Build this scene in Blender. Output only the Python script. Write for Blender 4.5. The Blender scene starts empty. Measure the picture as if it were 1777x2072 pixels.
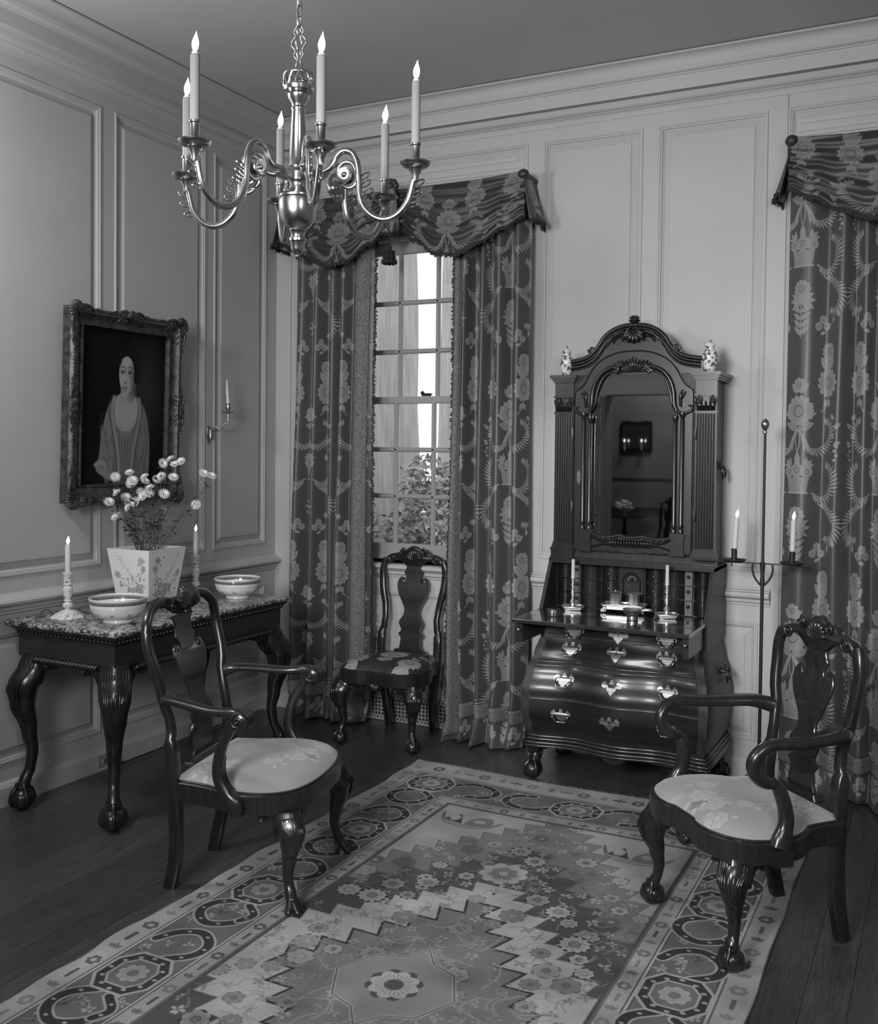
import bpy, bmesh, math, random
import numpy as np
from mathutils import Vector, Matrix, Quaternion

# ------------------------------------------------------------------ camera, sky, lights, exposure
SC = bpy.context.scene
COL = SC.collection
PI = math.pi
random.seed(7)
RNG = np.random.default_rng(11)

def make_camera():
    f, yaw, pitch, roll = 2024.6217, 0.47129, 0.027374, 0.010351
    fwd = Vector((-math.sin(yaw) * math.cos(pitch), math.cos(yaw) * math.cos(pitch), -math.sin(pitch)))
    right = Vector((math.cos(yaw), math.sin(yaw), 0))
    up = right.cross(fwd)
    r = right * math.cos(roll) + up * math.sin(roll)
    u = up * math.cos(roll) - right * math.sin(roll)
    cd = bpy.data.cameras.new('camera'); co = bpy.data.objects.new('camera', cd); COL.objects.link(co)
    m = Matrix((r, u, -fwd)).transposed().to_4x4()
    m.translation = Vector((3.51463, -4.79296, 1.52019))
    co.matrix_world = m
    cd.sensor_fit = 'HORIZONTAL'; cd.sensor_width = 36.0
    cd.lens = f / 1777 * 36
    cd.shift_x = (888.5 - 887.0893) / 1777
    cd.shift_y = (963.4486 - 1036) / 1777
    cd.clip_start = 0.05; cd.clip_end = 200
    SC.camera = co
make_camera()

world = bpy.data.worlds.new('sky'); SC.world = world; world.use_nodes = True
bg = world.node_tree.nodes['Background']
bg.inputs['Color'].default_value = (1, 1, 1, 1); bg.inputs['Strength'].default_value = 1.2

def area(name, loc, target, sx, sy, power, spread=180):
    ld = bpy.data.lights.new(name, 'AREA'); ld.shape = 'RECTANGLE'; ld.size = sx; ld.size_y = sy
    ld.energy = power; ld.color = (1, 1, 1); ld.spread = math.radians(spread)
    lo = bpy.data.objects.new(name, ld); COL.objects.link(lo); lo.location = loc
    lo.rotation_euler = (Vector(target) - Vector(loc)).to_track_quat('-Z', 'Y').to_euler()
    return lo
# flood lamps of the photographer, out of view
def bare_lamp(name, loc, r, power):
    ld = bpy.data.lights.new(name, 'POINT'); ld.energy = power; ld.shadow_soft_size = r; ld.color = (1, 1, 1)
    lo = bpy.data.objects.new(name, ld); COL.objects.link(lo); lo.location = loc
bare_lamp('bare_lamp', (0.52, -2.95, 2.50), 0.14, 62)
area('flood_lamp', (2.40, -5.70, 2.20), (2.2, 0.0, 1.05), 0.9, 0.9, 36, 70)
area('flood_lamp', (4.25, -4.40, 2.30), (2.6, 0.0, 0.9), 0.8, 0.8, 13, 100)

vs = SC.view_settings
vs.view_transform = 'Standard'; vs.look = 'None'; vs.exposure = 0.0; vs.gamma = 1.0; vs.use_curve_mapping = False

# ------------------------------------------------------------------ mesh helpers
def V(*a): return Vector(a)

class MB:
    """Collects pieces of geometry; build() links them as one mesh object."""
    def __init__(s): s.v = []; s.f = []; s.uv = {}
    def add(s, verts, faces, uvs=None):
        b = len(s.v); s.v.extend([tuple(p) for p in verts])
        for i, f in enumerate(faces):
            s.f.append(tuple(b + k for k in f))
            if uvs is not None: s.uv[len(s.f) - 1] = [uvs[k] for k in f]
        return s
    def box(s, c, d, rot=0.0):
        cx, cy, cz = c; a, b, h = d[0] / 2, d[1] / 2, d[2] / 2
        cr, sr = math.cos(rot), math.sin(rot)
        vs_ = []
        for z in (-h, h):
            for x, y in ((-a, -b), (a, -b), (a, b), (-a, b)):
                vs_.append((cx + x * cr - y * sr, cy + x * sr + y * cr, cz + z))
        return s.add(vs_, [(0, 3, 2, 1), (4, 5, 6, 7), (0, 1, 5, 4), (1, 2, 6, 5), (2, 3, 7, 6), (3, 0, 4, 7)])
    def bb(s, x0, x1, y0, y1, z0, z1):
        return s.box(((x0 + x1) / 2, (y0 + y1) / 2, (z0 + z1) / 2), (abs(x1 - x0), abs(y1 - y0), abs(z1 - z0)))
    def lathe(s, prof, o=(0, 0, 0), n=24, axis=None, squash=None, caps=True):
        """prof: list of (radius, height). axis: direction of the height (default z)."""
        ax = Vector(axis).normalized() if axis else Vector((0, 0, 1))
        q = Vector((0, 0, 1)).rotation_difference(ax)
        o = Vector(o); vs_ = []; fs = []
        sq = squash or (lambda a: 1.0)
        for r, h in prof:
            for k in range(n):
                a = 2 * PI * k / n
                p = q @ Vector((r * math.cos(a) * sq(a), r * math.sin(a) * sq(a), h))
                vs_.append(o + p)
        for i in range(len(prof) - 1):
            for k in range(n):
                k2 = (k + 1) % n
                fs.append((i * n + k, i * n + k2, (i + 1) * n + k2, (i + 1) * n + k))
        if caps:
            if prof[0][0] > 1e-5: fs.append(tuple(range(n - 1, -1, -1)))
            if prof[-1][0] > 1e-5: fs.append(tuple((len(prof) - 1) * n + k for k in range(n)))
        return s.add(vs_, fs)
    def sphere(s, c, r, n=12, m=8):
        r = (r, r, r) if not hasattr(r, '__len__') else r
        vs_ = []; fs = []
        for i in range(m + 1):
            t = PI * i / m
            for k in range(n):
                a = 2 * PI * k / n
                vs_.append((c[0] + r[0] * math.sin(t) * math.cos(a), c[1] + r[1] * math.sin(t) * math.sin(a), c[2] - r[2] * math.cos(t)))
        for i in range(m):
            for k in range(n):
                k2 = (k + 1) % n
                fs.append((i * n + k, i * n + k2, (i + 1) * n + k2, (i + 1) * n + k))
        return s.add(vs_, fs)
    def sweep(s, path, sec, side=None, caps=True, closed=False):
        """path: list of points; sec(i, t) -> list of (a, b) offsets along (side, normal); side: fixed side vector or list."""
        P = [Vector(p) for p in path]; n = len(P); vs_ = []; fs = []
        prev = None
        m = None
        for i in range(n):
            if closed: t = (P[(i + 1) % n] - P[i - 1])
            else: t = P[min(i + 1, n - 1)] - P[max(i - 1, 0)]
            if t.length < 1e-9: t = Vector((0, 0, 1))
            t.normalize()
            if side is not None:
                sd = Vector(side[i] if isinstance(side, list) else side)
                sd = (sd - t * sd.dot(t))
                sd.normalize()
            else:
                if prev is None:
                    h = Vector((0, 0, 1)) if abs(t.z) < 0.9 else Vector((1, 0, 0))
                    sd = t.cross(h).normalized()
                else:
                    sd = prev - t * prev.dot(t); sd.normalize()
                prev = sd
            nr = sd.cross(t).normalized()
            q = sec(i, i / (n - 1) if n > 1 else 0)
            m = len(q)
            for a, b in q: vs_.append(P[i] + sd * a + nr * b)
        last = n if closed else n - 1
        for i in range(last):
            j = (i + 1) % n
            for k in range(m):
                k2 = (k + 1) % m
                fs.append((i * m + k, i * m + k2, j * m + k2, j * m + k))
        if caps and not closed:
            fs.append(tuple(range(m - 1, -1, -1))); fs.append(tuple((n - 1) * m + k for k in range(m)))
        return s.add(vs_, fs)
    def tube(s, path, r, n=8, side=None, closed=False):
        rr = r if callable(r) else (lambda t: r)
        c = [(math.cos(2 * PI * k / n), math.sin(2 * PI * k / n)) for k in range(n)]
        return s.sweep(path, lambda i, t: [(rr(t) * a, rr(t) * b) for a, b in c], side=side, closed=closed)
    def grid(s, fn, nu, nv, wu=False, wv=False, uv=None):
        vs_ = [fn(i / (nu if wu else nu - 1), j / (nv if wv else nv - 1)) for i in range(nu) for j in range(nv)]
        uvs = None
        if uv is not None:
            uvs = [uv(i / (nu - 1), j / (nv - 1)) for i in range(nu) for j in range(nv)]
        fs = []
        for i in range(nu if wu else nu - 1):
            for j in range(nv if wv else nv - 1):
                i2, j2 = (i + 1) % nu, (j + 1) % nv
                fs.append((i * nv + j, i2 * nv + j, i2 * nv + j2, i * nv + j2))
        return s.add(vs_, fs, uvs)
    def plate(s, outline, d0, d1, fn, bev=0.0):
        """closed outline of (a, b); fn(a, b, d) -> point. Sides between depth d0 and d1, optional rim inset."""
        n = len(outline); O = [Vector((a, b)) for a, b in outline]
        def inset(e):
            out = []
            for i in range(n):
                p, a, b = O[i], O[i - 1], O[(i + 1) % n]
                e1 = (p - a); e2 = (b - p)
                n1 = Vector((e1.y, -e1.x)); n2 = Vector((e2.y, -e2.x))
                if n1.length > 1e-9: n1.normalize()
                if n2.length > 1e-9: n2.normalize()
                nn = n1 + n2
                if nn.length > 1e-6: nn.normalize()
                out.append(p - nn * e * sgn)
            return out
        ar = sum(O[i].x * O[(i + 1) % n].y - O[(i + 1) % n].x * O[i].y for i in range(n))
        sgn = 1 if ar > 0 else -1
        rings = [(0, d0), (0, d1)]
        if bev: rings = [(bev, d0), (0, d0 + (bev if d1 > d0 else -bev)), (0, d1 - (bev if d1 > d0 else -bev)), (bev, d1)]
        vs_ = []; fs = []
        for e, d in rings:
            for p in (inset(e) if e else O): vs_.append(fn(p.x, p.y, d))
        m = len(rings)
        for i in range(m - 1):
            for k in range(n):
                k2 = (k + 1) % n
                fs.append((i * n + k, i * n + k2, (i + 1) * n + k2, (i + 1) * n + k))
        from mathutils.geometry import tessellate_polygon
        tri = tessellate_polygon([[Vector((p.x, p.y, 0)) for p in (inset(bev) if bev else O)]])
        for a, b, c in tri:
            fs.append((a, b, c)); fs.append(((m - 1) * n + a, (m - 1) * n + b, (m - 1) * n + c))
        return s.add(vs_, fs)
    def build(s, name, mat, parent=None, angle=38, flip=False, smooth=True, recalc=True):
        me = bpy.data.meshes.new(name); me.from_pydata(s.v, [], s.f)
        if s.uv:
            ul = me.uv_layers.new(name='uv')
            li = 0
            for pi, p in enumerate(me.polygons):
                u = s.uv.get(pi)
                for k in range(p.loop_total):
                    if u: ul.data[p.loop_start + k].uv = u[k]
        if recalc:
            bm = bmesh.new(); bm.from_mesh(me); bmesh.ops.recalc_face_normals(bm, faces=bm.faces); bm.to_mesh(me); bm.free()
        if smooth:
            me.shade_smooth(); me.set_sharp_from_angle(angle=math.radians(angle))
        if mat: me.materials.append(mat)
        o = bpy.data.objects.new(name, me); COL.objects.link(o)
        if parent: o.parent = parent
        return o

def tag(o, label=None, cat=None, group=None, kind=None):
    if label: o['label'] = label
    if cat: o['category'] = cat
    if group: o['group'] = group
    if kind: o['kind'] = kind
    return o
def thing(name, label, cat, loc=(0, 0, 0), rz=0.0, group=None, kind=None):
    o = bpy.data.objects.new(name, None); COL.objects.link(o); o.empty_display_size = 0.1
    o.location = loc; o.rotation_euler = (0, 0, rz)
    return tag(o, label, cat, group, kind)
def copy_tree(o, parent=None):
    c = o.copy(); COL.objects.link(c); c.parent = parent
    for ch in list(o.children): copy_tree(ch, c)
    return c
def share(o, name, parent, loc=(0, 0, 0), rot=(0, 0, 0), scale=(1, 1, 1)):
    c = bpy.data.objects.new(name, o.data); COL.objects.link(c); c.parent = parent
    c.location = loc; c.rotation_euler = rot; c.scale = scale
    return c
def spline(pts, n=8, closed=False):
    """Catmull-Rom through pts (tuples of any length)."""
    P = [np.array(p, float) for p in pts]; out = []
    m = len(P)
    for i in range(m if closed else m - 1):
        if closed: p0, p1, p2, p3 = P[i - 1], P[i], P[(i + 1) % m], P[(i + 2) % m]
        else:
            p1, p2 = P[i], P[i + 1]
            p0 = P[i - 1] if i > 0 else 2 * p1 - p2
            p3 = P[i + 2] if i + 2 < m else 2 * p2 - p1
        for k in range(n):
            t = k / n
            out.append(0.5 * ((2 * p1) + (-p0 + p2) * t + (2 * p0 - 5 * p1 + 4 * p2 - p3) * t * t + (-p0 + 3 * p1 - 3 * p2 + p3) * t ** 3))
    if not closed: out.append(P[-1])
    return [tuple(float(c) for c in p) for p in out]
def lerp_table(tab, x):
    if x <= tab[0][0]: return tab[0][1]
    for (a, b), (c, d) in zip(tab, tab[1:]):
        if x <= c:
            t = (x - a) / (c - a); t = t * t * (3 - 2 * t)
            return b + (d - b) * t
    return tab[-1][1]
def rsq(a, b, n=12, p=3.0):
    """rounded-rectangle section (superellipse), half sizes a, b"""
    out = []
    for k in range(n):
        t = 2 * PI * (k + 0.5) / n; c, s_ = math.cos(t), math.sin(t)
        out.append((a * math.copysign(abs(c) ** (2 / p), c), b * math.copysign(abs(s_) ** (2 / p), s_)))
    return out
def spiral(cx, cy, r0, r1, a0, turns, n=24):
    return [(cx + (r0 + (r1 - r0) * k / n) * math.cos(a0 + turns * 2 * PI * k / n), cy + (r0 + (r1 - r0) * k / n) * math.sin(a0 + turns * 2 * PI * k / n)) for k in range(n + 1)]

# ------------------------------------------------------------------ materials
def mat_base(name):
    m = bpy.data.materials.new(name); m.use_nodes = True
    nt = m.node_tree; b = nt.nodes['Principled BSDF']
    return m, nt, b
def N(nt, t, **kw):
    n = nt.nodes.new(t)
    for k, v in kw.items():
        if hasattr(n, k): setattr(n, k, v)
        else: n.inputs[k.replace('_', ' ')].default_value = v
    return n
def G(v): return (v, v, v, 1)
def ramp(nt, stops, interp='LINEAR'):
    r = nt.nodes.new('ShaderNodeValToRGB'); r.color_ramp.interpolation = interp
    e = r.color_ramp.elements
    while len(e) > 1: e.remove(e[-1])
    e[0].position = stops[0][0]; e[0].color = G(stops[0][1])
    for p, v in stops[1:]:
        x = e.new(p); x.color = G(v)
    return r
def plain(name, v, rough=0.5, metal=0.0, coat=0.0, spec=0.5, noise=0.0, nscale=30.0, bump=0.0, bscale=60.0, sheen=0.0):
    m, nt, b = mat_base(name)
    b.inputs['Base Color'].default_value = G(v); b.inputs['Roughness'].default_value = rough
    b.inputs['Metallic'].default_value = metal; b.inputs['Coat Weight'].default_value = coat
    b.inputs['Coat Roughness'].default_value = 0.12
    b.inputs['Specular IOR Level'].default_value = spec
    if sheen: b.inputs['Sheen Weight'].default_value = sheen
    tc = nt.nodes.new('ShaderNodeTexCoord')
    if noise:
        n = N(nt, 'ShaderNodeTexNoise', Scale=nscale, Detail=4.0)
        r = ramp(nt, [(0.3, v * (1 - noise)), (0.7, v * (1 + noise))])
        nt.links.new(tc.outputs['Object'], n.inputs['Vector']); nt.links.new(n.outputs['Fac'], r.inputs['Fac'])
        nt.links.new(r.outputs['Color'], b.inputs['Base Color'])
    if bump:
        n2 = N(nt, 'ShaderNodeTexNoise', Scale=bscale, Detail=3.0)
        bp = N(nt, 'ShaderNodeBump', Strength=bump, Distance=0.004)
        nt.links.new(tc.outputs['Object'], n2.inputs['Vector']); nt.links.new(n2.outputs['Fac'], bp.inputs['Height'])
        nt.links.new(bp.outputs['Normal'], b.inputs['Normal'])
    return m
def wood(name, lo, hi, scale=(6, 6, 0.7), rough=0.3, coat=0.5, rand=0.0, crough=0.12):
    m, nt, b = mat_base(name)
    tc = nt.nodes.new('ShaderNodeTexCoord'); mp = nt.nodes.new('ShaderNodeMapping')
    mp.inputs['Scale'].default_value = scale
    n = N(nt, 'ShaderNodeTexNoise', Scale=9.0, Detail=7.0, Roughness=0.65, Distortion=0.9)
    r = ramp(nt, [(0.28, lo), (0.72, hi)])
    nt.links.new(tc.outputs['Object'], mp.inputs['Vector']); nt.links.new(mp.outputs['Vector'], n.inputs['Vector'])
    nt.links.new(n.outputs['Fac'], r.inputs['Fac'])
    if rand:
        oi = nt.nodes.new('ShaderNodeObjectInfo')
        mr = N(nt, 'ShaderNodeMapRange'); mr.inputs['To Min'].default_value = 1 - rand; mr.inputs['To Max'].default_value = 1 + rand
        mx = nt.nodes.new('ShaderNodeVectorMath'); mx.operation = 'SCALE'
        av = nt.nodes.new('ShaderNodeVectorMath'); av.operation = 'ADD'
        cx = nt.nodes.new('ShaderNodeCombineXYZ')
        ml = nt.nodes.new('ShaderNodeMath'); ml.operation = 'MULTIPLY'; ml.inputs[1].default_value = 37.0
        nt.links.new(oi.outputs['Random'], ml.inputs[0])
        nt.links.new(ml.outputs[0], cx.inputs['X']); nt.links.new(ml.outputs[0], cx.inputs['Y'])
        nt.links.new(mp.outputs['Vector'], av.inputs[0]); nt.links.new(cx.outputs[0], av.inputs[1])
        nt.links.new(av.outputs[0], n.inputs['Vector'])
        nt.links.new(oi.outputs['Random'], mr.inputs['Value'])
        nt.links.new(r.outputs['Color'], mx.inputs[0]); nt.links.new(mr.outputs['Result'], mx.inputs['Scale'])
        nt.links.new(mx.outputs['Vector'], b.inputs['Base Color'])
    else:
        nt.links.new(r.outputs['Color'], b.inputs['Base Color'])
    b.inputs['Roughness'].default_value = rough; b.inputs['Coat Weight'].default_value = coat
    b.inputs['Coat Roughness'].default_value = crough
    return m
def emissive(name, v, strength):
    m, nt, b = mat_base(name)
    b.inputs['Base Color'].default_value = G(v); b.inputs['Emission Color'].default_value = G(1)
    b.inputs['Emission Strength'].default_value = strength
    return m
def canvas_mat(name, arr, rough=0.7, size=None, uvmap=True, bump=0.0, sheen=0.0, coat=0.0, gloss_arr=None, interp='Linear'):
    """material whose colour is a pattern computed below and laid out by the object's own uv"""
    h, w = arr.shape
    im = bpy.data.images.new(name, w, h, float_buffer=False); im.colorspace_settings.name = 'Non-Color'
    px = np.ones((h, w, 4), np.float32); px[..., :3] = np.clip(arr, 0, 1)[..., None]
    im.pixels.foreach_set(px.ravel()); im.pack()
    m, nt, b = mat_base(name)
    ti = nt.nodes.new('ShaderNodeTexImage'); ti.image = im; ti.extension = 'REPEAT'; ti.interpolation = interp
    uvn = nt.nodes.new('ShaderNodeUVMap'); uvn.uv_map = 'uv'
    nt.links.new(uvn.outputs['UV'], ti.inputs['Vector'])
    nt.links.new(ti.outputs['Color'], b.inputs['Base Color'])
    b.inputs['Roughness'].default_value = rough; b.inputs['Coat Weight'].default_value = coat
    if sheen: b.inputs['Sheen Weight'].default_value = sheen
    if gloss_arr is not None:
        mr = N(nt, 'ShaderNodeMapRange'); mr.inputs['From Min'].default_value = gloss_arr[0]; mr.inputs['From Max'].default_value = gloss_arr[1]
        mr.inputs['To Min'].default_value = gloss_arr[2]; mr.inputs['To Max'].default_value = gloss_arr[3]
        nt.links.new(ti.outputs['Color'], mr.inputs['Value']); nt.links.new(mr.outputs['Result'], b.inputs['Roughness'])
    if bump:
        bp = N(nt, 'ShaderNodeBump', Strength=bump, Distance=0.002)
        nt.links.new(ti.outputs['Color'], bp.inputs['Height']); nt.links.new(bp.outputs['Normal'], b.inputs['Normal'])
    return m

MAT = {}
MAT['paint'] = plain('painted_panelling', 0.44, 0.7, spec=0.3, noise=0.04, nscale=2.5, bump=0.04, bscale=120)
MAT['ceiling'] = plain('ceiling_plaster', 0.46, 0.8, noise=0.05, nscale=2.0)
MAT['floor'] = wood('oak_plank', 0.020, 0.090, (26, 1.1, 26), rough=0.34, coat=0.25, rand=0.16, crough=0.2)
MAT['floor_gap'] = plain('plank_gap', 0.012, 0.8)
MAT['mahogany'] = wood('dark_mahogany', 0.006, 0.018, (5, 5, 0.8), rough=0.30, coat=0.15, crough=0.10)
MAT['mahogany_h'] = wood('dark_mahogany_board', 0.008, 0.024, (0.8, 5, 5), rough=0.30, coat=0.15, crough=0.10)
MAT['walnut'] = wood('carved_walnut', 0.007, 0.020, (5, 5, 0.8), rough=0.28, coat=0.35, crough=0.15)
MAT['brass'] = plain('polished_brass', 0.52, 0.22, metal=1.0)
MAT['oldbrass'] = plain('worn_brass', 0.42, 0.38, metal=1.0, noise=0.2, nscale=60)
MAT['silver'] = plain('polished_silver', 0.85, 0.30, metal=1.0)
MAT['darkbrass'] = plain('darkened_brass', 0.12, 0.4, metal=1.0)
MAT['iron'] = plain('wrought_iron', 0.016, 0.5, metal=0.3)
MAT['wax'] = plain('candle_wax', 0.46, 0.5, spec=0.3)
MAT['flame'] = emissive('flame_bulb', 0.9, 2.2)
MAT['china'] = plain('white_porcelain', 0.68, 0.2, coat=0.4)
MAT['black'] = plain('black_rubber', 0.01, 0.5)
MAT['mirror'] = plain('mirror_glass', 0.62, 0.02, metal=1.0)
MAT['dark_void'] = plain('dark_interior', 0.01, 0.9)

# ------------------------------------------------------------------ the room
CEIL = 3.35
XR, YR = 4.55, -6.2
BAY = 0.03
RINGS = [(0, 0.0), (0.003, 0.006), (0.010, 0.006), (0.012, 0.001), (0.019, 0.001), (0.022, -0.007), (0.030, -0.012), (0.032, -0.015),
         (0.060, -0.004), (0.0602, 0.0005), (0.064, 0.0015)]
def on_back(a, d, z): return (a, -d, z)
def on_bay(a, d, z): return (a, BAY - d, z)
def on_left(a, d, z): return (d, a, z)
def on_right(a, d, z): return (XR - d, a, z)
def on_rear(a, d, z): return (a, YR + d, z)
def panel(a0, a1, z0, z1, fn, parent, rings=RINGS):
    mb = MB(); vs_ = []; fs = []
    for i, d in rings:
        i = min(i, (a1 - a0) / 2.05, (z1 - z0) / 2.05)
        vs_ += [fn(a0 + i, d, z0 + i), fn(a1 - i, d, z0 + i), fn(a1 - i, d, z1 - i), fn(a0 + i, d, z1 - i)]
    for k in range(len(rings) - 1):
        for j in range(4):
            j2 = (j + 1) % 4
            fs.append((k * 4 + j, k * 4 + j2, k * 4 + 4 + j2, k * 4 + 4 + j))
    b = (len(rings) - 1) * 4; fs.append((b, b + 1, b + 2, b + 3))
    return mb.add(vs_, fs).build('panel', MAT['paint'], parent, smooth=False)
def wall_cells(name, a0, a1, z0, z1, holes, fn, thick=0.12):
    """flat wall with rectangular holes, a real slab"""
    A = sorted({a0, a1} | {v for h in holes for v in h[:2] if a0 < v < a1}); Z = sorted({z0, z1} | {v for h in holes for v in h[2:] if z0 < v < z1})
    mb = MB()
    for i in range(len(A) - 1):
        for j in range(len(Z) - 1):
            ca, cz = (A[i] + A[i + 1]) / 2, (Z[j] + Z[j + 1]) / 2
            if any(h[0] < ca < h[1] and h[2] < cz < h[3] for h in holes): continue
            mb.add([fn(A[i], 0, Z[j]), fn(A[i + 1], 0, Z[j]), fn(A[i + 1], 0, Z[j + 1]), fn(A[i], 0, Z[j + 1])], [(0, 1, 2, 3)])
    o = mb.build(name, MAT['paint'], None, smooth=False)
    return tag(o, kind='structure')
PT, PB, LT, LB = 3.08, 0.963, 0.73, 0.174

# back wall: window bay, two tall panels, second window bay
BX0, BX1 = 0.30, 1.48
W2 = 3.518 - 0.889
upper = [(1.652, 2.168, PB, PT), (2.241, 2.750, PB, PT)]
lower = [(1.652, 2.168, LB, LT), (2.241, 2.746, LB, LT)]
over = [(0.206, 1.572, 2.942, 3.086), (2.835, 4.201, 2.942, 3.086)]
bays = [(BX0, BX1, 0.0, 2.90), (BX0 + W2, BX1 + W2, 0.0, 2.90)]
wall_back = wall_cells('wall_back', 0, XR, 0, CEIL, upper + lower + over + bays, on_back)
for r in upper + lower: panel(*r, on_back, wall_back)
for r in over: panel(*r, on_back, wall_back)
m = MB()
for k, x in enumerate((0.105, 2.835, )): m.bb(x - 0.0015, x + 0.0015, -0.0015, 0.0, 0.0, 3.14)
m.build('seam', plain('joint_line', 0.16, 0.7), wall_back, smooth=False)
# shaped end-strip (pilaster) beside the second window and by the corner
m = MB()
for x0, x1 in ((0.0, 0.10), (2.80, 2.835)):
    pass

def window_bay(n, ox):
    """window in its bay: reveal, sashes of nine panes, stool and dado below"""
    gx0, gx1 = 0.536 + ox, 1.241 + ox
    wx0, wx1, wz0, wz1 = 0.492 + ox, 1.285 + ox, 0.905, 2.665
    lp = (0.44 + ox, 1.34 + ox, 0.20, LT)
    wb = wall_cells('wall_back_bay', BX0 + ox, BX1 + ox, 0, 2.90, [(wx0, wx1, wz0, wz1), lp], on_bay)
    panel(*lp, on_bay, wb)
    mb = MB()
    mb.bb(BX0 + ox - 0.012, BX0 + ox, 0, BAY + 0.002, 0, 2.90); mb.bb(BX1 + ox, BX1 + ox + 0.012, 0, BAY + 0.002, 0, 2.90); mb.bb(BX0 + ox, BX1 + ox, 0, BAY, 2.90, 2.912)
    # reveal of the opening, back to the sash
    y0, y1 = BAY, 0.22
    mb.bb(wx0 - 0.02, wx0, y0, y1, wz0 - .02, wz1 + .02); mb.bb(wx1, wx1 + 0.02, y0, y1, wz0 - .02, wz1 + .02)
    mb.bb(wx0, wx1, y0, y1, wz1, wz1 + .02); mb.bb(wx0, wx1, y0, y1, wz0 - .02, wz0)
    # inner casing moulding round the opening
    for a, b in ((0.05, 0.012), (0.02, 0.02)):
        mb.bb(wx0 - a, wx0, BAY - b, BAY, wz0, wz1 + a); mb.bb(wx1, wx1 + a, BAY - b, BAY, wz0, wz1 + a); mb.bb(wx0, wx1, BAY - b, BAY, wz1, wz1 + a)
    mb.build('window_reveal', MAT['paint'], wb, smooth=False)
    win = thing('window_%d' % n, None, None, (0, 0, 0), kind='structure')
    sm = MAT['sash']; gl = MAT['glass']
    def sash(name, y, za, zb, zmunt, bot, top):
        mb = MB(); d = 0.034
        mb.bb(wx0, gx0, y, y + d, za, zb); mb.bb(gx1, wx1, y, y + d, za, zb)
        mb.bb(gx0, gx1, y, y + d, za, za + bot); mb.bb(gx0, gx1, y, y + d, zb - top, zb)
        w = (gx1 - gx0) / 3
        def bar(vert, c, lo, hi):
            # moulded glazing bar: a nose towards the room and a rebate behind
            pts = [(-0.013, 0.010), (-0.013, 0.018), (-0.006, 0.030), (0.006, 0.030), (0.013, 0.018), (0.013, 0.010), (0.005, 0.0), (-0.005, 0.0)]
            vs_ = []
            for e in (lo, hi):
                for a, b in pts:
                    vs_.append((c + a, y + b, e) if vert else (e, y + b, c + a))
            k = len(pts)
            mb.add(vs_, [(i, (i + 1) % k, k + (i + 1) % k, k + i) for i in range(k)])
        xs = [gx0 + w, gx0 + 2 * w]
        for x in xs: bar(True, x, za + bot, zb - top)
        for z in zmunt: bar(False, z, gx0, gx1)
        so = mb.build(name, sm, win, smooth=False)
        X = [gx0] + xs + [gx1]; Z = [za + bot] + zmunt + [zb - top]
        for i in range(3):
            for j in range(3):
                p = MB().bb(X[i], X[i + 1], y + 0.018, y + 0.021, Z[j], Z[j + 1]).build('pane', gl, so, smooth=False)
    sash('lower_sash', 0.058, wz0, 1.806, [1.254, 1.513], 0.085, 0.036)
    sash('upper_sash', 0.098, 1.770, wz1, [2.059, 2.330], 0.036, 0.062)
    # sash fastener on the meeting rail
    mb = MB(); mb.box((0.955 + ox, 0.075, 1.812), (0.05, 0.02, 0.008)); mb.sphere((0.935 + ox, 0.068, 1.825), 0.011); mb.tube([(0.945 + ox, 0.068, 1.82), (0.975 + ox, 0.07, 1.82), (0.99 + ox, 0.08, 1.817)], 0.004)
    mb.build('sash_lock', MAT['iron'], win)
    # stool and moulded apron (the dado rail carried under the window)
    prof = [(0, 0.805), (0.008, 0.808), (0.012, 0.82), (0.022, 0.828), (0.024, 0.842), (0.036, 0.852), (0.05, 0.862), (0.05, 0.874), (0.04, 0.882), (-0.06, 0.888), (-0.06, 0.905), (-0.19, 0.905)]
    mb = MB(); vs_ = []
    for x in (BX0 + ox, BX1 + ox):
        for p, z in prof: vs_.append((x, BAY - p, z))
    k = len(prof)
    mb.add(vs_, [(i, i + 1, k + i + 1, k + i) for i in range(k - 1)])
    mb.build('window_stool', MAT['paint'], win, smooth=False)
    # cast-metal heating grille in the skirting below
    gr = MB(); gx, gz0, gz1 = (0.42 + ox, 1.36 + ox), 0.028, 0.132
    nx, nz = 44, 5
    px, pz = (gx[1] - gx[0]) / nx, (gz1 - gz0) / nz
    for i in range(nx + 1): gr.bb(gx[0] + i * px - 0.0035, gx[0] + i * px + 0.0035, BAY - 0.012, BAY - 0.006, gz0 - .012, gz1 + .012)
    for j in range(nz + 1): gr.bb(gx[0] - .01, gx[1] + .01, BAY - 0.0115, BAY - 0.0065, gz0 + j * pz - 0.0035, gz0 + j * pz + 0.0035)
    gr.bb(BX0 + ox, gx[0], BAY - .012, BAY, 0, 0.15); gr.bb(gx[1], BX1 + ox, BAY - .012, BAY, 0, .15); gr.bb(gx[0], gx[1], BAY - .012, BAY - .005, 0.003, gz0 - .004); gr.bb(gx[0], gx[1], BAY - .012, BAY - .005, gz1 + .004, 0.155)
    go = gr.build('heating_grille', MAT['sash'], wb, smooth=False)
    bk = MB().bb(gx[0], gx[1], BAY - 0.003, BAY - 0.001, gz0 - .01, gz1 + .01).build('grille_back', MAT['dark_void'], go, smooth=False)
MAT['sash'] = plain('shaded_sash_paint', 0.27, 0.5)  # shade of the backlit window recess mixed into the sash colour
mg, nt, b = mat_base('window_glass')
tr = nt.nodes.new('ShaderNodeBsdfTransparent'); gs = nt.nodes.new('ShaderNodeBsdfGlossy'); gs.inputs['Roughness'].default_value = 0.02
fr = N(nt, 'ShaderNodeFresnel', IOR=1.45); mx = nt.nodes.new('ShaderNodeMixShader')
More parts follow.
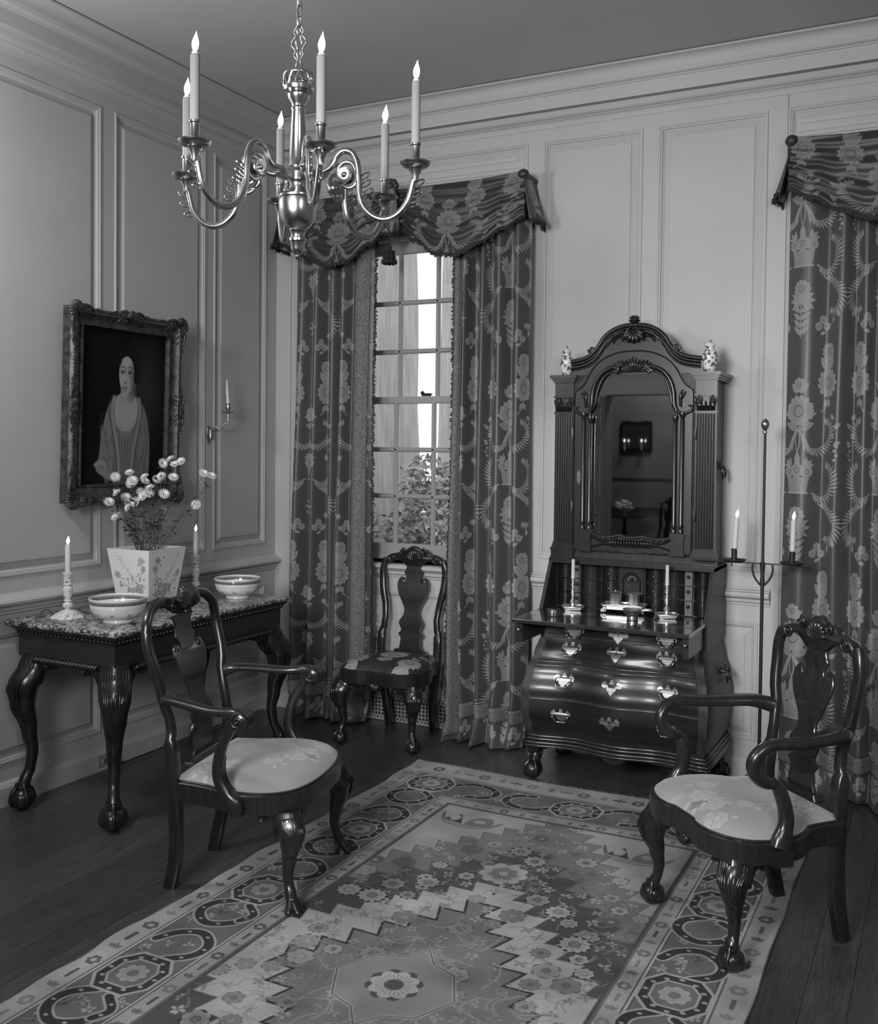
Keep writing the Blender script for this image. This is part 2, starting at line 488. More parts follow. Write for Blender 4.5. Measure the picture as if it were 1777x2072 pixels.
nt.links.new(fr.outputs[0], mx.inputs[0]); nt.links.new(tr.outputs[0], mx.inputs[1]); nt.links.new(gs.outputs[0], mx.inputs[2])
nt.links.new(mx.outputs[0], nt.nodes['Material Output'].inputs['Surface']); MAT['glass'] = mg
window_bay(1, 0.0)
window_bay(2, W2)

# left wall
lu = [(-1.359 - 0.75, -1.359, PB, PT), (-1.275, -0.629, PB, PT), (-0.561, -0.102, PB, PT)]
ll = [(a, b, LB, LT) for a, b, _, _ in lu]
far = []
y = -1.359 - 0.75 - 0.085
while y > YR + 0.8:
    far += [(y - 0.75, y, PB, PT), (y - 0.75, y, LB, LT)]; y -= 0.835
wall_left = wall_cells('wall_left', YR, 0, 0, CEIL, lu + ll + far, on_left)
for r in lu + ll + far: panel(*r, on_left, wall_left)
wall_right = wall_cells('wall_right', YR, 0, 0, CEIL, [], on_right)

# rear wall with a doorway and the dim room beyond (seen in the looking glass of the secretary)
DX0, DX1, DZ = 0.20, 1.75, 2.12
hd = [(DX0 - 0.05, 1.0, 2.30, 2.62)]
wall_rear = wall_cells('wall_rear', 0, XR, 0, CEIL, [(DX0, DX1, 0, DZ)] + hd, on_rear)
for r in hd: panel(*r, on_rear, wall_rear)
m = MB()
m.bb(DX0 - .09, DX0, YR, YR + .025, 0, DZ + .09); m.bb(DX1, DX1 + .09, YR, YR + .025, 0, DZ + .09); m.bb(DX0, DX1, YR, YR + .025, DZ, DZ + .09)
m.bb(DX0 - .01, DX0, YR - .25, YR, 0, DZ); m.bb(DX1, DX1 + .01, YR - .25, YR, 0, DZ); m.bb(DX0, DX1, YR - .25, YR, DZ, DZ + .01)
m.build('door_casing', MAT['paint'], wall_rear, smooth=False)
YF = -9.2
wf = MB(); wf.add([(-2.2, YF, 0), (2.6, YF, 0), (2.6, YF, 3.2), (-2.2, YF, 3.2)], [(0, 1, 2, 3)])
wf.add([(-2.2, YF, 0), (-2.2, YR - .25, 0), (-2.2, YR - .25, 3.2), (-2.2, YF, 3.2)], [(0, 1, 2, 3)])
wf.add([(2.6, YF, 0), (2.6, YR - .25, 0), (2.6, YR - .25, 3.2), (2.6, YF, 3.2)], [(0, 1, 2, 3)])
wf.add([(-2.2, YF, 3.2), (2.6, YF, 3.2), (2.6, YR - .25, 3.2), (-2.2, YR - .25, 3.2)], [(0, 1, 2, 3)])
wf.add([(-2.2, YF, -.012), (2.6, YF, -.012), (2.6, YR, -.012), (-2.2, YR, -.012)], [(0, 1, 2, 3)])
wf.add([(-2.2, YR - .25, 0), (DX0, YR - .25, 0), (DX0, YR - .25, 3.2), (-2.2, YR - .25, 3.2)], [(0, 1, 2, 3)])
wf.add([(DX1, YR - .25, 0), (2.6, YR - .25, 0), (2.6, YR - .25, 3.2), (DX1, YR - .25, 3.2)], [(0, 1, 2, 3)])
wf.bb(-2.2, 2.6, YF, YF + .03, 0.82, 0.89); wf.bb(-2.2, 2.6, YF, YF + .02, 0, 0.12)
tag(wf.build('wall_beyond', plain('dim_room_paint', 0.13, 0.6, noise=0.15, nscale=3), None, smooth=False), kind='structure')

# ceiling and floor
cm = MB(); cm.add([(0, 0, CEIL), (XR, 0, CEIL), (XR, YR, CEIL), (0, YR, CEIL)], [(0, 1, 2, 3)])
tag(cm.build('ceiling', MAT['ceiling'], None, smooth=False), kind='structure')
fm = MB(); fm.bb(-0.05, XR + .05, YR - .05, 0.25, -0.06, -0.008)
floor = tag(fm.build('floor', MAT['floor_gap'], None, smooth=False), kind='structure')
PWID = 0.118
lens = [2.4, 1.7, 2.9]
plank_mesh = {}
for L in lens:
    pm = MB(); a, L2 = PWID / 2 - 0.0005, L / 2 - 0.0005
    e = 0.0006
    pm.add([(-a, -L2, -.008), (a, -L2, -.008), (a, L2, -.008), (-a, L2, -.008), (-a, -L2, -e), (a, -L2, -e), (a, L2, -e), (-a, L2, -e),
            (-a + e, -L2 + e, 0), (a - e, -L2 + e, 0), (a - e, L2 - e, 0), (-a + e, L2 - e, 0)],
           [(0, 1, 5, 4), (1, 2, 6, 5), (2, 3, 7, 6), (3, 0, 4, 7), (4, 5, 9, 8), (5, 6, 10, 9), (6, 7, 11, 10), (7, 4, 8, 11), (8, 9, 10, 11)])
    po = pm.build('plank', MAT['floor'], floor, smooth=False)
    plank_mesh[L] = po.data
    bpy.data.objects.remove(po)
nxp = int(math.ceil(XR / PWID))
for i in range(nxp):
    y = 0.2 + random.uniform(0, 1.4)
    while y > YR:
        L = random.choice(lens)
        o = bpy.data.objects.new('plank', plank_mesh[L]); COL.objects.link(o); o.parent = floor
        o.location = ((i + 0.5) * PWID, y - L / 2, 0); y -= L

# cornice, dado rail and skirting, mitred at the corner
def run_trim(name, prof, segs, smooth=True):
    """prof (projection, z); segs: list of ('left', y0, y1, ends) or ('back', x0, x1, ends)"""
    mb = MB(); k = len(prof)
    for wall, a0, a1, m0, m1, cap in segs:
        vs_ = []
        for e, mm in ((a0, m0), (a1, m1)):
            for p, z in prof:
                if wall == 'left': vs_.append((p, e - mm * p, z))
                elif wall == 'back': vs_.append((e + mm * p, -p, z))
                elif wall == 'bay': vs_.append((e, BAY - p, z))
        fs = [(i, i + 1, k + i + 1, k + i) for i in range(k - 1)]
        if cap:
            fs += [tuple(range(k)), tuple(range(2 * k - 1, k - 1, -1))]
        mb.add(vs_, fs)
    return tag(mb.build(name, MAT['paint'], None, smooth=smooth, angle=25), kind='structure')
crown = [(0, 3.141), (0.004, 3.141), (0.006, 3.146)] + [(0.006 + 0.016 * (1 - math.cos(t)), 3.146 + 0.023 * math.sin(t)) for t in (0.4, 0.8, 1.2, 1.57)] + [(0.026, 3.172), (0.026, 3.175)] + \
        [(0.026 + 0.026 * math.sin(t), 3.175 + 0.022 * (1 - math.cos(t))) for t in (0.4, 0.8, 1.2, 1.57)] + [(0.054, 3.199), (0.056, 3.208), (0.116, 3.208), (0.118, 3.198), (0.120, 3.198), (0.120, 3.262), (0.126, 3.264), (0.128, 3.270)] + \
        [(0.128 + 0.02 * math.sin(t), 3.270 + 0.018 * (1 - math.cos(t))) for t in (0.5, 1.0, 1.57)] + [(0.150, 3.290), (0.152, 3.300)] + \
        [(0.152 + 0.036 * (1 - math.cos(t)), 3.300 + 0.036 * math.sin(t)) for t in (0.3, 0.6, 0.9, 1.2, 1.57)] + [(0.194, 3.338), (0.196, 3.345), (0.15, 3.345)]
run_trim('trim_1', crown, [('left', YR, 0.0, 0, 1, False)])
run_trim('trim_2', crown, [('back', 0.0, XR, 1, 0, False)])
rail = [(0, 0.808), (0.010, 0.808), (0.012, 0.818), (0.020, 0.826), (0.022, 0.838), (0.034, 0.842), (0.046, 0.850), (0.050, 0.860), (0.046, 0.870), (0.030, 0.874), (0.026, 0.880), (0.012, 0.884), (0.008, 0.892), (0, 0.893)]
run_trim('trim_3', rail, [('left', YR, -0.002, 0, 0, True)], smooth=True)
run_trim('trim_4', rail, [('back', 1.600, 2.797, 0, 0, True)], smooth=True)
skirt = [(0.022, 0.0), (0.022, 0.078), (0.018, 0.084), (0.014, 0.092), (0.006, 0.098), (0, 0.100)]
run_trim('baseboard_left', skirt, [('left', YR, 0.0, 0, 1, False)])
run_trim('baseboard_back', skirt, [('back', 0.0, BX0, 1, 0, True), ('back', BX1, BX0 + W2, 0, 0, True), ('back', BX1 + W2, XR, 0, 0, True)])

# ------------------------------------------------------------------ patterns computed for cloth, rug, picture and china
class Canvas:
    def __init__(s, w, h, v, sx=1.0):
        s.w, s.h = w, h; s.a = np.full((h, w), v, np.float32)
    def _box(s, x0, x1, y0, y1):
        x0, x1 = max(0, int(math.floor(x0))), min(s.w, int(math.ceil(x1)) + 1); y0, y1 = max(0, int(math.floor(y0))), min(s.h, int(math.ceil(y1)) + 1)
        if x0 >= x1 or y0 >= y1: return None
        X, Y = np.meshgrid(np.arange(x0, x1) + 0.5, np.arange(y0, y1) + 0.5)
        return slice(y0, y1), slice(x0, x1), X, Y
    def mask(s, sl, m, v, alpha=1.0):
        m = np.clip(m, 0, 1) * alpha
        s.a[sl] = s.a[sl] * (1 - m) + v * m
    def ellipse(s, cx, cy, rx, ry, v, ang=0.0, soft=1.0, alpha=1.0):
        R = max(rx, ry) + soft + 1; b = s._box(cx - R, cx + R, cy - R, cy + R)
        if b is None: return
        X, Y = b[2] - cx, b[3] - cy; c, n = math.cos(ang), math.sin(ang)
        u, w = X * c + Y * n, -X * n + Y * c
        d = (1 - np.sqrt((u / rx) ** 2 + (w / ry) ** 2)) * min(rx, ry)
        s.mask(b[:2], d / soft + 0.5, v, alpha)
    def leaf(s, cx, cy, L, wd, ang, v, rib=None):
        """pointed leaf from (cx, cy) of length L along ang"""
        b = s._box(cx - L - wd, cx + L + wd, cy - L - wd, cy + L + wd)
        if b is None: return
        X, Y = b[2] - cx, b[3] - cy; c, n = math.cos(ang), math.sin(ang)
        u, w = (X * c + Y * n) / L, -X * n + Y * c
        prof = wd * np.where((u > 0) & (u < 1), np.sin(np.clip(u, 0, 1) ** 0.8 * PI), -1)
        s.mask(b[:2], prof - np.abs(w) + 0.5, v)
        if rib is not None: s.mask(b[:2], np.where((u > 0.05) & (u < 0.85), 1.1 - np.abs(w), 0), rib)
    def stroke(s, pts, wd, v, soft=1.0, alpha=1.0):
        P = np.array(pts, float); W = wd if hasattr(wd, '__len__') else None
        mw = max(W) if W is not None else wd
        for i in range(len(P) - 1):
            a, c = P[i], P[i + 1]; r = (W[i] if W is not None else wd) / 2
            b = s._box(min(a[0], c[0]) - mw, max(a[0], c[0]) + mw, min(a[1], c[1]) - mw, max(a[1], c[1]) + mw)
            if b is None: continue
            d = c - a; L2 = max(d @ d, 1e-9)
            t = np.clip(((b[2] - a[0]) * d[0] + (b[3] - a[1]) * d[1]) / L2, 0, 1)
            dist = np.hypot(b[2] - a[0] - t * d[0], b[3] - a[1] - t * d[1])
            s.mask(b[:2], (r - dist) / soft + 0.5, v, alpha)
    def poly(s, pts, v, alpha=1.0):
        P = np.array(pts, float)
        b = s._box(P[:, 0].min(), P[:, 0].max(), P[:, 1].min(), P[:, 1].max())
        if b is None: return
        ins = np.zeros(b[2].shape, bool)
        for i in range(len(P)):
            x0, y0 = P[i - 1]; x1, y1 = P[i]
            if y0 == y1: continue
            c = ((b[3] < y0) != (b[3] < y1)) & (b[2] < (x1 - x0) * (b[3] - y0) / (y1 - y0) + x0)
            ins ^= c
        s.mask(b[:2], ins.astype(np.float32), v, alpha)
    def flower(s, cx, cy, R, n, v, dark, core=None, a0=0.0, sq=1.0):
        b = s._box(cx - R - 2, cx + R + 2, cy - R - 2, cy + R + 2)
        if b is None: return
        X, Y = b[2] - cx, (b[3] - cy) / sq; r = np.hypot(X, Y); th = np.arctan2(Y, X) + a0
        edge = R * (0.80 + 0.20 * np.abs(np.cos(th * n / 2)))
        s.mask(b[:2], edge - r + 0.5, v)
        ray = (np.abs(np.sin(th * n * 1.5)) < 0.30) & (r > R * 0.36) & (r < R * 0.74)
        s.mask(b[:2], ray.astype(np.float32), dark, 0.85)
        s.mask(b[:2], ((r > R * 0.32) & (r < R * 0.38)).astype(np.float32), dark)
        if core is not None:
            s.mask(b[:2], R * 0.32 - r + 0.5, core)
    def feather(s, pts, L, v, dark, side=1, both=False):
        """a curling plume: spine with barbs"""
        P = spline(pts, 10); n = len(P)
        for i in range(2, n - 1, 2):
            t = i / n; dx, dy = P[i + 1][0] - P[i - 1][0], P[i + 1][1] - P[i - 1][1]
            a = math.atan2(dy, dx); l = L * math.sin(PI * min(1, 0.12 + 0.88 * t) * 0.93) ** 0.7
            for sd in ((side, -side) if both else (side,)):
                s.leaf(P[i][0], P[i][1], l, max(2.0, L * 0.085), a + sd * 0.95, v)
        s.stroke(P, [max(1.5, L * 0.13 * (1 - 0.6 * k / n)) for k in range(n)], v)
        s.stroke(P[3:-3], 1.3, dark)

def damask(lo, hi):
    """woven silk: mirrored bouquets, plumes, ribbons and flower baskets; 0.5 m wide, 1.0 m high"""
    W, H = 512, 1024; c = Canvas(W, H, lo); m = W / 2; mid = lo + (hi - lo) * 0.75
    def sym(f):
        f(1); f(-1)
    # y runs upward. stem ribbons
    for ph in (0, PI):
        c.stroke([(m + 12 * math.sin(y / 34 + ph), y) for y in range(470, 640, 4)], 5, hi)
    # big central flower with bow under it
    sym(lambda k: [c.leaf(m, 690, 92, 15, PI / 2 + k * a, hi, lo) for a in (0.55, 0.95, 1.35)])
    c.flower(m, 720, 74, 14, hi, lo, mid)
    c.flower(m, 838, 34, 8, hi, lo, mid)
    sym(lambda k: c.leaf(m + k * 8, 800, 60, 13, PI / 2 - k * 0.7, hi, lo))
    sym(lambda k: [c.stroke([(m + k * 6, 640), (m + k * (22 + 8 * j), 600 - 6 * j), (m + k * (34 + 16 * j), 545 - 10 * j)], 7, hi) for j in range(3)])
    sym(lambda k: c.leaf(m, 640, 80, 20, PI / 2 - k * 1.25, mid, lo))
    # basket of flowers
    bx = [(m - 46, 352), (m + 46, 352), (m + 58, 420), (m - 58, 420)]
    c.poly(bx, hi)
    for i in range(-5, 6): c.stroke([(m + i * 8.6, 356), (m + i * 10.6, 416)], 2.2, lo)
    c.stroke([(m - 52, 350), (m + 52, 350)], 8, hi)
    c.flower(m, 452, 36, 10, hi, lo, mid)
    sym(lambda k: c.flower(m + k * 48, 446, 28, 9, hi, lo, mid))
    sym(lambda k: [c.leaf(m + k * 40, 470, 44, 9, PI / 2 - k * a, hi, lo) for a in (0.1, 0.8, 1.4)])
    c.leaf(m, 478, 60, 15, PI / 2, hi, lo)
    # plumes at both sides
    sym(lambda k: c.feather([(m + k * 72, 350), (m + k * 128, 330), (m + k * 176, 372), (m + k * 182, 436), (m + k * 140, 470)], 58, hi, lo, side=-k))
    sym(lambda k: c.feather([(m + k * 110, 300), (m + k * 168, 262), (m + k * 214, 210), (m + k * 196, 158), (m + k * 150, 158)], 56, hi, lo, side=k))
    sym(lambda k: c.feather([(m + k * 30, 560), (m + k * 92, 548), (m + k * 150, 584), (m + k * 168, 640), (m + k * 128, 668)], 54, hi, lo, side=-k))
    # side sunflowers on leafy stalks, shared across the repeat
    for y, R in ((846, 62), (986, 40)):
        sym(lambda k: c.flower(m + k * 150, y, R, 13, hi, lo, mid, sq=1.12))
    sym(lambda k: [c.leaf(m + k * 150, 905, 74, 20, PI / 2 - k * a, hi, lo) for a in (0.5, -0.7)])
    sym(lambda k: c.stroke([(m + k * 150, 790), (m + k * 138, 740), (m + k * 112, 716)], 5, hi))
    sym(lambda k: [c.leaf(m + k * 146, 772, 42, 12, -PI / 2 + k * a, hi, lo) for a in (0.5, -0.6)])
    # lower medallion: tulip bud, small sprays
    c.flower(m, 246, 44, 11, hi, lo, mid)
    sym(lambda k: [c.leaf(m, 190, 70, 13, PI / 2 + k * a, hi, lo) for a in (0.5, 1.0, 1.5, 2.1)])
    c.stroke([(m, 30), (m, 210)], 6, hi)
    sym(lambda k: [c.leaf(m, 40 + 34 * j, 58, 11, PI / 2 - k * (0.75 + .1 * j), hi, lo) for j in range(4)])
    sym(lambda k: [c.flower(m + k * (86 + 22 * j), 76 + 30 * (j % 2), 20, 7, hi, lo, mid) for j in range(3)])
    sym(lambda k: [c.leaf(m + k * (96 + 40 * j), 40 + 24 * j, 34, 8, (0.4 if k > 0 else PI - 0.4) + j * .5 * k, hi) for j in range(4)])
    sym(lambda k: [c.ellipse(m + k * (210 + 9 * (j % 2)), 500 + 20 * j, 7, 7, hi) for j in range(4)])
    sym(lambda k: [c.leaf(m + k * 205, 560 + 40 * j, 40, 10, PI / 2 + k * (0.9 if j % 2 else -0.9), hi, lo) for j in range(4)])
    weave = RNG.normal(0, 0.05, (H, W)).astype(np.float32)
    return c.a * (1 + weave * 0.6)
DAM_A = damask(0.060, 0.23)
MAT['damask'] = canvas_mat('damask_silk', DAM_A, rough=0.55, gloss_arr=(0.06, 0.23, 0.42, 0.62), sheen=0.05)
MAT['damask_v'] = canvas_mat('damask_dark', damask(0.028, 0.15), rough=0.4, gloss_arr=(0.03, 0.15, 0.46, 0.65))  # the curtain pattern again in darker tones
MAT['galloon'] = plain('woven_galloon', 0.14, 0.8, noise=0.7, nscale=160, bump=0.6, bscale=300)
MAT['fringe'] = plain('dark_fringe', 0.012, 0.8, noise=0.3, nscale=200)
MAT['lining'] = plain('curtain_lining', 0.10, 0.8)

def fold_y(x, folds, base):
    """curtain plan: deep rounded folds"""
    return base - sum(a * (0.5 + 0.5 * math.cos(min(PI, abs(x - c) / w * PI))) for c, w, a in folds)

def curtain(name, x0, x1, zt, zb, folds, lead, label, uoff=0.0, puddle=0.05, trim_bottom=True, ybase=-0.075, lean=0.0):
    """one drawn curtain. folds: (centre 0..1, half width 0..1, depth m). lead: side carrying the braid and fringe (-1 left, 1 right)"""
    root = thing(name, label, 'curtain')
    nu, nv = 150, 110; w = x1 - x0
    def pos(u, v):
        # v: 0 top .. 1 bottom
        z = zt + (zb - zt) * v
        sway = 0.006 * math.sin(9 * u + 5 * v) + 0.008 * math.sin(4.0 * v + 17 * u) * v
        gather = 1.0 + 0.03 * math.sin(3 * v) - 0.02 * v
        x = (x0 + x1) / 2 + (u - 0.5) * w * gather + 0.010 * math.sin(6 * v + 3 * u) * v + lean * v
        y = ybase
        for c, hw, a in folds:
            cc = c + 0.012 * math.sin(4 * v + c * 20)
            y -= a * (0.85 + 0.3 * v) * (0.5 + 0.5 * math.cos(min(PI, abs(u - cc) / hw * PI)))
        y += sway
        if v > 0.955:
            t = (v - 0.955) / 0.045
            y -= puddle * t * (0.6 + 0.4 * math.sin(u * 19)); z += 0.012 * t * math.sin(u * 31 + 1.0)
        elif v > 0.9:
            y -= 0.012 * math.sin((v - 0.9) / 0.055 * PI) * math.sin(u * 23)
        return (x, y, max(z, 0.012))
    # arc-length so that the silk's pattern is not stretched in the folds
    us = [0.0]
    for i in range(1, nu):
        a, b = pos((i - 1) / (nu - 1), 0.5), pos(i / (nu - 1), 0.5); us.append(us[-1] + math.hypot(b[0] - a[0], b[1] - a[1]))
    mb = MB()
    def uv(u, v):
        k = u * (nu - 1); i = int(min(nu - 2, k)); s_ = us[i] + (us[i + 1] - us[i]) * (k - i)
        return ((s_ + uoff) / 0.5, (zt + (zb - zt) * v) / 1.0)
    mb.grid(pos, nu, nv, uv=uv)
    o = mb.build('cloth', MAT['damask'], root, angle=180, recalc=False)
    so = o.modifiers.new('t', 'SOLIDIFY'); so.thickness = 0.003; so.offset = 0
    # woven braid down the leading edge, fringe beyond it
    e0, e1 = (0.80, 0.955) if lead > 0 else (0.045, 0.20)
    g = MB()
    def on(u, v, d=0.004):
        p = pos(u, v); q = pos(min(1, u + 0.004), v); r_ = pos(max(0, u - 0.004), v)
        n = Vector((q[1] - r_[1], -(q[0] - r_[0]), 0))
        if n.length < 1e-9: n = Vector((0, -1, 0))
        n.normalize()
        return (p[0] + n.x * d, p[1] + n.y * d, p[2])
    g.grid(lambda a, v: on(e0 + (e1 - e0) * a, v * 0.985), 18, 110)
    g.build('braid', MAT['galloon'], root, angle=180, recalc=False).modifiers.new('t', 'SOLIDIFY').thickness = 0.003
    if trim_bottom:
        g2 = MB(); vb0, vb1 = (zt - 0.235) / (zt - zb), (zt - 0.165) / (zt - zb)
        g2.grid(lambda a, v: on(a, 1 - (0.205 - 0.075 * v) / (zt - zb)), 150, 6)
        g2.build('braid', MAT['galloon'], root, angle=180, recalc=False).modifiers.new('t', 'SOLIDIFY').thickness = 0.003
    f = MB(); u = 1.0 if lead > 0 else 0.0
    rr = random.Random(3)
    nt_ = 260
    for k in range(nt_):
        v = (k + 0.5) / nt_ * 0.97; p = pos(u, v)
        a = rr.uniform(-0.6, 0.6); l = rr.uniform(0.008, 0.020)
        f.box((p[0] + lead * l * 0.5, p[1] + rr.uniform(-.006, .006), p[2]), (l, 0.006, 0.0085), a)
    f.build('fringe', MAT['fringe'], root, smooth=False)
    return root
WZT = 2.80
curtain('silk_curtain', 0.205, 0.715, WZT, 0.0, [(0.12, 0.13, .07), (0.335, 0.12, .085), (0.53, 0.09, .05), (0.66, 0.09, .075), (0.86, 0.16, .05)], 1,
        'floral damask curtain hanging left of the uncovered sash window', uoff=0.02, lean=-0.03)
curtain('silk_curtain', 1.195, 1.625, WZT, 0.0, [(0.06, 0.08, .05), (0.22, 0.09, .09), (0.42, 0.10, .06), (0.64, 0.15, .08), (0.88, 0.13, .075)], -1,
        'floral damask curtain between the sash window and the secretary desk', uoff=0.10, puddle=0.09)
curtain('silk_curtain', 2.865, 3.40, WZT, 0.0, [(0.16, 0.20, .06), (0.42, 0.13, .08), (0.60, 0.10, .07), (0.78, 0.12, .09), (0.94, 0.09, .07)], 1,
        'floral damask curtain behind the shell-crested armchair, at the edge of the view', uoff=0.17, puddle=0.09)
curtain('silk_curtain', 3.82, 4.30, WZT, 0.0, [(0.1, 0.1, .06), (0.3, 0.1, .08), (0.5, 0.1, .06), (0.7, 0.12, .08), (0.9, 0.1, .07)], -1,
        'floral damask curtain on the far side of the second window', uoff=0.3)

def valance(cx, hw, label):
    """two festooned swags on a board, gathered at a centre knot, with end tails, fringe and tassel"""
    root = thing('swag_valance', label, 'valance')
    zt, yb = 2.895, -0.17
    MB().bb(cx - hw, cx + hw, -0.15, 0.0, zt - 0.025, zt - 0.005).build('pelmet_board', MAT['lining'], root, smooth=False)
    nu, nv = 90, 60
    for sx in (-1, 1):
        # swag between the knot (a=0) and the outer corner (a=1)
        def pos(a, v, sx=sx):
            # bottom edge: from knot drop .36 to belly, up to the corner
            x = cx + sx * (0.035 + (hw - 0.035) * a)
            top = zt - 0.012 * math.sin(PI * a) - 0.02 * (1 - a) ** 3
            bot = zt - (0.075 + 0.305 * math.sin(PI * (0.10 + 0.82 * a ** 0.85)) ** 0.9 + 0.02 * (1 - a))
            bot = zt - lerp_table([(0, .21), (.15, .29), (.34, .375), (.5, .385), (.68, .335), (.84, .27), (1, .215)], a)
            z = top + (bot - top) * v
            sag = math.sin(PI * a)
            # drape folds: ridges run from knot to corner, denser towards the ends
            fold = 0.006 * math.sin(2 * PI * (v * 3.1 + 0.5 * (1 - sag))) * (0.35 + 0.65 * min(1, 3 * v)) * (0.6 + 0.4 * sag) + 0.003 * math.sin(2 * PI * (v * 7.3 - 0.8 * a))
            pinch = (abs(a - 0.0) < 0.25) * (1 - a / 0.25) ** 1 if a < 0.25 else 0
            fold += 0.008 * pinch * math.sin(2 * PI * v * 5) + 0.006 * max(0, (a - 0.75) / 0.25) * math.sin(2 * PI * v * 4)
            y = yb - 0.045 * v * sag - fold
            return (x, y, z)
        mb = MB()
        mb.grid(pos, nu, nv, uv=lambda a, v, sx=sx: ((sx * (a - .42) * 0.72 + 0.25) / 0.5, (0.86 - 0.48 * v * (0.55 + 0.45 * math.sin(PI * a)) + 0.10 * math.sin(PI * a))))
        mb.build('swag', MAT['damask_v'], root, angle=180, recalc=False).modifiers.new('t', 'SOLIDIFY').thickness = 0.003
        fr_ = MB(); rr = random.Random(5)
        for k in range(150):
            a = (k + 0.5) / 150; p = pos(a, 1.0); h = rr.uniform(0.012, 0.026)
            fr_.box((p[0], p[1] - 0.001, p[2] - h / 2 + 0.004), (0.0062, 0.006, h), rr.uniform(-.5, .5))
        fr_.build('fringe', MAT['fringe'], root, smooth=False)
        # gathered tail turning round the end of the board
        def tail(a, v, sx=sx):
            # a 0 front edge .. 1 at wall
            y = yb * (1 - a) + 0.0 * a
            flare = 0.075 * v ** 1.3
            zb_ = zt - 0.24 - 0.015 * a
            x = cx + sx * (hw - 0.012 + flare * (0.55 + 0.45 * math.sin(PI * a)) + 0.012 * v * math.sin(a * 14))
            return (x, y * (1 + 0.10 * v), zt + 0.004 * math.sin(a * PI) + (zb_ - zt) * v)
        mb = MB(); mb.grid(tail, 30, 30, uv=lambda a, v: ((a * 0.22 + 0.02) / 0.5, (0.95 - 0.27 * v) / 1.0))
        mb.build('tail', MAT['damask'], root, angle=180, recalc=False).modifiers.new('t', 'SOLIDIFY').thickness = 0.003
        fr_ = MB()
        for k in range(48):
            a = (k + 0.5) / 48; p = tail(a, 1.0); h = rr.uniform(0.012, 0.026)
            fr_.box((p[0], p[1], p[2] - h / 2 + 0.004), (0.006, 0.006, h), rr.uniform(0, 3))
        fr_.build('fringe', MAT['fringe'], root, smooth=False)
        # puffed corner choux
        ch = MB(); ch.sphere((cx + sx * (hw - 0.015), yb + 0.01, zt - 0.012), (0.03, 0.03, 0.026), 10, 8); ch.build('corner_knot', MAT['damask_v'], root)
    # centre: rosette, gathered jabot, cord and tassel
    kn = MB()
    for k in range(7):
        a = 2 * PI * k / 7; kn.sphere((cx + 0.024 * math.cos(a), yb - 0.028, zt - 0.0 + 0.022 * math.sin(a)), (0.019, 0.017, 0.019), 10, 8)
    kn.sphere((cx, yb - 0.038, zt), 0.018, 10, 8); kn.build('rosette', MAT['damask_v'], root)
    def jab(a, v):
        w = 0.028 + 0.030 * v
        ang = (a - 0.5) * 2
        return (cx + w * ang + 0.006 * math.sin(a * 18), yb - 0.026 - 0.020 * math.cos(ang * 1.4) - 0.007 * math.sin(a * 22) * (0.4 + v), zt - 0.015 - 0.235 * v + 0.012 * abs(ang) * v)
    mb = MB(); mb.grid(jab, 30, 24, uv=lambda a, v: ((a * 0.18 + 0.10) / 0.5, (0.75 - 0.22 * v)))
    mb.build('jabot', MAT['damask_v'], root, angle=180, recalc=False).modifiers.new('t', 'SOLIDIFY').thickness = 0.003
    fr_ = MB(); rr = random.Random(8)
    for k in range(26):
        p = jab((k + .5) / 26, 1); fr_.box((p[0], p[1], p[2] - 0.006), (0.006, 0.006, rr.uniform(.016, .03)), rr.uniform(0, 3))
    fr_.build('fringe', MAT['fringe'], root, smooth=False)
    ts = MB(); tz = 2.565; ty = yb - 0.045
    ts.tube([(cx, ty, zt - 0.20), (cx, ty, tz)], 0.004)
    ts.lathe([(0.004, 0.02), (0.012, 0.012), (0.010, 0.0), (0.020, -0.012), (0.028, -0.03), (0.030, -0.05), (0.024, -0.062), (0.0, -0.062)], (cx, ty, tz), 14)
    for k in range(9):
        a = 2 * PI * k / 9
        ts.sphere((cx + 0.030 * math.cos(a), ty + 0.030 * math.sin(a), tz - 0.068), (0.014, 0.014, 0.015), 8, 6)
        ts.sphere((cx + 0.022 * math.cos(a + .3), ty + 0.022 * math.sin(a + .3), tz - 0.020), (0.010, 0.010, 0.010), 8, 6)
        ts.sphere((cx + 0.026 * math.cos(a + .1), ty + 0.026 * math.sin(a + .1), tz - 0.042), (0.010, 0.010, 0.012), 8, 6)
    ts.build('tassel', MAT['fringe'], root)
    return root
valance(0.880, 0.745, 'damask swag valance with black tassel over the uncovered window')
valance(3.575, 0.715, 'damask swag valance cut off by the edge of the view, above the armchair')

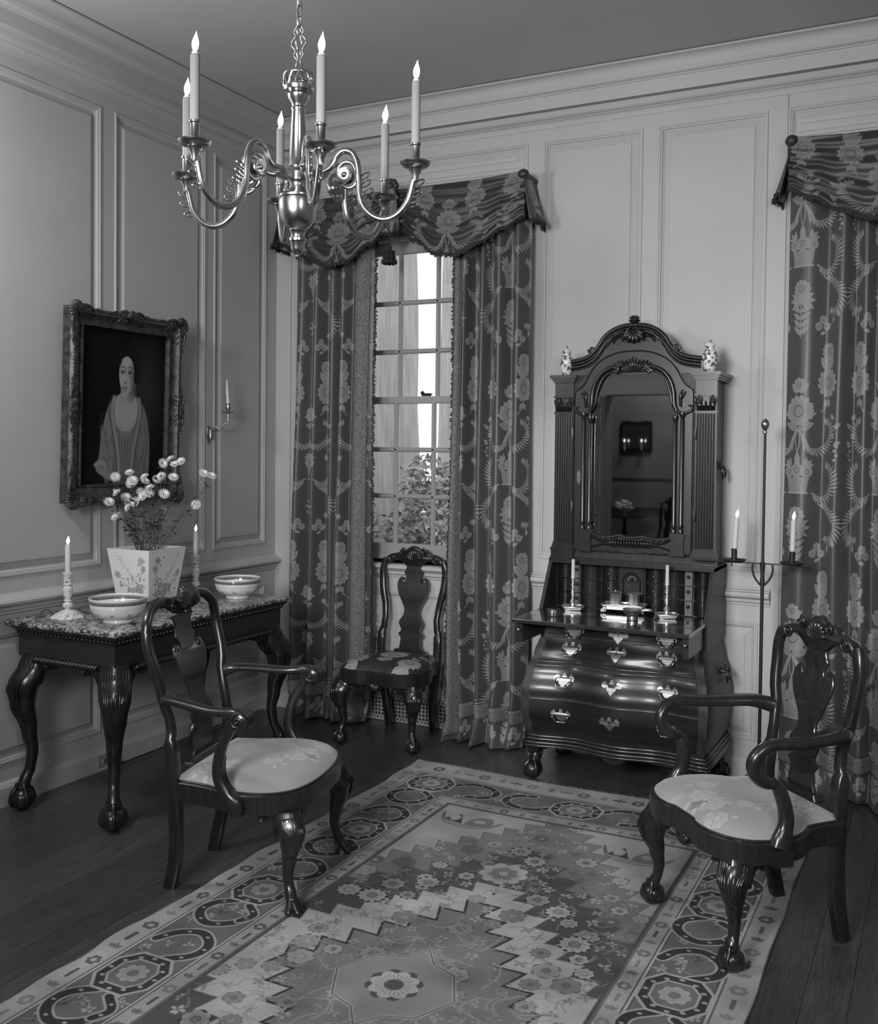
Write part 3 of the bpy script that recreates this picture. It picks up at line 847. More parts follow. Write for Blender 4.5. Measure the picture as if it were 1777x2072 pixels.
# ------------------------------------------------------------------ oriental rug
def rug_pattern(S=480):
    x0, x1, y0, y1 = 1.255, 3.065, -4.20, -0.53
    W, H = int((x1 - x0) * S), int((y1 - y0) * S)
    LT_, GY, MD, DK, BK = .33, .20, .145, .062, .025
    c = Canvas(W, H, MD); rr = random.Random(31)
    Y, X = np.mgrid[0:H, 0:W].astype(np.float32); wx = x0 + (X + .5) / S; wy = y0 + (Y + .5) / S
    cx, cy = 2.165, -2.365
    yy = cy + np.abs(wy - cy)                 # mirrored about the middle of the rug
    ax = np.abs(wx - cx)
    tri = lambda t: np.abs((t % 1.0) - .5) * 2
    def vee(ya, k, amp=.045, per=.082, ph=0.0):
        d = k * (ya - yy) - ax                  # >0 inside
        s_ = (ax * .6 + (ya - yy) * .8)
        return d + amp * (tri(s_ / per + ph) * 2 - 1)
    g = vee(-.90, .72, .040, .10); d_ = vee(-1.25, .88, .050, .115, .3); l = vee(-1.58, .90, .045, .10); n_ = vee(-1.76, .66, .045, .105, .5)
    a = np.full((H, W), LT_ * .80, np.float32)
    # herringbone of the pale spandrels
    a += .03 * (np.abs(((wy + .012 * tri(wx / .03)) / .016) % 1.0 - .5) < .2)
    a[g > 0] = GY * .75; a[d_ > 0] = DK; a[l > 0] = LT_; a[n_ > 0] = MD
    for q, v, w in ((g, .09, .004), (d_, .11, .005), (l, .11, .004), (n_, BK, .010)): a[np.abs(q) < w] = v
    a[np.abs(d_ - .010) < .002] = .24
    c.a = a
    px = lambda x, y: ((x - x0) * S, (y - y0) * S)
    def blossom(x, y, R, pet, v, dk, core):
        u, w = px(x, y); c.flower(u, w, R * S * 1.12, pet, dk, dk, a0=.3); c.flower(u, w, R * S, pet, v, dk, core)
    def spray(x, y, R, v):
        u, w = px(x, y); a0 = rr.uniform(0, 6.3)
        for k in range(rr.choice([3, 4, 5])): c.ellipse(u + R * S * .55 * math.cos(a0 + k * 1.4), w + R * S * .55 * math.sin(a0 + k * 1.4), R * S * .34, R * S * .22, v, a0 + k * 1.4)
        c.ellipse(u, w, R * S * .16, R * S * .16, DK)
    # scattered blossoms by band
    def val(q, x, y):
        i, j = int((y - y0) * S), int((x - x0) * S)
        return q[min(H - 1, max(0, i)), min(W - 1, max(0, j))]
    pts = []
    for k in range(2600):
        x, y = rr.uniform(1.66, 2.67), rr.uniform(-4.2 + .5, -1.0)
        vg, vd, vl, vn = val(g, x, y), val(d_, x, y), val(l, x, y), val(n_, x, y)
        if vg < .02: continue
        R = rr.choice([.018, .022, .03, .042])
        if any((x - p[0]) ** 2 + (y - p[1]) ** 2 < (R + p[2] + .008) ** 2 for p in pts): continue
        if min(abs(vg), abs(vd), abs(vl), abs(vn)) < R * .9: continue
        pts.append((x, y, R))
        if vn > 0: bg, v, dk = MD, rr.choice([.24, .20, .28]), .09
        elif vl > 0: bg, v, dk = LT_, rr.choice([.19, .24]), .13
        elif vd > 0: bg, v, dk = DK, rr.choice([.30, .22]), .03
        else: bg, v, dk = GY, rr.choice([.32, .10, .27]), .09
        if R >= .03: blossom(x, y, R, rr.choice([6, 8, 10]), v, dk, rr.choice([.10, .28]))
        else: spray(x, y, R * 1.2, v)
        for q in range(2):
            ang = rr.uniform(0, 6.3); u, w = px(x, y)
            c.stroke(spline([(u, w), (u + S * .03 * math.cos(ang), w + S * .03 * math.sin(ang)), (u + S * .06 * math.cos(ang + .6), w + S * .06 * math.sin(ang + .6))], 4), 2.0, v * .8, 1.5, .6)
    # fine vines in the middle ground
    for k in range(170):
        x, y = rr.uniform(1.7, 2.62), rr.uniform(-3.0, -1.8)
        if val(n_, x, y) < .03: continue
        ang = rr.uniform(0, 6.3); p = [px(x, y)]
        for q in range(4):
            ang += rr.uniform(-.9, .9); p.append((p[-1][0] + S * .035 * math.cos(ang), p[-1][1] + S * .035 * math.sin(ang)))
        c.stroke(spline(p, 4), 2.4, .25, 1.5, .7)
    # centre medallion, large palmette above it
    for s_ in (1,):
        o = px(2.15, -2.36); dm = [(o[0] + S * q[0], o[1] + S * q[1]) for q in ((0, .22), (.05, .15), (.13, .12), (.19, 0), (.13, -.12), (.05, -.15), (0, -.22), (-.05, -.15), (-.13, -.12), (-.19, 0), (-.13, .12), (-.05, .15))]
        c.poly(dm, .20); c.stroke(dm + [dm[0]], 6, .28); c.stroke(dm + [dm[0]], 2, .06)
        blossom(2.15, -2.36, .075, 8, .33, .06, .06); blossom(2.13, -1.53, .09, 9, .30, .09, .20); c.flower(*px(2.13, -1.53), .055 * S, 7, .15, .08, .27)
        for dx in (-.24, .24): blossom(cx + dx, -1.72, .042, 10, .31, .03, .2); blossom(cx + dx * 1.5, -1.9, .05, 12, .31, .03, .15)
    # corner boats with plumes in the pale spandrels
    for bx, by, m in ((1.80, -1.12, 1), (2.50, -1.15, -1), (1.80, -3.6, 1), (2.50, -3.6, -1)):
        u, w = px(bx, by)
        for k in (0, 9): c.stroke(spline([(u - S * .13, w + S * .045 - k), (u - S * .09, w - S * .035 - k), (u, w - S * .062 - k), (u + S * .09, w - S * .04 - k), (u + S * .14, w + S * .03 - k)], 6), 2.5, .05)
        c.poly([(u - S * .10, w - S * .03), (u - S * .05, w + S * .05), (u - S * .01, w - S * .05)], .04); c.ellipse(u - S * .06, w, S * .022, S * .03, .30)
        c.poly(spline([(u + S * .0, w - S * .05), (u + S * .03, w + S * .04), (u + S * .09, w + S * .05), (u + S * .10, w - S * .03)], 4, True), .13); c.ellipse(u + S * .05, w, S * .025, S * .02, .26)
    # ---------------- borders
    fx0, fx1, fy0, fy1 = 1.645, 2.690, -3.735, -.995
    def outside(ix0, ix1, iy0, iy1): return (wx < ix0) | (wx > ix1) | (wy < iy0) | (wy > iy1)
    inner = outside(fx0, fx1, fy0, fy1); c.a[inner] = .27
    main = outside(1.572, 2.763, -3.81, -.922); c.a[main] = .115
    outer = outside(1.345, 2.970, -4.045, -.685); c.a[outer] = .30
    def rect(x_0, x_1, y_0, y_1, w, v):
        p = [px(x_0, y_0), px(x_1, y_0), px(x_1, y_1), px(x_0, y_1), px(x_0, y_0)]; c.stroke(p, w, v)
    rect(fx0, fx1, fy0, fy1, 6, .06); rect(fx0 - .010, fx1 + .010, fy0 - .01, fy1 + .01, 3, .10)
    for e, w, v in ((0, 7, .34), (.006, 2.2, .05), (-.006, 2.2, .05)): rect(1.572 - e, 2.763 + e, -3.81 - e, -.922 + e, w, v)
    for e, w, v in ((0, 7, .34), (.007, 2.2, .05), (-.007, 2.2, .05)): rect(1.345 - e, 2.970 + e, -4.045 - e, -.685 + e, w, v)
    # guard stripes: small blossoms and bars
    def guard(along, n, size):
        for k in range(n):
            t = (k + .5) / n
            for (p, ang) in along(t):
                u, w = px(*p); v = rr.choice([.10, .16, .06])
                if k % 3 == 0: c.flower(u, w, size * S, 6, v, .27, .28)
                elif k % 3 == 1:
                    for q in range(3): c.leaf(u, w, size * S * 1.2, size * S * .3, ang + (q - 1) * .8, v, .27)
                else:
                    c.stroke([(u - size * S * .8 * math.cos(ang), w - size * S * .8 * math.sin(ang)), (u + size * S * .8 * math.cos(ang), w + size * S * .8 * math.sin(ang))], size * S * .5, v); c.stroke([(u, w - size * S * .7), (u, w + size * S * .7)], 3, v)
    guard(lambda t: [((1.609, fy0 + (fy1 - fy0) * t), 1.57), ((2.727, fy0 + (fy1 - fy0) * t), 1.57)], 40, .022)
    guard(lambda t: [((fx0 + (fx1 - fx0) * t, -.958), 0)], 15, .022)
    guard(lambda t: [((1.300, -4.15 + 3.55 * t), 1.57), ((3.018, -4.15 + 3.55 * t), 1.57)], 44, .026)
    guard(lambda t: [((1.36 + 1.6 * t, -.61), 0)], 20, .030)
    # main border: lobed medallions joined by looping dark bands
    def band(p, w=.030):
        q = [px(*z) for z in spline(p, 7)]
        c.stroke(q, (w + .014) * S, .30); c.stroke(q, w * S, .026)
        for k in range(4, len(q), 7): c.ellipse(q[k][0], q[k][1], .007 * S, .005 * S, .30)
    def medal(x, y, rx, ry, hor):
        o = [(x + rx * a_, y + ry * b_) for a_, b_ in ((-1, -.45), (-.55, -1), (.55, -1), (1, -.45), (1, .45), (.55, 1), (-.55, 1), (-1, .45))]
        oc = o + [o[0]]
        P_ = [px(*q) for q in oc]
        c.poly(P_, .030); c.stroke(P_, .010 * S, .32)
        P2 = [px(x + (q[0] - x) * .66, y + (q[1] - y) * .66) for q in oc]; c.poly(P2, .13); c.stroke(P2, .007 * S, .32)
        for k in range(12):
            a_ = k * PI / 6; u, w = px(x + rx * .84 * math.cos(a_), y + ry * .86 * math.sin(a_)); c.ellipse(u, w, .008 * S, .006 * S, .30)
        c.flower(*px(x, y), min(rx, ry) * .48 * S, 8, .30, .12, .13)
    def fill(x_0, x_1, y_0, y_1, n):
        for k in range(n):
            x, y = rr.uniform(x_0, x_1), rr.uniform(y_0, y_1); spray(x, y, .022, rr.choice([.28, .24, .05, .32]))
            u, w = px(x, y); ang = rr.uniform(0, 6); c.stroke([(u, w), (u + .03 * S * math.cos(ang), w + .03 * S * math.sin(ang))], 2, .22)
    fill(1.37, 1.55, -4.0, -.72, 130); fill(2.79, 2.95, -4.0, -.72, 130); fill(1.4, 2.95, -.90, -.71, 55)
    for bx in (1.458, 2.866):
        yv = -.80
        k = 0
        while yv > -4.1:
            y2 = yv - .62; m = (yv + y2) / 2; h = .085
            band([(bx - .02, yv - .10), (bx - h, yv - .16), (bx - h, m + .08), (bx - .02, m + .03), (bx + .05, m + .06), (bx + h, m + .12)])
            band([(bx + .02, y2 + .10), (bx + h, y2 + .16), (bx + h, m - .08), (bx + .02, m - .03), (bx - .05, m - .06), (bx - h, m - .12)])
            band([(bx + .03, yv - .12), (bx + h, yv - .17), (bx + h * .8, yv - .22)], .024)
            medal(bx, yv, .098, .105, False); yv = y2; k += 1
    by = -.803
    for mx in (1.458, 2.15, 2.866):
        if mx < 2.8:
            x2 = mx + .70; m = (mx + x2) / 2; h = .075
            band([(mx + .10, by + .02), (mx + .17, by + h), (m - .09, by + h), (m - .03, by + .02), (m - .06, by - .05), (m - .13, by - h)]); band([(x2 - .10, by - .02), (x2 - .17, by - h), (m + .09, by - h), (m + .03, by - .02), (m + .06, by + .05), (m + .13, by + h)])
        medal(mx, by, .105, .090, True)
    # worn, streaky wool
    st = RNG.normal(0, 1, (H, 1)).astype(np.float32).repeat(W, 1) * .03 + RNG.normal(0, 1, (H, W)).astype(np.float32) * .09
    blot = np.kron(RNG.normal(0, 1, (H // 40 + 1, W // 40 + 1)), np.ones((40, 40)))[:H, :W].astype(np.float32)
    k1 = np.ones(41, np.float32) / 41
    blot = np.apply_along_axis(lambda v: np.convolve(v, k1, 'same'), 0, blot); blot = np.apply_along_axis(lambda v: np.convolve(v, k1, 'same'), 1, blot)
    return np.clip(c.a * (1 + st + blot * .16), .006, 1), (x0, x1, y0, y1)
RUG_A, (rx0, rx1, ry0, ry1) = rug_pattern()
MAT['rug'] = canvas_mat('knotted_wool', RUG_A, rough=0.95, bump=0.25)
def build_rug():
    r = thing('oriental_rug', 'worn oriental rug with zigzag medallion field and bordered edges', 'rug', (0, 0, 0))
    nu, nv = 60, 110
    def P(u, v, h=.005):
        x = rx0 + (rx1 - rx0) * u; y = ry0 + (ry1 - ry0) * v
        ex = .003 * math.sin(v * 37) + .002 * math.sin(v * 91 + 1)
        x += ex * (1 - u) * (u < .02) * 2 + .003 * math.sin(v * 43) * (u > .98)
        y += (.010 * math.sin(u * 11 + .5) - .012 * u) * v ** 6
        return (x, y, h + (.0025 * (1 + math.sin(v * 70)) if u in (0.0, 1.0) else 0))
    mb = MB(); mb.grid(P, nu, nv, uv=lambda u, v: (u, v)); o = mb.build('pile', MAT['rug'], r, angle=180, recalc=False)
    ed = MB()
    n = 200
    for u in (0.0, 1.0): ed.tube([(P(u, k / n)[0], P(u, k / n)[1], .0035) for k in range(n + 1)], .0032, 6)
    ed.build('bound_edge', plain('rug_selvedge', .16, .9, noise=.3, nscale=120), r)
    f = MB(); rr = random.Random(4)
    for k in range(420):
        u = k / 419; p = P(u, 1.0); a = rr.uniform(-.6, .6); L = rr.uniform(.012, .034)
        f.add([(p[0] - .002, p[1] - .004, .005), (p[0] + .002, p[1] - .004, .005), (p[0] + .001 + a * L, p[1] + L, .001), (p[0] - .001 + a * L, p[1] + L, .001)], [(0, 1, 2, 3)])
    tag(f.build('fringe', plain('cotton_fringe', .22, .9), r, smooth=False), kind='stuff')
build_rug()

# ------------------------------------------------------------------ carved seat furniture
def fan(mb, o, up, side, nrm, R, n=9, spread=1.2, thick=0.006, wid=None, squash=1.0):
    """carved shell: radiating ridges around o"""
    o, up, side, nrm = Vector(o), Vector(up).normalized(), Vector(side).normalized(), Vector(nrm).normalized()
    for k in range(n):
        a = (k / (n - 1) - 0.5) * 2 * spread
        d = up * math.cos(a) * squash + side * math.sin(a); L = R * (1.0 - 0.10 * (a / spread) ** 2)
        w = wid or (R * spread / n * 0.95)
        path = [o + d * L * t + nrm * thick * (0.2 + 1.0 * math.sin(PI * (0.08 + 0.85 * t))) for t in (0.06, 0.25, 0.5, 0.75, 0.92, 1.0)]
        ww = [0.25, 0.5, 0.8, 1.05, 0.95, 0.35]
        mb.sweep(path, lambda i, t, w=w: [(w * ww[i] * math.cos(q), w * 0.8 * ww[i] * math.sin(q)) for q in (0, PI / 3, 2 * PI / 3, PI, 4 * PI / 3, 5 * PI / 3)], side=tuple(d.cross(nrm)))
def scroll(mb, c, ax, u, r0, turns=1.6, th=0.006, start=0.0, hand=1):
    """carved volute round the axis ax, starting along u"""
    ax, u = Vector(ax).normalized(), Vector(u).normalized(); w = ax.cross(u); c = Vector(c)
    n = int(22 * turns); path = []
    for k in range(n + 1):
        t = k / n; a = start + hand * turns * 2 * PI * t; r = r0 * (1 - 0.82 * t)
        path.append(c + u * r * math.cos(a) + w * r * math.sin(a) + ax * th * 0.6 * t)
    mb.tube(path, lambda t: th * (1 - 0.35 * t), 7)
    mb.sphere(c + ax * th * 0.7, r0 * 0.22, 8, 6)

def claw_foot(mb, c, d, r=0.036, toe=0.0058):
    """ball gripped by four talons; c = floor point under the ball, d = outward direction"""
    c, d = Vector(c), Vector((d[0], d[1], 0)).normalized(); w = Vector((-d.y, d.x, 0))
    b = c + Vector((0, 0, r * 0.96))
    mb.sphere(b, (r, r, r * 0.96), 18, 12)
    for dr in (d, w, -w, -d):
        path = []
        for a in (78, 58, 40, 18, -4, -24, -40):
            t = math.radians(a); path.append(b + dr * (r * 1.03 * math.cos(t)) + Vector((0, 0, r * 1.04 * math.sin(t))))
        path[0] = b + dr * r * 0.35 + Vector((0, 0, r * 1.35))
        rad = [1.5, 1.1, 1.35, 0.8, 1.15, 0.7, 0.25]
        mb.sweep(path, lambda i, t: [(toe * rad[i] * math.cos(q), toe * rad[i] * math.sin(q)) for q in [k * PI / 4 for k in range(8)]])
def pad_foot(mb, c, d):
    """three-toed drake foot"""
    c, d = Vector(c), Vector((d[0], d[1], 0)).normalized(); w = Vector((-d.y, d.x, 0))
    for a, L in ((0, 0.048), (0.75, 0.038), (-0.75, 0.038)):
        dr = d * math.cos(a) + w * math.sin(a)
        path = [c - dr * 0.006 + V(0, 0, 0.085), c + V(0, 0, 0.055) + dr * 0.004, c + dr * L * 0.5 + V(0, 0, 0.030), c + dr * L * 0.9 + V(0, 0, 0.014), c + dr * L * 1.1 + V(0, 0, 0.006)]
        rr_ = [0.010, 0.013, 0.014, 0.012, 0.006]
        mb.sweep(spline(path, 4), lambda i, t: [(lerp_table(list(zip((0, .25, .5, .75, 1), rr_)), t) * x, lerp_table(list(zip((0, .25, .5, .75, 1), rr_)), t) * y) for x, y in rsq(1, 1, 10, 2.2)])
    mb.lathe([(0.026, 0.0), (0.03, 0.003), (0.028, 0.010), (0.018, 0.03), (0.016, 0.05)], c + d * 0.012, 14)

def cabriole(parent, top, d, foot, H, mat, kind='claw', knee=0.043, ankle=0.0165, carve='shell', name='leg', r=0.036, brackets=None):
    """curved leg: top = (x, y) under the rail, d outward direction, foot = (x, y) on floor, H height of its top"""
    d = Vector((d[0], d[1], 0)).normalized(); w = Vector((-d.y, d.x, 0))
    T = Vector((top[0], top[1], 0)); F = Vector((foot[0], foot[1], 0))
    tab_o = [(0, 0.0), (0.10, 0.004), (0.22, 0.027), (0.36, 0.022), (0.55, 0.002), (0.74, -0.013), (0.86, -0.012), (0.93, -0.004), (1.0, 0.0)]
    tab_r = [(0, knee * 0.90), (0.10, knee), (0.22, knee * 0.97), (0.36, knee * 0.76), (0.55, knee * 0.55), (0.74, ankle * 1.12), (0.86, ankle), (0.94, ankle * 1.15), (1.0, ankle * 1.25)]
    zf = r * 1.75 if kind == 'claw' else 0.05
    sc = H / 0.37
    path = []; n = 30
    for i in range(n + 1):
        t = i / n; z = H + (zf - H) * t
        base = T.lerp(F, min(1, t) ** 1.2)
        path.append(base + d * lerp_table(tab_o, t) * sc + V(0, 0, z))
    mb = MB()
    mb.sweep(path, lambda i, t: rsq(lerp_table(tab_r, t), lerp_table(tab_r, t), 16, 2.0 + 1.6 * (1 - min(1, t * 1.5))), side=tuple((d + w).normalized()))
    if kind == 'claw': claw_foot(mb, F, d, r, 0.0058 * r / 0.036)
    else: pad_foot(mb, F, d)
    o = mb.build(name, mat, parent, angle=60)
    # carving that hugs the knee
    def surf(t, a, lift=0.0):
        base = T.lerp(F, min(1, t) ** 1.2) + d * lerp_table(tab_o, t) * sc + V(0, 0, H + (zf - H) * t)
        r_ = lerp_table(tab_r, t); p = 2.0 + 1.6 * (1 - min(1, t * 1.5)); ph = a + PI / 4
        R_ = r_ / (abs(math.cos(ph)) ** p + abs(math.sin(ph)) ** p) ** (1 / p)
        return base + (d * math.cos(a) + w * math.sin(a)) * (R_ + lift)
    cm = MB(); q = sc ** 0.5
    if carve == 'shell':
        for k in range(9):
            ak = (k - 4) * 0.24
            pts = [surf(t, ak * (1 - ((t - .05) / .42)) , .001 + .003 * math.sin(PI * min(1, max(0, (t - .03) / .45)))) for t in (.05, .12, .20, .28, .36, .43, .47)]
            cm.tube(pts, lambda u: .0016 + .0052 * math.sin(PI * (.30 + .70 * (1 - u))) * (1 - .6 * u), 6)
        cm.sphere(surf(.49, 0, .001), .006, 8, 6)
    elif carve == 'leaf':
        for k in range(9):
            ak = (k - 4) * 0.26; L = .52 - .035 * abs(k - 4)
            pts = [surf(.03 + L * u, ak * (1 - .45 * u) + .06 * math.sin(7 * u + k), .0005 + .002 * math.sin(PI * u)) for u in (0, .15, .3, .45, .6, .75, .9, 1.0)]
            cm.tube(pts, lambda u: (.0012 + .0040 * math.sin(PI * (.12 + .85 * u)) ** .8) * q, 6)
    if cm.v: tag(cm.build('knee_carving', mat, o, angle=60), kind='stuff')
    # scrolled brackets lying along the rails
    if brackets is None: brackets = [(w, d), (-w, d)]
    for bd, nr_ in brackets:
        bdir, nv = Vector((bd[0], bd[1], 0)).normalized(), Vector((nr_[0], nr_[1], 0)).normalized()
        bm_ = MB(); c0 = T + bdir * (knee * 0.62) + nv * (knee * 0.45)
        outl = [(0, 0), (0.060 * sc, 0), (0.066 * sc, -0.012 * q), (0.060 * sc, -0.030 * q), (0.044 * sc, -0.036 * q), (0.028 * sc, -0.030 * q), (0.018 * sc, -0.040 * q), (0.008 * sc, -0.066 * q), (0, -0.090 * q)]
        bm_.plate(outl, -0.016 * q, 0.012 * q, lambda a_, b_, e_: c0 + bdir * a_ + nv * e_ + V(0, 0, H * 0.992 + b_), 0.003)
        br = bm_.build('knee_bracket', mat, o, angle=50)
        vm = MB(); scroll(vm, c0 + bdir * 0.046 * sc + nv * 0.012 * q + V(0, 0, H * 0.992 - 0.019 * q), nv, V(0, 0, 1), 0.019 * q, 1.6, 0.0052 * q); vm.build('volute', mat, br, angle=60)
    return o

SPLAT = [(0.445, .072), (0.458, .060), (0.480, .054), (0.505, .050), (0.512, .058), (0.522, .066), (0.528, .056), (0.540, .049), (0.556, .056), (0.572, .064), (0.590, .061), (0.604, .050), (0.625, .040), (0.645, .038), (0.668, .046),
         (0.700, .062), (0.730, .077), (0.760, .086), (0.785, .088), (0.805, .083), (0.818, .074), (0.822, .064), (0.814, .054), (0.804, .053), (0.803, .060), (0.809, .064), (0.803, .068), (0.793, .062), (0.790, .052), (0.800, .044), (0.815, .041), (0.828, .044), (0.836, .050), (0.845, .053), (0.856, .048), (0.872, .042), (0.890, .043), (0.905, .052), (0.918, .066)]

def make_chair(name, label, arms, crest, feet, seat_mat, mat, loc, rz, hx, half, rake, wf, wb, yf, hoop=1.0, splat=1.0, group=None):
    ch = thing(name, label, 'chair', (loc[0], loc[1], 0), rz, group)
    SH = 0.392; RB = 0.326
    def back_y(z): return lerp_table(rake, z)
    # stiles
    for s in (-1, 1):
        mb = MB(); path = []; zz = [0.33, 0.38, 0.44, 0.48, 0.515, 0.53, 0.545, 0.56, 0.60, 0.64, 0.68, 0.72, 0.76, 0.80, 0.84, 0.87, 0.895, 0.915]
        for z in zz: path.append((s * lerp_table(hx, z), back_y(z), z))
        def sec(i, t):
            z = zz[i]
            if z < 0.53: return rsq(0.021, 0.021, 12, 6)
            return rsq(lerp_table([(0.53, .0185), (0.58, .0165), (0.75, .019), (0.92, .018)], z), 0.0155, 12, 3.0)
        mb.sweep(path, sec, side=(1, 0, 0))
        mb.build('stile', mat, ch, angle=50)
        lm = MB(); lp = spline([(s * lerp_table(hx, .36), -0.203, 0.37), (s * (lerp_table(hx, .36) * .8 + wb * .2), -0.203, 0.30), (s * (lerp_table(hx, .36) * .35 + wb * .65), -0.210, 0.19), (s * wb, -0.224, 0.09), (s * wb * 0.99, -0.243, 0.0)], 5)
        lm.sweep(lp, lambda i, t: rsq(0.0205 - 0.002 * t, 0.021 + 0.001 * t, 12, 7), side=(1, 0, 0))
        lm.build('leg', mat, ch, angle=40)
    # crest rail
    cm = MB()
    if crest == 'shell':
        k = hx[-4][1]
        cp = spline([(-k, .890), (-k * .955, .925), (-k * .82, .957), (-k * .62, .975), (-k * .42, .974), (-.062, .958), (-.03, .948), (.03, .948), (.062, .958), (k * .42, .974), (k * .62, .975), (k * .82, .957), (k * .955, .925), (k, .890)], 6)
        cm.sweep([(x, back_y(z), z) for x, z in cp], lambda i, t: rsq(0.0145, 0.0175 + 0.010 * math.exp(-((t - .5) / .14) ** 2), 12, 3.0), side=(0, 1, 0))
        co = cm.build('crest_rail', mat, ch, angle=50)
        sh = MB(); oz = 0.936; oy = back_y(0.95) + 0.020
        fan(sh, (0, oy - 0.004, oz), (0, -0.10, 1), (1, 0, 0), (0, 1, 0.1), 0.094, 13, 1.05, 0.034, wid=0.0062)
        sh.sphere((0, oy + 0.004, oz + 0.042), (0.048, 0.026, 0.044), 14, 10)
        for x in (-0.014, 0, 0.014): sh.sphere((x, oy + 0.008, oz - 0.006), 0.0085, 8, 6)
        tag(sh.build('carved_shell', mat, co, angle=60), kind='stuff')
        for sx in (-1, 1):
            v_ = MB(); scroll(v_, (sx * 0.072, oy - 0.008, oz + 0.018), (0, 1, 0), (0, 0, 1), 0.018, 1.3, 0.0045, hand=sx); v_.build('volute', mat, co, angle=60)
    else:
        outl = [(0, .990), (.020, .987), (.036, .976), (.048, .966), (.058, .972), (.070, .972), (.080, .962), (.086, .952), (.104, .948), (.128, .944), (.148, .932), (.166, .912), (.172, .894), (.150, .890), (.138, .902), (.118, .914), (.092, .916), (.072, .908), (.055, .896), (.044, .884)]
        outl = [(x * hoop, z) for x, z in outl]
        full = outl + [(-x, z) for x, z in reversed(outl[1:])]
        cm.plate(full, -0.014, 0.015, lambda a, b, e: (a, back_y(b) + e, b), 0.005)
        co = cm.build('crest_rail', mat, ch, angle=50)
        sh = MB()
        oy = back_y(0.94) + 0.016
        fan(sh, (0, oy - .002, 0.915), (0, -0.06, 1), (1, 0, 0), (0, 1, 0.1), 0.060, 9, 1.25, 0.009)
        tag(sh.build('carved_shell', mat, co, angle=60), kind='stuff')
        for sx in (-1, 1):
            v_ = MB(); scroll(v_, (sx * 0.062 * hoop, oy + .003, 0.960), (0, 1, 0), (0, 0, 1), 0.018, 1.5, 0.006, hand=-sx); v_.build('volute', mat, co, angle=60)
            v_ = MB(); scroll(v_, (sx * 0.122 * hoop, oy, 0.922), (0, 1, 0), (sx, 0, 0), 0.022, 1.6, 0.0065, hand=sx); v_.build('volute', mat, co, angle=60)
    # splat and shoe
    right = [(x * splat, z if z > .53 else .53 - (.53 - z) * 1.35) for z, x in SPLAT]
    full = right + [(-x, z) for x, z in reversed(right)]
    sm = MB(); sm.plate(full, -0.0055, 0.0055, lambda a, b, e: (a, back_y(b) + e + 0.010 * math.sin(PI * (b - .41) / .5) - 0.004, b), 0.002)
    sm.build('splat', MAT['walnut_figured'], ch, angle=40)
    k = hx[0][1] - .02
    sb = MB(); sb.plate([(-k, SH + .005), (k, SH + .005), (k * .92, SH + .020), (.085 * splat, SH + .026), (.078 * splat, SH + .044), (-.078 * splat, SH + .044), (-.085 * splat, SH + .026), (-k * .92, SH + .020)], -0.022, 0.020, lambda a, b, e: (a, back_y(.41) + e, b), 0.003)
    sb.bb(-k, k, -0.222, -0.182, RB + .01, SH + .008)
    sb.build('shoe', mat, ch, angle=40)
    # seat rail (plan outline) and slip seat
    half = spline(half, 4)
    outl = [(-x, y) for x, y in half] + [(x, y) for x, y in reversed(half[:-1])]
    rm = MB()
    def rz_(a, b, e): return (a, b, e)
    rm.plate(outl, RB, SH, rz_, 0.004)
    rm.plate([(x * 0.975, y * 0.975) for x, y in outl], SH - 0.002, SH + 0.006, rz_, 0.003)
    rm.build('seat_rail', mat, ch, angle=40)
    cu = MB(); no = len(outl); nr = 14
    cx, cy = 0.0, 0.03
    vs_ = []; uvs = []; fs = []
    for j in range(nr + 1):
        r = 1 - j / nr
        for x, y in outl:
            xx, yy = cx + (x * 0.955 - cx) * r, cy + (y * 0.955 - cy) * r
            vs_.append((xx, yy, SH + 0.004 + 0.040 * (1 - r ** 5) ** 0.75 + 0.006 * (1 - r * r))); uvs.append((xx / 0.5 + 0.5, (yy + 0.72)))
    for j in range(nr):
        for k in range(no):
            k2 = (k + 1) % no
            fs.append((j * no + k, j * no + k2, (j + 1) * no + k2, (j + 1) * no + k))
    cu.add(vs_, fs, uvs)
    cu.build('slip_seat', seat_mat, ch, angle=180)
    # front legs
    for s in (-1, 1):
        d = Vector((s * 0.62, 0.78, 0)).normalized()
        foot = (s * wf, yf); tp = (s * (wf - 0.014), yf - 0.022)
        cabriole(ch, tp, d, foot, RB + .006, mat, 'claw' if feet == 'claw' else 'pad', knee=0.045, carve='shell' if feet == 'pad' else 'leaf', brackets=[((-s, 0), (0, 1)), ((0, -1), (s, 0))])
    if crest != 'shell':
        pn = MB(); y0_ = half[-1][1] - .012
        pn.plate([(-.045, RB + .01), (.045, RB + .01), (.036, RB - .012), (.018, RB - .028), (0, RB - .038), (-.018, RB - .028), (-.036, RB - .012)], y0_ - .02, y0_, lambda a, b, e: (a, e, b), .003)
        fan(pn, (0, y0_, RB + .014), (0, 0.05, -1), (1, 0, 0), (0, 1, 0), 0.046, 7, 1.0, 0.012)
        for sx in (-1, 1): scroll(pn, (sx * 0.034, y0_, RB), (0, 1, 0), (0, 0, 1), 0.013, 1.4, 0.004, hand=sx)
        pn.build('carved_pendant', mat, ch, angle=60)
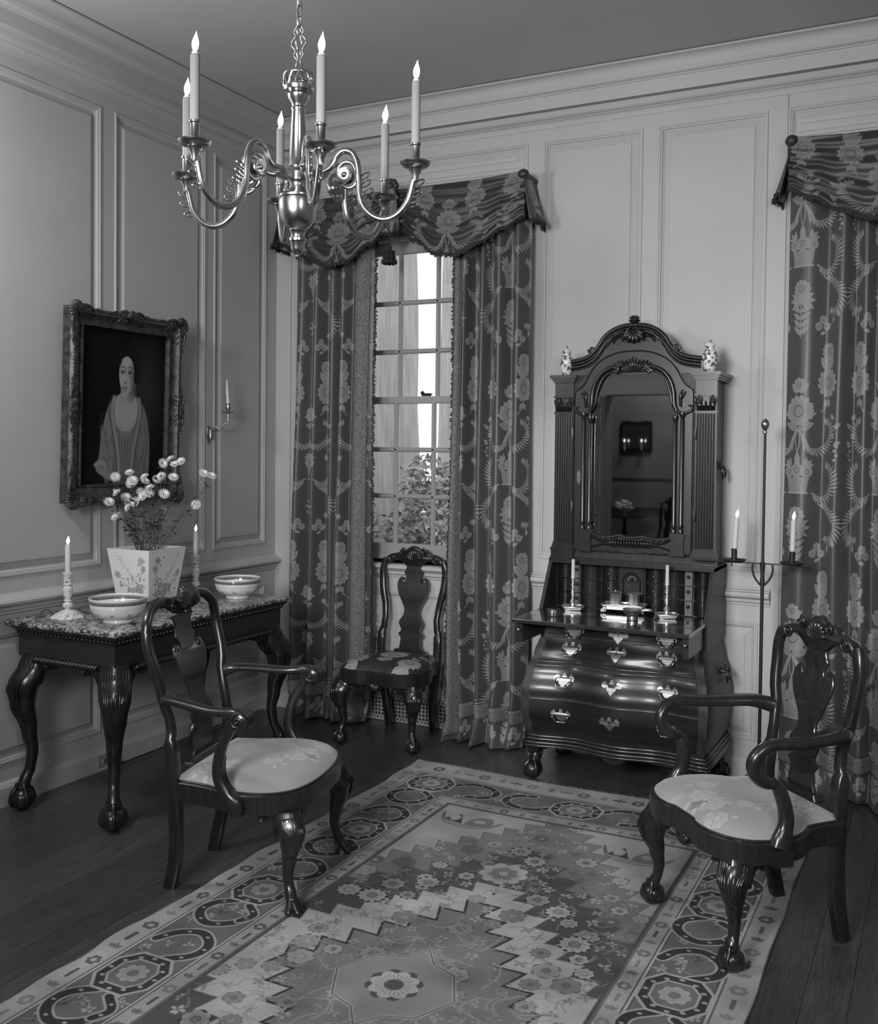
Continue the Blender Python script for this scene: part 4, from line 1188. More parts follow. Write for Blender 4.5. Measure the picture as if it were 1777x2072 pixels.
    # arms
    if arms == 'knuckle':
        for s in (-1, 1):
            am = MB()
            p = spline([(s * lerp_table(hx, .66), back_y(.66) + .004, .668), (s * .262, -.190, .676), (s * .291, -.11, .670), (s * .314, -.03, .662), (s * .327, .03, .664), (s * .332, .066, .668), (s * .333, .085, .662)], 6)
            am.sweep(p, lambda i, t: rsq(lerp_table([(0, .020), (.14, .034), (.35, .026), (.6, .021), (.8, .024), (1, .028)], t), lerp_table([(0, .024), (.2, .014), (.5, .015), (1, .017)], t), 12, 2.6), side=(1, 0, 0))
            ao = am.build('arm', mat, ch, angle=60)
            kn = MB(); c = V(s * .333, .090, .648)
            kn.lathe([(0.0, -.034), (.024, -.034), (.032, -.026), (.0335, 0), (.032, .026), (.024, .034), (0, .034)], c, 18, axis=(1, 0, 0))
            for e in (-.017, 0, .017):
                kn.tube([c + V(e, .0345 * math.cos(a), .0345 * math.sin(a)) for a in [k * PI / 8 - PI / 2 for k in range(9)]], 0.0045, 6)
            kn.build('knuckle', mat, ao, angle=60)
            for sx in (-1, 1):
                v_ = MB(); scroll(v_, c + V(sx * .033, 0, 0), (sx, 0, 0), (0, 0, 1), 0.025, 1.5, 0.0055); v_.build('volute', mat, ao, angle=60)
            su = MB()
            q = spline([(s * .331, .060, .652), (s * .328, .045, .605), (s * .320, .018, .555), (s * .312, .002, .500), (s * .308, .002, .445), (s * .307, .028, .395), (s * .307, .060, .362), (s * .306, .066, .326)], 6)
            su.sweep(q, lambda i, t: rsq(lerp_table([(0, .020), (.2, .016), (.5, .0175), (.8, .024), (1, .024)], t), lerp_table([(0, .022), (.2, .016), (.6, .021), (.85, .027), (1, .020)], t), 12, 2.8), side=(1, 0, 0))
            so = su.build('arm_support', mat, ch, angle=60)
            rd = MB()
            for e in (-.012, 0, .012):
                rd.tube([(x + e, y + .020 * (0.6 + 0.4 * k / len(q)), z + .008) for k, (x, y, z) in enumerate(q) if 16 < k < 38], 0.0048, 6)
            rd.build('reeding', mat, so, angle=60)
    elif arms == 'crook':
        for s in (-1, 1):
            am = MB()
            p = spline([(s * lerp_table(hx, .65), back_y(.66) + .006, .655), (s * .216, -.165, .668), (s * .244, -.08, .666), (s * .262, .02, .666), (s * .268, .085, .672), (s * .267, .130, .664), (s * .262, .160, .634), (s * .258, .160, .598), (s * .258, .136, .570), (s * .262, .102, .555), (s * .266, .078, .556)], 6)
            am.sweep(p, lambda i, t: rsq(lerp_table([(0, .022), (.12, .036), (.3, .026), (.5, .020), (.8, .020), (1, .014)], t), lerp_table([(0, .026), (.15, .020), (.5, .017), (.8, .020), (1, .010)], t), 12, 2.3), side=(1, 0, 0))
            am.build('arm', mat, ch, angle=60)
            su = MB()
            q = spline([(s * .264, .100, .568), (s * .268, .082, .545), (s * .274, .066, .500), (s * .280, .062, .455), (s * .284, .072, .415), (s * .286, .088, .375)], 6)
            su.sweep(q, lambda i, t: rsq(lerp_table([(0, .015), (.3, .020), (.7, .020), (1, .025)], t), lerp_table([(0, .010), (.3, .021), (.7, .023), (.9, .032), (1, .032)], t), 12, 2.4), side=(1, 0, 0))
            su.bb(s * .286 - .024, s * .286 + .024, .056, .120, RB + .002, .376)
            su.build('arm_support', mat, ch, angle=60)
    return ch

# pale brocade of the two armchair seats
def brocade(lo, hi, dk):
    c = Canvas(512, 1024, lo); rr = random.Random(21)
    for k in range(26):
        x, y = rr.uniform(40, 470), rr.uniform(40, 980); v = rr.choice([hi, hi, dk])
        R = rr.uniform(22, 46)
        if v == hi: c.flower(x, y, R, rr.choice([7, 9, 12]), lo + (hi - lo) * .8, lo * .93, hi, a0=rr.uniform(0, 3))
        else:
            a = rr.uniform(0, 6)
            for j in range(5): c.leaf(x, y, R * 1.5, R * .2, a + (j - 2) * .35, dk if j % 2 else lo + (dk - lo) * .7, lo)
        for j in range(6):
            a = rr.uniform(0, 6.28); c.leaf(x + R * 1.1 * math.cos(a), y + R * 1.1 * math.sin(a), rr.uniform(20, 44), rr.uniform(4, 9), a + rr.uniform(-.7, .7), hi if j % 2 else lo * .9, lo)
        pts = spline([(x + rr.uniform(-70, 70), y + rr.uniform(-70, 70)) for _ in range(4)], 6); c.stroke(pts, 3, lo * .88)
    return c.a * (1 + RNG.normal(0, .05, (1024, 512)).astype(np.float32))
MAT['brocade'] = canvas_mat('pale_brocade', brocade(0.26, 0.37, 0.13), rough=0.75, sheen=0.2)
MAT['walnut_figured'] = wood('figured_walnut', 0.007, 0.022, (4, 4, 1.6), rough=0.36, coat=0.4)
MAT['damask_seat'] = canvas_mat('dark_flowered_damask', np.tile(damask(0.022, 0.30), (1, 1)), rough=0.6)
HX_A = [(0.33, .222), (.44, .224), (.53, .224), (.545, .216), (.60, .214), (.66, .226), (.72, .242), (.78, .254), (.84, .261), (.88, .261), (.905, .254), (.93, .238), (.95, .21)]
HX_B = [(.33, .178), (.44, .180), (.53, .178), (.545, .170), (.60, .168), (.66, .178), (.72, .190), (.78, .198), (.84, .201), (.88, .197), (.905, .188), (.93, .172), (.95, .15)]
HX_C = [(.33, .166), (.44, .168), (.53, .166), (.545, .158), (.60, .152), (.66, .158), (.72, .172), (.78, .183), (.84, .187), (.88, .183), (.905, .174), (.93, .157), (.95, .135)]
SEAT_A = [(.236, -.205), (.246, -.13), (.262, -.06), (.285, .0), (.300, .06), (.298, .13), (.275, .19), (.23, .235), (.16, .262), (.08, .275), (0, .278)]
SEAT_B = [(.205, -.205), (.212, -.12), (.222, -.07), (.245, -.045), (.272, 0), (.288, .06), (.288, .12), (.268, .18), (.22, .225), (.15, .250), (.09, .250), (.06, .238), (0, .236)]
SEAT_C = [(.180, -.205), (.184, -.13), (.192, -.07), (.208, -.04), (.228, 0), (.240, .06), (.236, .12), (.215, .175), (.17, .215), (.11, .232), (.075, .228), (.05, .218), (0, .218)]
RK_A = [(.33, -.200), (.44, -.206), (.55, -.217), (.70, -.247), (.90, -.288), (1.03, -.315)]
RK_B = [(.33, -.200), (.45, -.203), (.55, -.215), (.70, -.238), (.85, -.255), (1.0, -.270)]
make_chair('armchair', 'carved armchair with rolled knuckle arms, pale brocade seat, beside marble-topped table', 'knuckle', 'shell', 'pad', MAT['brocade'], MAT['walnut'], (1.352, -1.945), -1.325, HX_A, SEAT_A, RK_A, .246, .172, .228, splat=1.28)
make_chair('armchair', 'carved armchair with looped crook arms, pale brocade seat, before the candlestand', 'crook', 'scroll', 'claw', MAT['brocade'], MAT['walnut'], (2.965, -1.522), 2.348, HX_B, SEAT_B, RK_B, .228, .163, .202, hoop=1.13, splat=1.12)
make_chair('side_chair', 'armless carved chair with dark flowered damask seat under the window', None, 'scroll', 'claw', MAT['damask_seat'], MAT['walnut'], (0.956, -0.275), PI + 0.06, HX_C, SEAT_C, RK_B, .205, .135, .185, hoop=1.06, splat=1.05)

# ------------------------------------------------------------------ marble-topped side table
def marble():
    m, nt, b = mat_base('veined_marble')
    tc = nt.nodes.new('ShaderNodeTexCoord')
    n0 = N(nt, 'ShaderNodeTexNoise', Scale=7.0, Detail=5.0, Roughness=0.6)
    ad = nt.nodes.new('ShaderNodeVectorMath'); ad.operation = 'MULTIPLY_ADD'; ad.inputs[1].default_value = (0.16, 0.16, 0.16)
    nt.links.new(tc.outputs['Object'], n0.inputs['Vector']); nt.links.new(n0.outputs['Color'], ad.inputs[0]); nt.links.new(tc.outputs['Object'], ad.inputs[2])
    mp = nt.nodes.new('ShaderNodeMapping'); mp.inputs['Scale'].default_value = (1.3, 0.7, 2.0); mp.inputs['Rotation'].default_value = (0, 0, 0.5)
    nt.links.new(ad.outputs[0], mp.inputs['Vector'])
    vo = nt.nodes.new('ShaderNodeTexVoronoi'); vo.feature = 'DISTANCE_TO_EDGE'; vo.inputs['Scale'].default_value = 22.0
    v2 = nt.nodes.new('ShaderNodeTexVoronoi'); v2.feature = 'DISTANCE_TO_EDGE'; v2.inputs['Scale'].default_value = 60.0
    nt.links.new(mp.outputs[0], vo.inputs['Vector']); nt.links.new(mp.outputs[0], v2.inputs['Vector'])
    r1 = ramp(nt, [(0.0, 0.02), (0.05, 0.07), (0.13, 0.55), (1.0, 0.75)]); r2 = ramp(nt, [(0.0, 0.18), (0.06, 0.75), (0.2, 1.0)])
    nt.links.new(vo.outputs['Distance'], r1.inputs['Fac']); nt.links.new(v2.outputs['Distance'], r2.inputs['Fac'])
    n3 = N(nt, 'ShaderNodeTexNoise', Scale=9.0, Detail=3.0); r3 = ramp(nt, [(0.35, 0.5), (0.60, 1.0)])
    nt.links.new(tc.outputs['Object'], n3.inputs['Vector']); nt.links.new(n3.outputs['Fac'], r3.inputs['Fac'])
    def mul(a, c):
        x = nt.nodes.new('ShaderNodeMix'); x.data_type = 'RGBA'; x.blend_type = 'MULTIPLY'; x.inputs['Factor'].default_value = 1
        nt.links.new(a, x.inputs[6]); nt.links.new(c, x.inputs[7]); return x.outputs[2]
    nt.links.new(mul(mul(r1.outputs[0], r2.outputs[0]), r3.outputs[0]), b.inputs['Base Color'])
    b.inputs['Roughness'].default_value = 0.22; b.inputs['Coat Weight'].default_value = 0.3
    return m
MAT['marble'] = marble()
def build_table():
    X0, X1, Y0, Y1, ZT = 0.012, 0.636, -1.905, -0.745, 0.785
    t = thing('side_table', 'carved mahogany side table with veined marble top against the panelled wall', 'table', (0, 0, 0))
    def frame_z(prof, x0, x1, y0, y1, mat, name, parent, closed_top=True):
        mb = MB(); vs_ = []
        for p, z in prof: vs_ += [(x0 - p * 0.2, y0 - p, z), (x1 + p, y0 - p, z), (x1 + p, y1 + p, z), (x0 - p * 0.2, y1 + p, z)]
        fs = []
        for i in range(len(prof) - 1):
            for k in range(4): fs.append((i * 4 + k, i * 4 + (k + 1) % 4, i * 4 + 4 + (k + 1) % 4, i * 4 + 4 + k))
        fs.append((0, 1, 2, 3)); e = (len(prof) - 1) * 4; fs.append((e, e + 1, e + 2, e + 3))
        mb.add(vs_, fs); return mb.build(name, mat, parent, angle=30)
    frame_z([(-.012, ZT - .020), (-.005, ZT - .019), (-.001, ZT - .013), (0, ZT - .007), (-.003, ZT - .001), (-.006, ZT)], X0, X1, Y0, Y1, MAT['marble'], 'marble_slab', t)
    ax0, ax1, ay0, ay1 = 0.062, 0.604, -1.873, -0.777
    frame_z([(0, .728), (.006, .730), (.010, .736), (.013, .746), (.022, .754), (.024, .7645), (0, .7645)], ax0, ax1, ay0, ay1, MAT['mahogany'], 'cornice_moulding', t)
    ap = MB(); ap.bb(ax0, ax1, ay0, ay1, 0.640, 0.729); ap.build('apron', MAT['table_wood'], t, smooth=False)
    # carved bead under the slab
    eg = MB()
    n = int((ax1 - ax0) / 0.021)
    for k in range(n): eg.sphere((ax0 + (k + .5) * (ax1 - ax0) / n, ay0 - .013, .741), (.006, .006, .007), 8, 6)
    n2 = int((ay1 - ay0) / 0.021)
    for k in range(n2): eg.sphere((ax1 + .013, ay0 + (k + .5) * (ay1 - ay0) / n2, .741), (.006, .006, .007), 8, 6)
    tag(eg.build('carved_beading', MAT['mahogany'], t), kind='stuff')
    # gadrooned edge below the apron: slanting lobes
    gd = MB()
    def lobes(p0, p1, nrm):
        p0, p1, nrm = Vector(p0), Vector(p1), Vector(nrm); L = (p1 - p0).length; dr = (p1 - p0) / L; k = int(L / 0.017)
        for i in range(k):
            c = p0 + dr * (i + .5) * L / k
            a = c - dr * 0.012 + V(0, 0, -0.013) + nrm * 0.002; b_ = c + dr * 0.012 + V(0, 0, 0.012) + nrm * 0.004
            mdl = (a + b_) / 2 + nrm * 0.010
            gd.tube([a, a.lerp(mdl, .55), mdl, mdl.lerp(b_, .45), b_], lambda q: 0.0035 + 0.0058 * math.sin(PI * q), 6)
    lobes((ax0 + .10, ay0 - .004, .630), (ax1 - .09, ay0 - .004, .630), (0, -1, 0))
    lobes((ax1 + .004, ay0 + .10, .630), (ax1 + .004, ay1 - .10, .630), (1, 0, 0))
    lobes((ax0 + .10, ay1 + .004, .630), (ax1 - .09, ay1 + .004, .630), (0, 1, 0))
    tag(gd.build('gadrooned_edge', MAT['mahogany'], t, angle=60), kind='stuff')
    bk = MB(); bk.bb(ax0 + .08, ax1 - .07, ay0 + .002, ay0 + .03, .618, .642); bk.bb(ax1 - .03, ax1 - .002, ay0 + .07, ay1 - .07, .618, .642); bk.bb(ax0 + .08, ax1 - .07, ay1 - .03, ay1 - .002, .618, .642)
    bk.build('apron_fillet', MAT['mahogany'], t, smooth=False)
    for tx, ty, d, fx, fy in ((.558, -1.826, (.72, -.69), .612, -1.888), (.558, -.824, (.72, .69), .605, -.775), (.118, -1.826, (-.35, -.94), .105, -1.892), (.118, -.824, (-.35, .94), .105, -.772)):
        cabriole(t, (tx, ty), d, (fx, fy), 0.642, MAT['mahogany'], 'claw', knee=0.058, ankle=0.0215, carve='leaf', r=0.049, brackets=([((-1, 0), (0, -1 if ty < -1 else 1)), ((0, 1 if ty < -1 else -1), (1, 0))] if tx > .3 else [((1, 0), (0, -1 if ty < -1 else 1))]))
MAT['table_wood'] = wood('mahogany_apron', 0.009, 0.026, (0.7, 0.7, 6), rough=0.35, coat=0.4)
build_table()

# ------------------------------------------------------------------ secretary desk with looking-glass door
def ring_plate(mb, outer, inner, d0, d1, fn):
    n = len(outer); vs_ = []; fs = []
    for pts, d in ((outer, d0), (outer, d1), (inner, d1), (inner, d0)):
        for a, b in pts: vs_.append(fn(a, b, d))
    for i in range(4):
        j = (i + 1) % 4
        for k in range(n):
            k2 = (k + 1) % n
            fs.append((i * n + k, i * n + k2, j * n + k2, j * n + k))
    mb.add(vs_, fs)
def resample(pts, n, c):
    """closed outline resampled by angle about c"""
    P = spline(pts, 1, True) if False else pts
    out = []
    for k in range(n):
        a = 2 * PI * k / n; dx, dy = math.cos(a), math.sin(a); best = None
        for i in range(len(P)):
            (x0, y0), (x1, y1) = P[i - 1], P[i]
            x0 -= c[0]; x1 -= c[0]; y0 -= c[1]; y1 -= c[1]
            ex, ey = x1 - x0, y1 - y0; det = dx * -ey + ex * dy
            if abs(det) < 1e-12: continue
            t = (x0 * -ey + ex * y0) / det; s_ = (dx * y0 - dy * x0) / det
            if t > 0 and -1e-9 <= s_ <= 1 + 1e-9 and (best is None or t > best): best = t
        out.append((c[0] + dx * best, c[1] + dy * best))
    return out

CX = 2.212
def build_secretary():
    W = MAT['mahogany']; WH = MAT['mahogany_h']
    s = thing('secretary_desk', 'dark mahogany secretary with arched looking-glass door and open writing lid', 'secretary', (CX, 0, 0))
    mir = lambda h: h + [(-x, z) for x, z in reversed(h) if abs(x) > 1e-9]
    # ---- upper case
    up = MB(); up.bb(-.365, .365, -.250, -.022, 1.0, 1.872); up.build('bookcase_body', MAT['case_side'], s, smooth=False)
    YP = -.276
    for sx in (-1, 1):
        pl = MB(); c = sx * .334
        pl.bb(c - .046, c + .046, YP + .012, -.24, 1.0, 1.842)
        # plinth and base mouldings
        for z0, z1, e in ((1.0, 1.045, .010), (1.045, 1.055, .013), (1.055, 1.066, .007), (1.066, 1.080, .004), (1.692, 1.702, .004), (1.778, 1.840, .001)): pl.bb(c - .046 - e, c + .046 + e, YP + .012 - e, -.24, z0, z1)
        # reeds between the flutes
        for k in range(7):
            x = c - .036 + .012 * k; pl.lathe([(.0045, 1.082), (.0045, 1.690)], (x, YP + .011, 0), 8)
        po = pl.build('pilaster', W, s, angle=35)
        cp = MB()
        cp.bb(c - .050, c + .050, YP, -.25, 1.768, 1.778)
        for e in (-1, 1): scroll(cp, (c + e * .034, YP - .002, 1.752), (0, -1, 0), (0, 0, 1), .017, 1.5, .0045, hand=e)
        for k in range(5): cp.tube(spline([(c - .036 + .018 * k, YP + .010, 1.704), (c - .038 + .019 * k, YP + .002, 1.725), (c - .040 + .020 * k, YP - .006, 1.744)], 4), lambda t: .0055 * (1 - .4 * t), 6)
        for k in range(4): cp.tube(spline([(c - .027 + .018 * k, YP + .010, 1.704), (c - .027 + .018 * k, YP, 1.716), (c - .027 + .018 * k, YP - .006, 1.724)], 4), .0045, 6)
        cp.build('pilaster_capital', W, po, angle=60)
        co = MB()
        for z0, z1, e in ((1.840, 1.850, .006), (1.850, 1.860, .012), (1.860, 1.876, .020)): co.bb(c - .046 - e, c + .046 + e, YP + .006 - e, -.022, z0, z1)
        co.build('cornice_block', W, s, smooth=False)
    # ---- hooded pediment
    half = [(0, 2.098), (.035, 2.097), (.075, 2.088), (.115, 2.068), (.145, 2.040), (.165, 2.008), (.190, 1.978), (.222, 1.956), (.262, 1.944), (.300, 1.938), (.318, 1.936)]
    half = spline(half, 3)
    body = half + [(.318, 1.872)]
    full = body + [(-x, z) for x, z in reversed(body) if abs(x) > 1e-9]
    hd = MB(); hd.plate(full, -.262, -.022, lambda a, b, e: (a, e, b)); hd.build('pediment', WH, s, angle=40)
    arch = [(-x, z) for x, z in reversed(half)] + half[1:]
    mo = MB()
    for off, dy, r in ((0.0, -.272, .011), (-.014, -.268, .006), (-.028, -.266, .009), (-.040, -.263, .004)):
        mo.tube([(x * (1 + off * .9), dy, z + off) for x, z in arch], r, 8)
    for sx in (-1, 1):
        mo.box((sx * .325, -.262, 1.918), (.030, .024, .046))
        mo.tube([(sx * .322, -.268, 1.936), (sx * .322, -.03, 1.936)], .010, 8)
    mo.build('hood_moulding', W, s, angle=60)
    cv = MB()
    for sx in (-1, 1):
        scroll(cv, (sx * .200, -.276, 1.992), (0, -1, 0), (sx, 0, 0), .016, 1.3, .006, hand=-sx)
        cv.tube(spline([(sx * .02, -.272, 2.060), (sx * .06, -.274, 2.068), (sx * .09, -.272, 2.056), (sx * .11, -.270, 2.036), (sx * .135, -.268, 2.0)], 5), lambda t: .0075 * (1 - .5 * t), 7)
        cv.tube(spline([(sx * .03, -.268, 2.04), (sx * .075, -.270, 2.045), (sx * .10, -.268, 2.02)], 5), lambda t: .005, 6)
    fan(cv, (0, -.270, 2.075), (0, 0, -1), (1, 0, 0), (0, -1, 0), .062, 7, 1.2, .014)
    for sx in (-1, 1):
        for k in range(3): cv.tube(spline([(sx * .012, -.282, 2.09), (sx * (.022 + .008 * k), -.290, 2.075 - .014 * k), (sx * (.038 + .006 * k), -.282, 2.066 - .02 * k)], 4), .006, 6)
    cv.build('carved_cartouche', W, s, angle=60)
    fi = MB(); fi.lathe([(.016, 2.095), (.020, 2.100), (.012, 2.108), (.024, 2.116), (.026, 2.122), (.018, 2.126), (.022, 2.134), (.014, 2.142), (0, 2.144)], (0, -.262, 0), 14, squash=lambda a: 1 + .12 * math.cos(6 * a)); fi.build('finial', W, s, angle=50)
    # ---- door with shaped looking glass
    dz = spline([(0, 1.985), (.06, 1.982), (.12, 1.965), (.17, 1.935), (.205, 1.895), (.225, 1.855), (.245, 1.825), (.283, 1.800)], 3)
    outer = dz + [(.283, 1.045)]; outer = outer + [(-x, z) for x, z in reversed(outer) if abs(x) > 1e-9]
    gi = spline([(0, 1.888), (.075, 1.888), (.110, 1.884), (.140, 1.862), (.160, 1.825), (.176, 1.775), (.180, 1.740), (.192, 1.715), (.204, 1.700), (.204, 1.60), (.204, 1.40), (.204, 1.20), (.204, 1.150), (.190, 1.128), (.15, 1.116), (.09, 1.116), (.055, 1.126), (.03, 1.118), (0, 1.116)], 2)
    inner = gi + [(-x, z) for x, z in reversed(gi) if abs(x) > 1e-9]
    n = 160; c0 = (0, 1.45)
    do = MB(); ring_plate(do, resample(outer, n, c0), resample(inner, n, c0), -.268, -.248, lambda a, b, e: (a, e, b))
    door = do.build('door', W, s, angle=40)
    gl = MB(); gl.plate(inner, -.256, -.252, lambda a, b, e: (a * 1.01, e, b)); gl.build('looking_glass', MAT['mirror'], door, smooth=False)
    bd = MB(); ii = resample(inner, n, c0); bd.tube([(a, -.269, b) for a, b in ii], .006, 7, closed=True)
    oo = resample(outer, n, c0); bd.tube([(a * .985, -.268, 1.45 + (b - 1.45) * .99) for a, b in oo], .0035, 6, closed=True)
    bd.build('door_beading', W, door, angle=60)
    for sx in (-1, 1):
        for x in (.200, .232):
            cl = MB(); h = 1.68 if x > .21 else 1.664
            cl.lathe([(.012, 1.150), (.012, 1.165), (.009, 1.170), (.012, 1.180), (.0095, 1.19), (.0095, h - .02), (.007, h - .015), (.012, h), (.014, h + .010), (.012, h + .018)], (sx * x, -.278, 0), 12); cl.build('colonette', W, door, angle=40)
        pb = MB(); pb.bb(sx * .218 - .034, sx * .218 + .034, -.290, -.26, 1.128, 1.148); pb.bb(sx * .218 - .028, sx * .218 + .028, -.286, -.26, 1.065, 1.13); pb.bb(sx * .218 - .034, sx * .218 + .034, -.290, -.26, 1.045, 1.065)
        pb.bb(sx * .218 - .018, sx * .218 + .018, -.289, -.284, 1.078, 1.118); pb.build('colonette_pedestal', W, door, smooth=False)
        sc_ = MB()
        # bold C-scrolls over the shoulders of the glass
        sc_.tube(spline([(sx * .205, -.276, 1.700), (sx * .235, -.278, 1.690), (sx * .268, -.278, 1.702), (sx * .274, -.276, 1.722), (sx * .258, -.276, 1.726)], 5), lambda t: .009 * (1 - .5 * t), 7)
        sc_.tube(spline([(sx * .205, -.278, 1.702), (sx * .194, -.280, 1.735), (sx * .190, -.280, 1.790), (sx * .172, -.282, 1.845), (sx * .135, -.284, 1.888), (sx * .085, -.284, 1.906), (sx * .066, -.282, 1.892), (sx * .08, -.280, 1.880)], 6), lambda t: .0095, 7)
        sc_.tube(spline([(sx * .225, -.274, 1.72), (sx * .222, -.278, 1.77), (sx * .232, -.276, 1.80)], 5), lambda t: .008 * math.sin(PI * (.2 + .75 * t)), 6)
        sc_.tube(spline([(sx * .245, -.272, 1.79), (sx * .225, -.276, 1.76), (sx * .216, -.276, 1.725)], 5), lambda t: .007 * math.sin(PI * (.2 + .75 * t)), 6)
        # leafage beside and over the top
        for k in range(5):
            a = .4 + .42 * k
            sc_.tube(spline([(sx * (.072 + .006 * k), -.282, 1.884), (sx * (.06 + .018 * math.cos(a)), -.290, 1.884 + .03 * math.sin(a) + .004), (sx * (.055 + .045 * math.cos(a)), -.284, 1.888 + .05 * math.sin(a))], 4), lambda t: .006 * (1 - .6 * t), 6)
        sc_.build('carved_scroll', W, door, angle=60)
    lf = MB()
    for k in range(9):
        x = -.048 + .012 * k; h = .062 - .007 * abs(k - 4)
        lf.tube(spline([(x * .4, -.276, 1.890), (x * .9, -.286, 1.890 + h * .5), (x * 1.3, -.276, 1.890 + h)], 4), lambda t: .0065 * (1 - .6 * t), 6)
    for k in range(15):
        x = -.10 + .2 * k / 14; lf.tube(spline([(x, -.274, 1.105), (x * .93, -.284, 1.092), (x * .86, -.276, 1.072)], 4), lambda t: .0062 * (1 - .5 * t), 6)
    for sx in (-1, 1):
        lf.tube(spline([(sx * .19, -.275, 1.118), (sx * .14, -.276, 1.098), (sx * .09, -.276, 1.102), (sx * .06, -.278, 1.112)], 5), .006, 6)
        lf.tube(spline([(sx * .19, -.273, 1.066), (sx * .13, -.275, 1.083), (sx * .08, -.275, 1.078)], 5), .005, 6)
        for k in range(5): lf.sphere((sx * (.075 + .026 * k), -.275, 1.105 + .002 * k), (.009, .005, .006), 8, 6)
    tag(lf.build('carved_leafage', W, door, angle=60), kind='stuff')
    es = MB(); es.plate([(0, .045), (.006, .032), (.012, .034), (.010, .020), (.016, .014), (.008, .006), (.014, 0), (.008, -.006), (.016, -.014), (.010, -.022), (.010, -.034), (.004, -.034), (0, -.045), (-.004, -.034), (-.010, -.034), (-.010, -.022), (-.016, -.014), (-.008, -.006), (-.014, 0), (-.008, .006), (-.016, .014), (-.010, .020), (-.012, .034), (-.006, .032)], -.2705, -.2675, lambda a, b, e: (-.256 + a * .7, e, 1.392 + b * .8)); es.build('escutcheon', MAT['brass'], door, smooth=False)
    for sx, zs_ in ((1, (1.60, 1.23)), (-1, (1.60, 1.25))):
        for z in zs_:
            h = MB(); h.lathe([(.004, -.026), (.005, -.022), (.005, .022), (.004, .026)], (sx * .289, -.270, z), 8); h.build('hinge', MAT['darkbrass'], door, angle=40)
    # ---- desk section: slanted cheeks, gallery, lid
    def cheek(a, b, e): return (e, a, b)
    for sx in (-1, 1):
        ck = MB(); ck.plate([(-.022, .66), (-.428, .66), (-.428, .765), (-.420, .780), (-.300, .988), (-.290, 1.0), (-.022, 1.0)], sx * .372, sx * .389, cheek); ck.build('desk_cheek', MAT['case_side'], s, smooth=False)
    bx = MB(); bx.bb(-.389, .389, -.300, -.022, .984, 1.002); bx.bb(-.389, .389, -.292, -.26, .990, 1.012); bx.bb(-.372, .372, -.420, -.022, .752, .768); bx.bb(-.372, .372, -.05, -.022, .768, .984); bx.build('desk_carcase', W, s, smooth=False)
    YG = -.215
    gal = MB(); gal.bb(-.372, .372, YG + .012, -.05, .768, .984)
    cols = [(-.370, -.285), (-.245, -.150), (-.148, -.066), (.066, .148), (.150, .245), (.285, .370)]
    rows = [(.772, .838), (.842, .906), (.910, .974)]
    for z in (.770, .840, .908, .976): gal.bb(-.372, .372, YG - .010, YG + .012, z - .002, z + .002)
    for x in (-.371, -.284, -.248, -.149, -.064, .064, .149, .248, .284, .371): gal.bb(x - .002, x + .002, YG - .012, YG + .012, .768, .984)
    gal.build('gallery_dividers', W, s, smooth=False)
    for ci, (xa, xb) in enumerate(cols):
        for (za, zb) in rows:
            dm = MB(); bul = .030 if ci in (0, 5) else .020
            sg = -1 if ci in (1, 4) else 1
            dm.grid(lambda u, v: (xa + .001 + (xb - xa - .002) * u, YG - .006 - sg * bul * math.sin(PI * u) * (1.0) - (.0 if sg > 0 else -.0), za + (zb - za) * v), 11, 2)
            d_ = dm.build('small_drawer', MAT['mahogany_gloss'], s, angle=60)
            if ci in (2, 3, 1, 4):
                k = MB(); k.lathe([(.002, 0), (.002, .008), (.005, .010), (.0055, .014), (.003, .018), (0, .0185)], ((xa + xb) / 2, YG - .006 - sg * bul, (za + zb) / 2), 10, axis=(0, -1, 0))
                if ci in (2, 3): k.build('knob', MAT['brass'], d_, angle=60)
    for sx in (-1, 1):
        for (za, zb) in rows:
            st = MB(); st.bb(sx * .265 - .0165, sx * .265 + .0165, YG - .028, YG, za, zb); so = st.build('document_slide', MAT['satinwood'], s, smooth=False)
            k = MB(); k.lathe([(.003, 0), (.003, .006), (.007, .009), (.008, .014), (.004, .018), (0, .0185)], (sx * .265, YG - .028, zb - .022), 10, axis=(0, -1, 0)); k.build('knob', MAT['mahogany'], so, angle=60)
    pd = MB(); pd.bb(-.060, .060, YG - .022, YG, .772, .974); po = pd.build('prospect_door', W, s, smooth=False)
    ar = MB(); ar.tube([(-.040, YG - .024, .775), (-.040, YG - .024, .915)] + [(.040 * math.cos(a), YG - .024, .915 + .036 * math.sin(a)) for a in [PI - k * PI / 10 for k in range(1, 10)]] + [(.040, YG - .024, .915), (.040, YG - .024, .775)], .004, 6)
    fan(ar, (0, YG - .020, .912), (0, 0, 1), (1, 0, 0), (0, -1, 0), .034, 9, 1.4, .008); ar.bb(-.04, .04, YG - .026, YG - .02, .908, .913); ar.build('carved_fan', W, po, angle=60)
    for sx in (-1, 1):
        cl = MB(); cl.lathe([(.006, .772), (.006, .974)], (sx * .0615, YG - .020, 0), 8); cl.build('prospect_column', W, s)
    LZ = .779
    lid = MB(); lid.bb(-.392, .384, -.745, -.418, LZ - .018, LZ); lo = lid.build('writing_lid', MAT['lid_wood'], s, smooth=False)
    bv = lo.modifiers.new('b', 'BEVEL'); bv.width = .003; bv.segments = 2
    inl = MB(); inl.bb(-.01, .07, -.747, -.735, LZ - .017, LZ + .0006); inl.build('lid_lock', W, lo, smooth=False)
    for sx in (-1, 1):
        lp = MB(); lp.bb(sx * .365 - .012, sx * .365 + .012, -.715, -.40, .672, .758); lo2 = lp.build('lid_support', W, s, smooth=False)
        k = MB(); k.lathe([(.003, 0), (.003, .006), (.008, .010), (.009, .015), (.005, .020), (0, .021)], (sx * .365, -.715, .730), 12, axis=(0, -1, 0)); k.build('knob', MAT['brass'], lo2, angle=60)
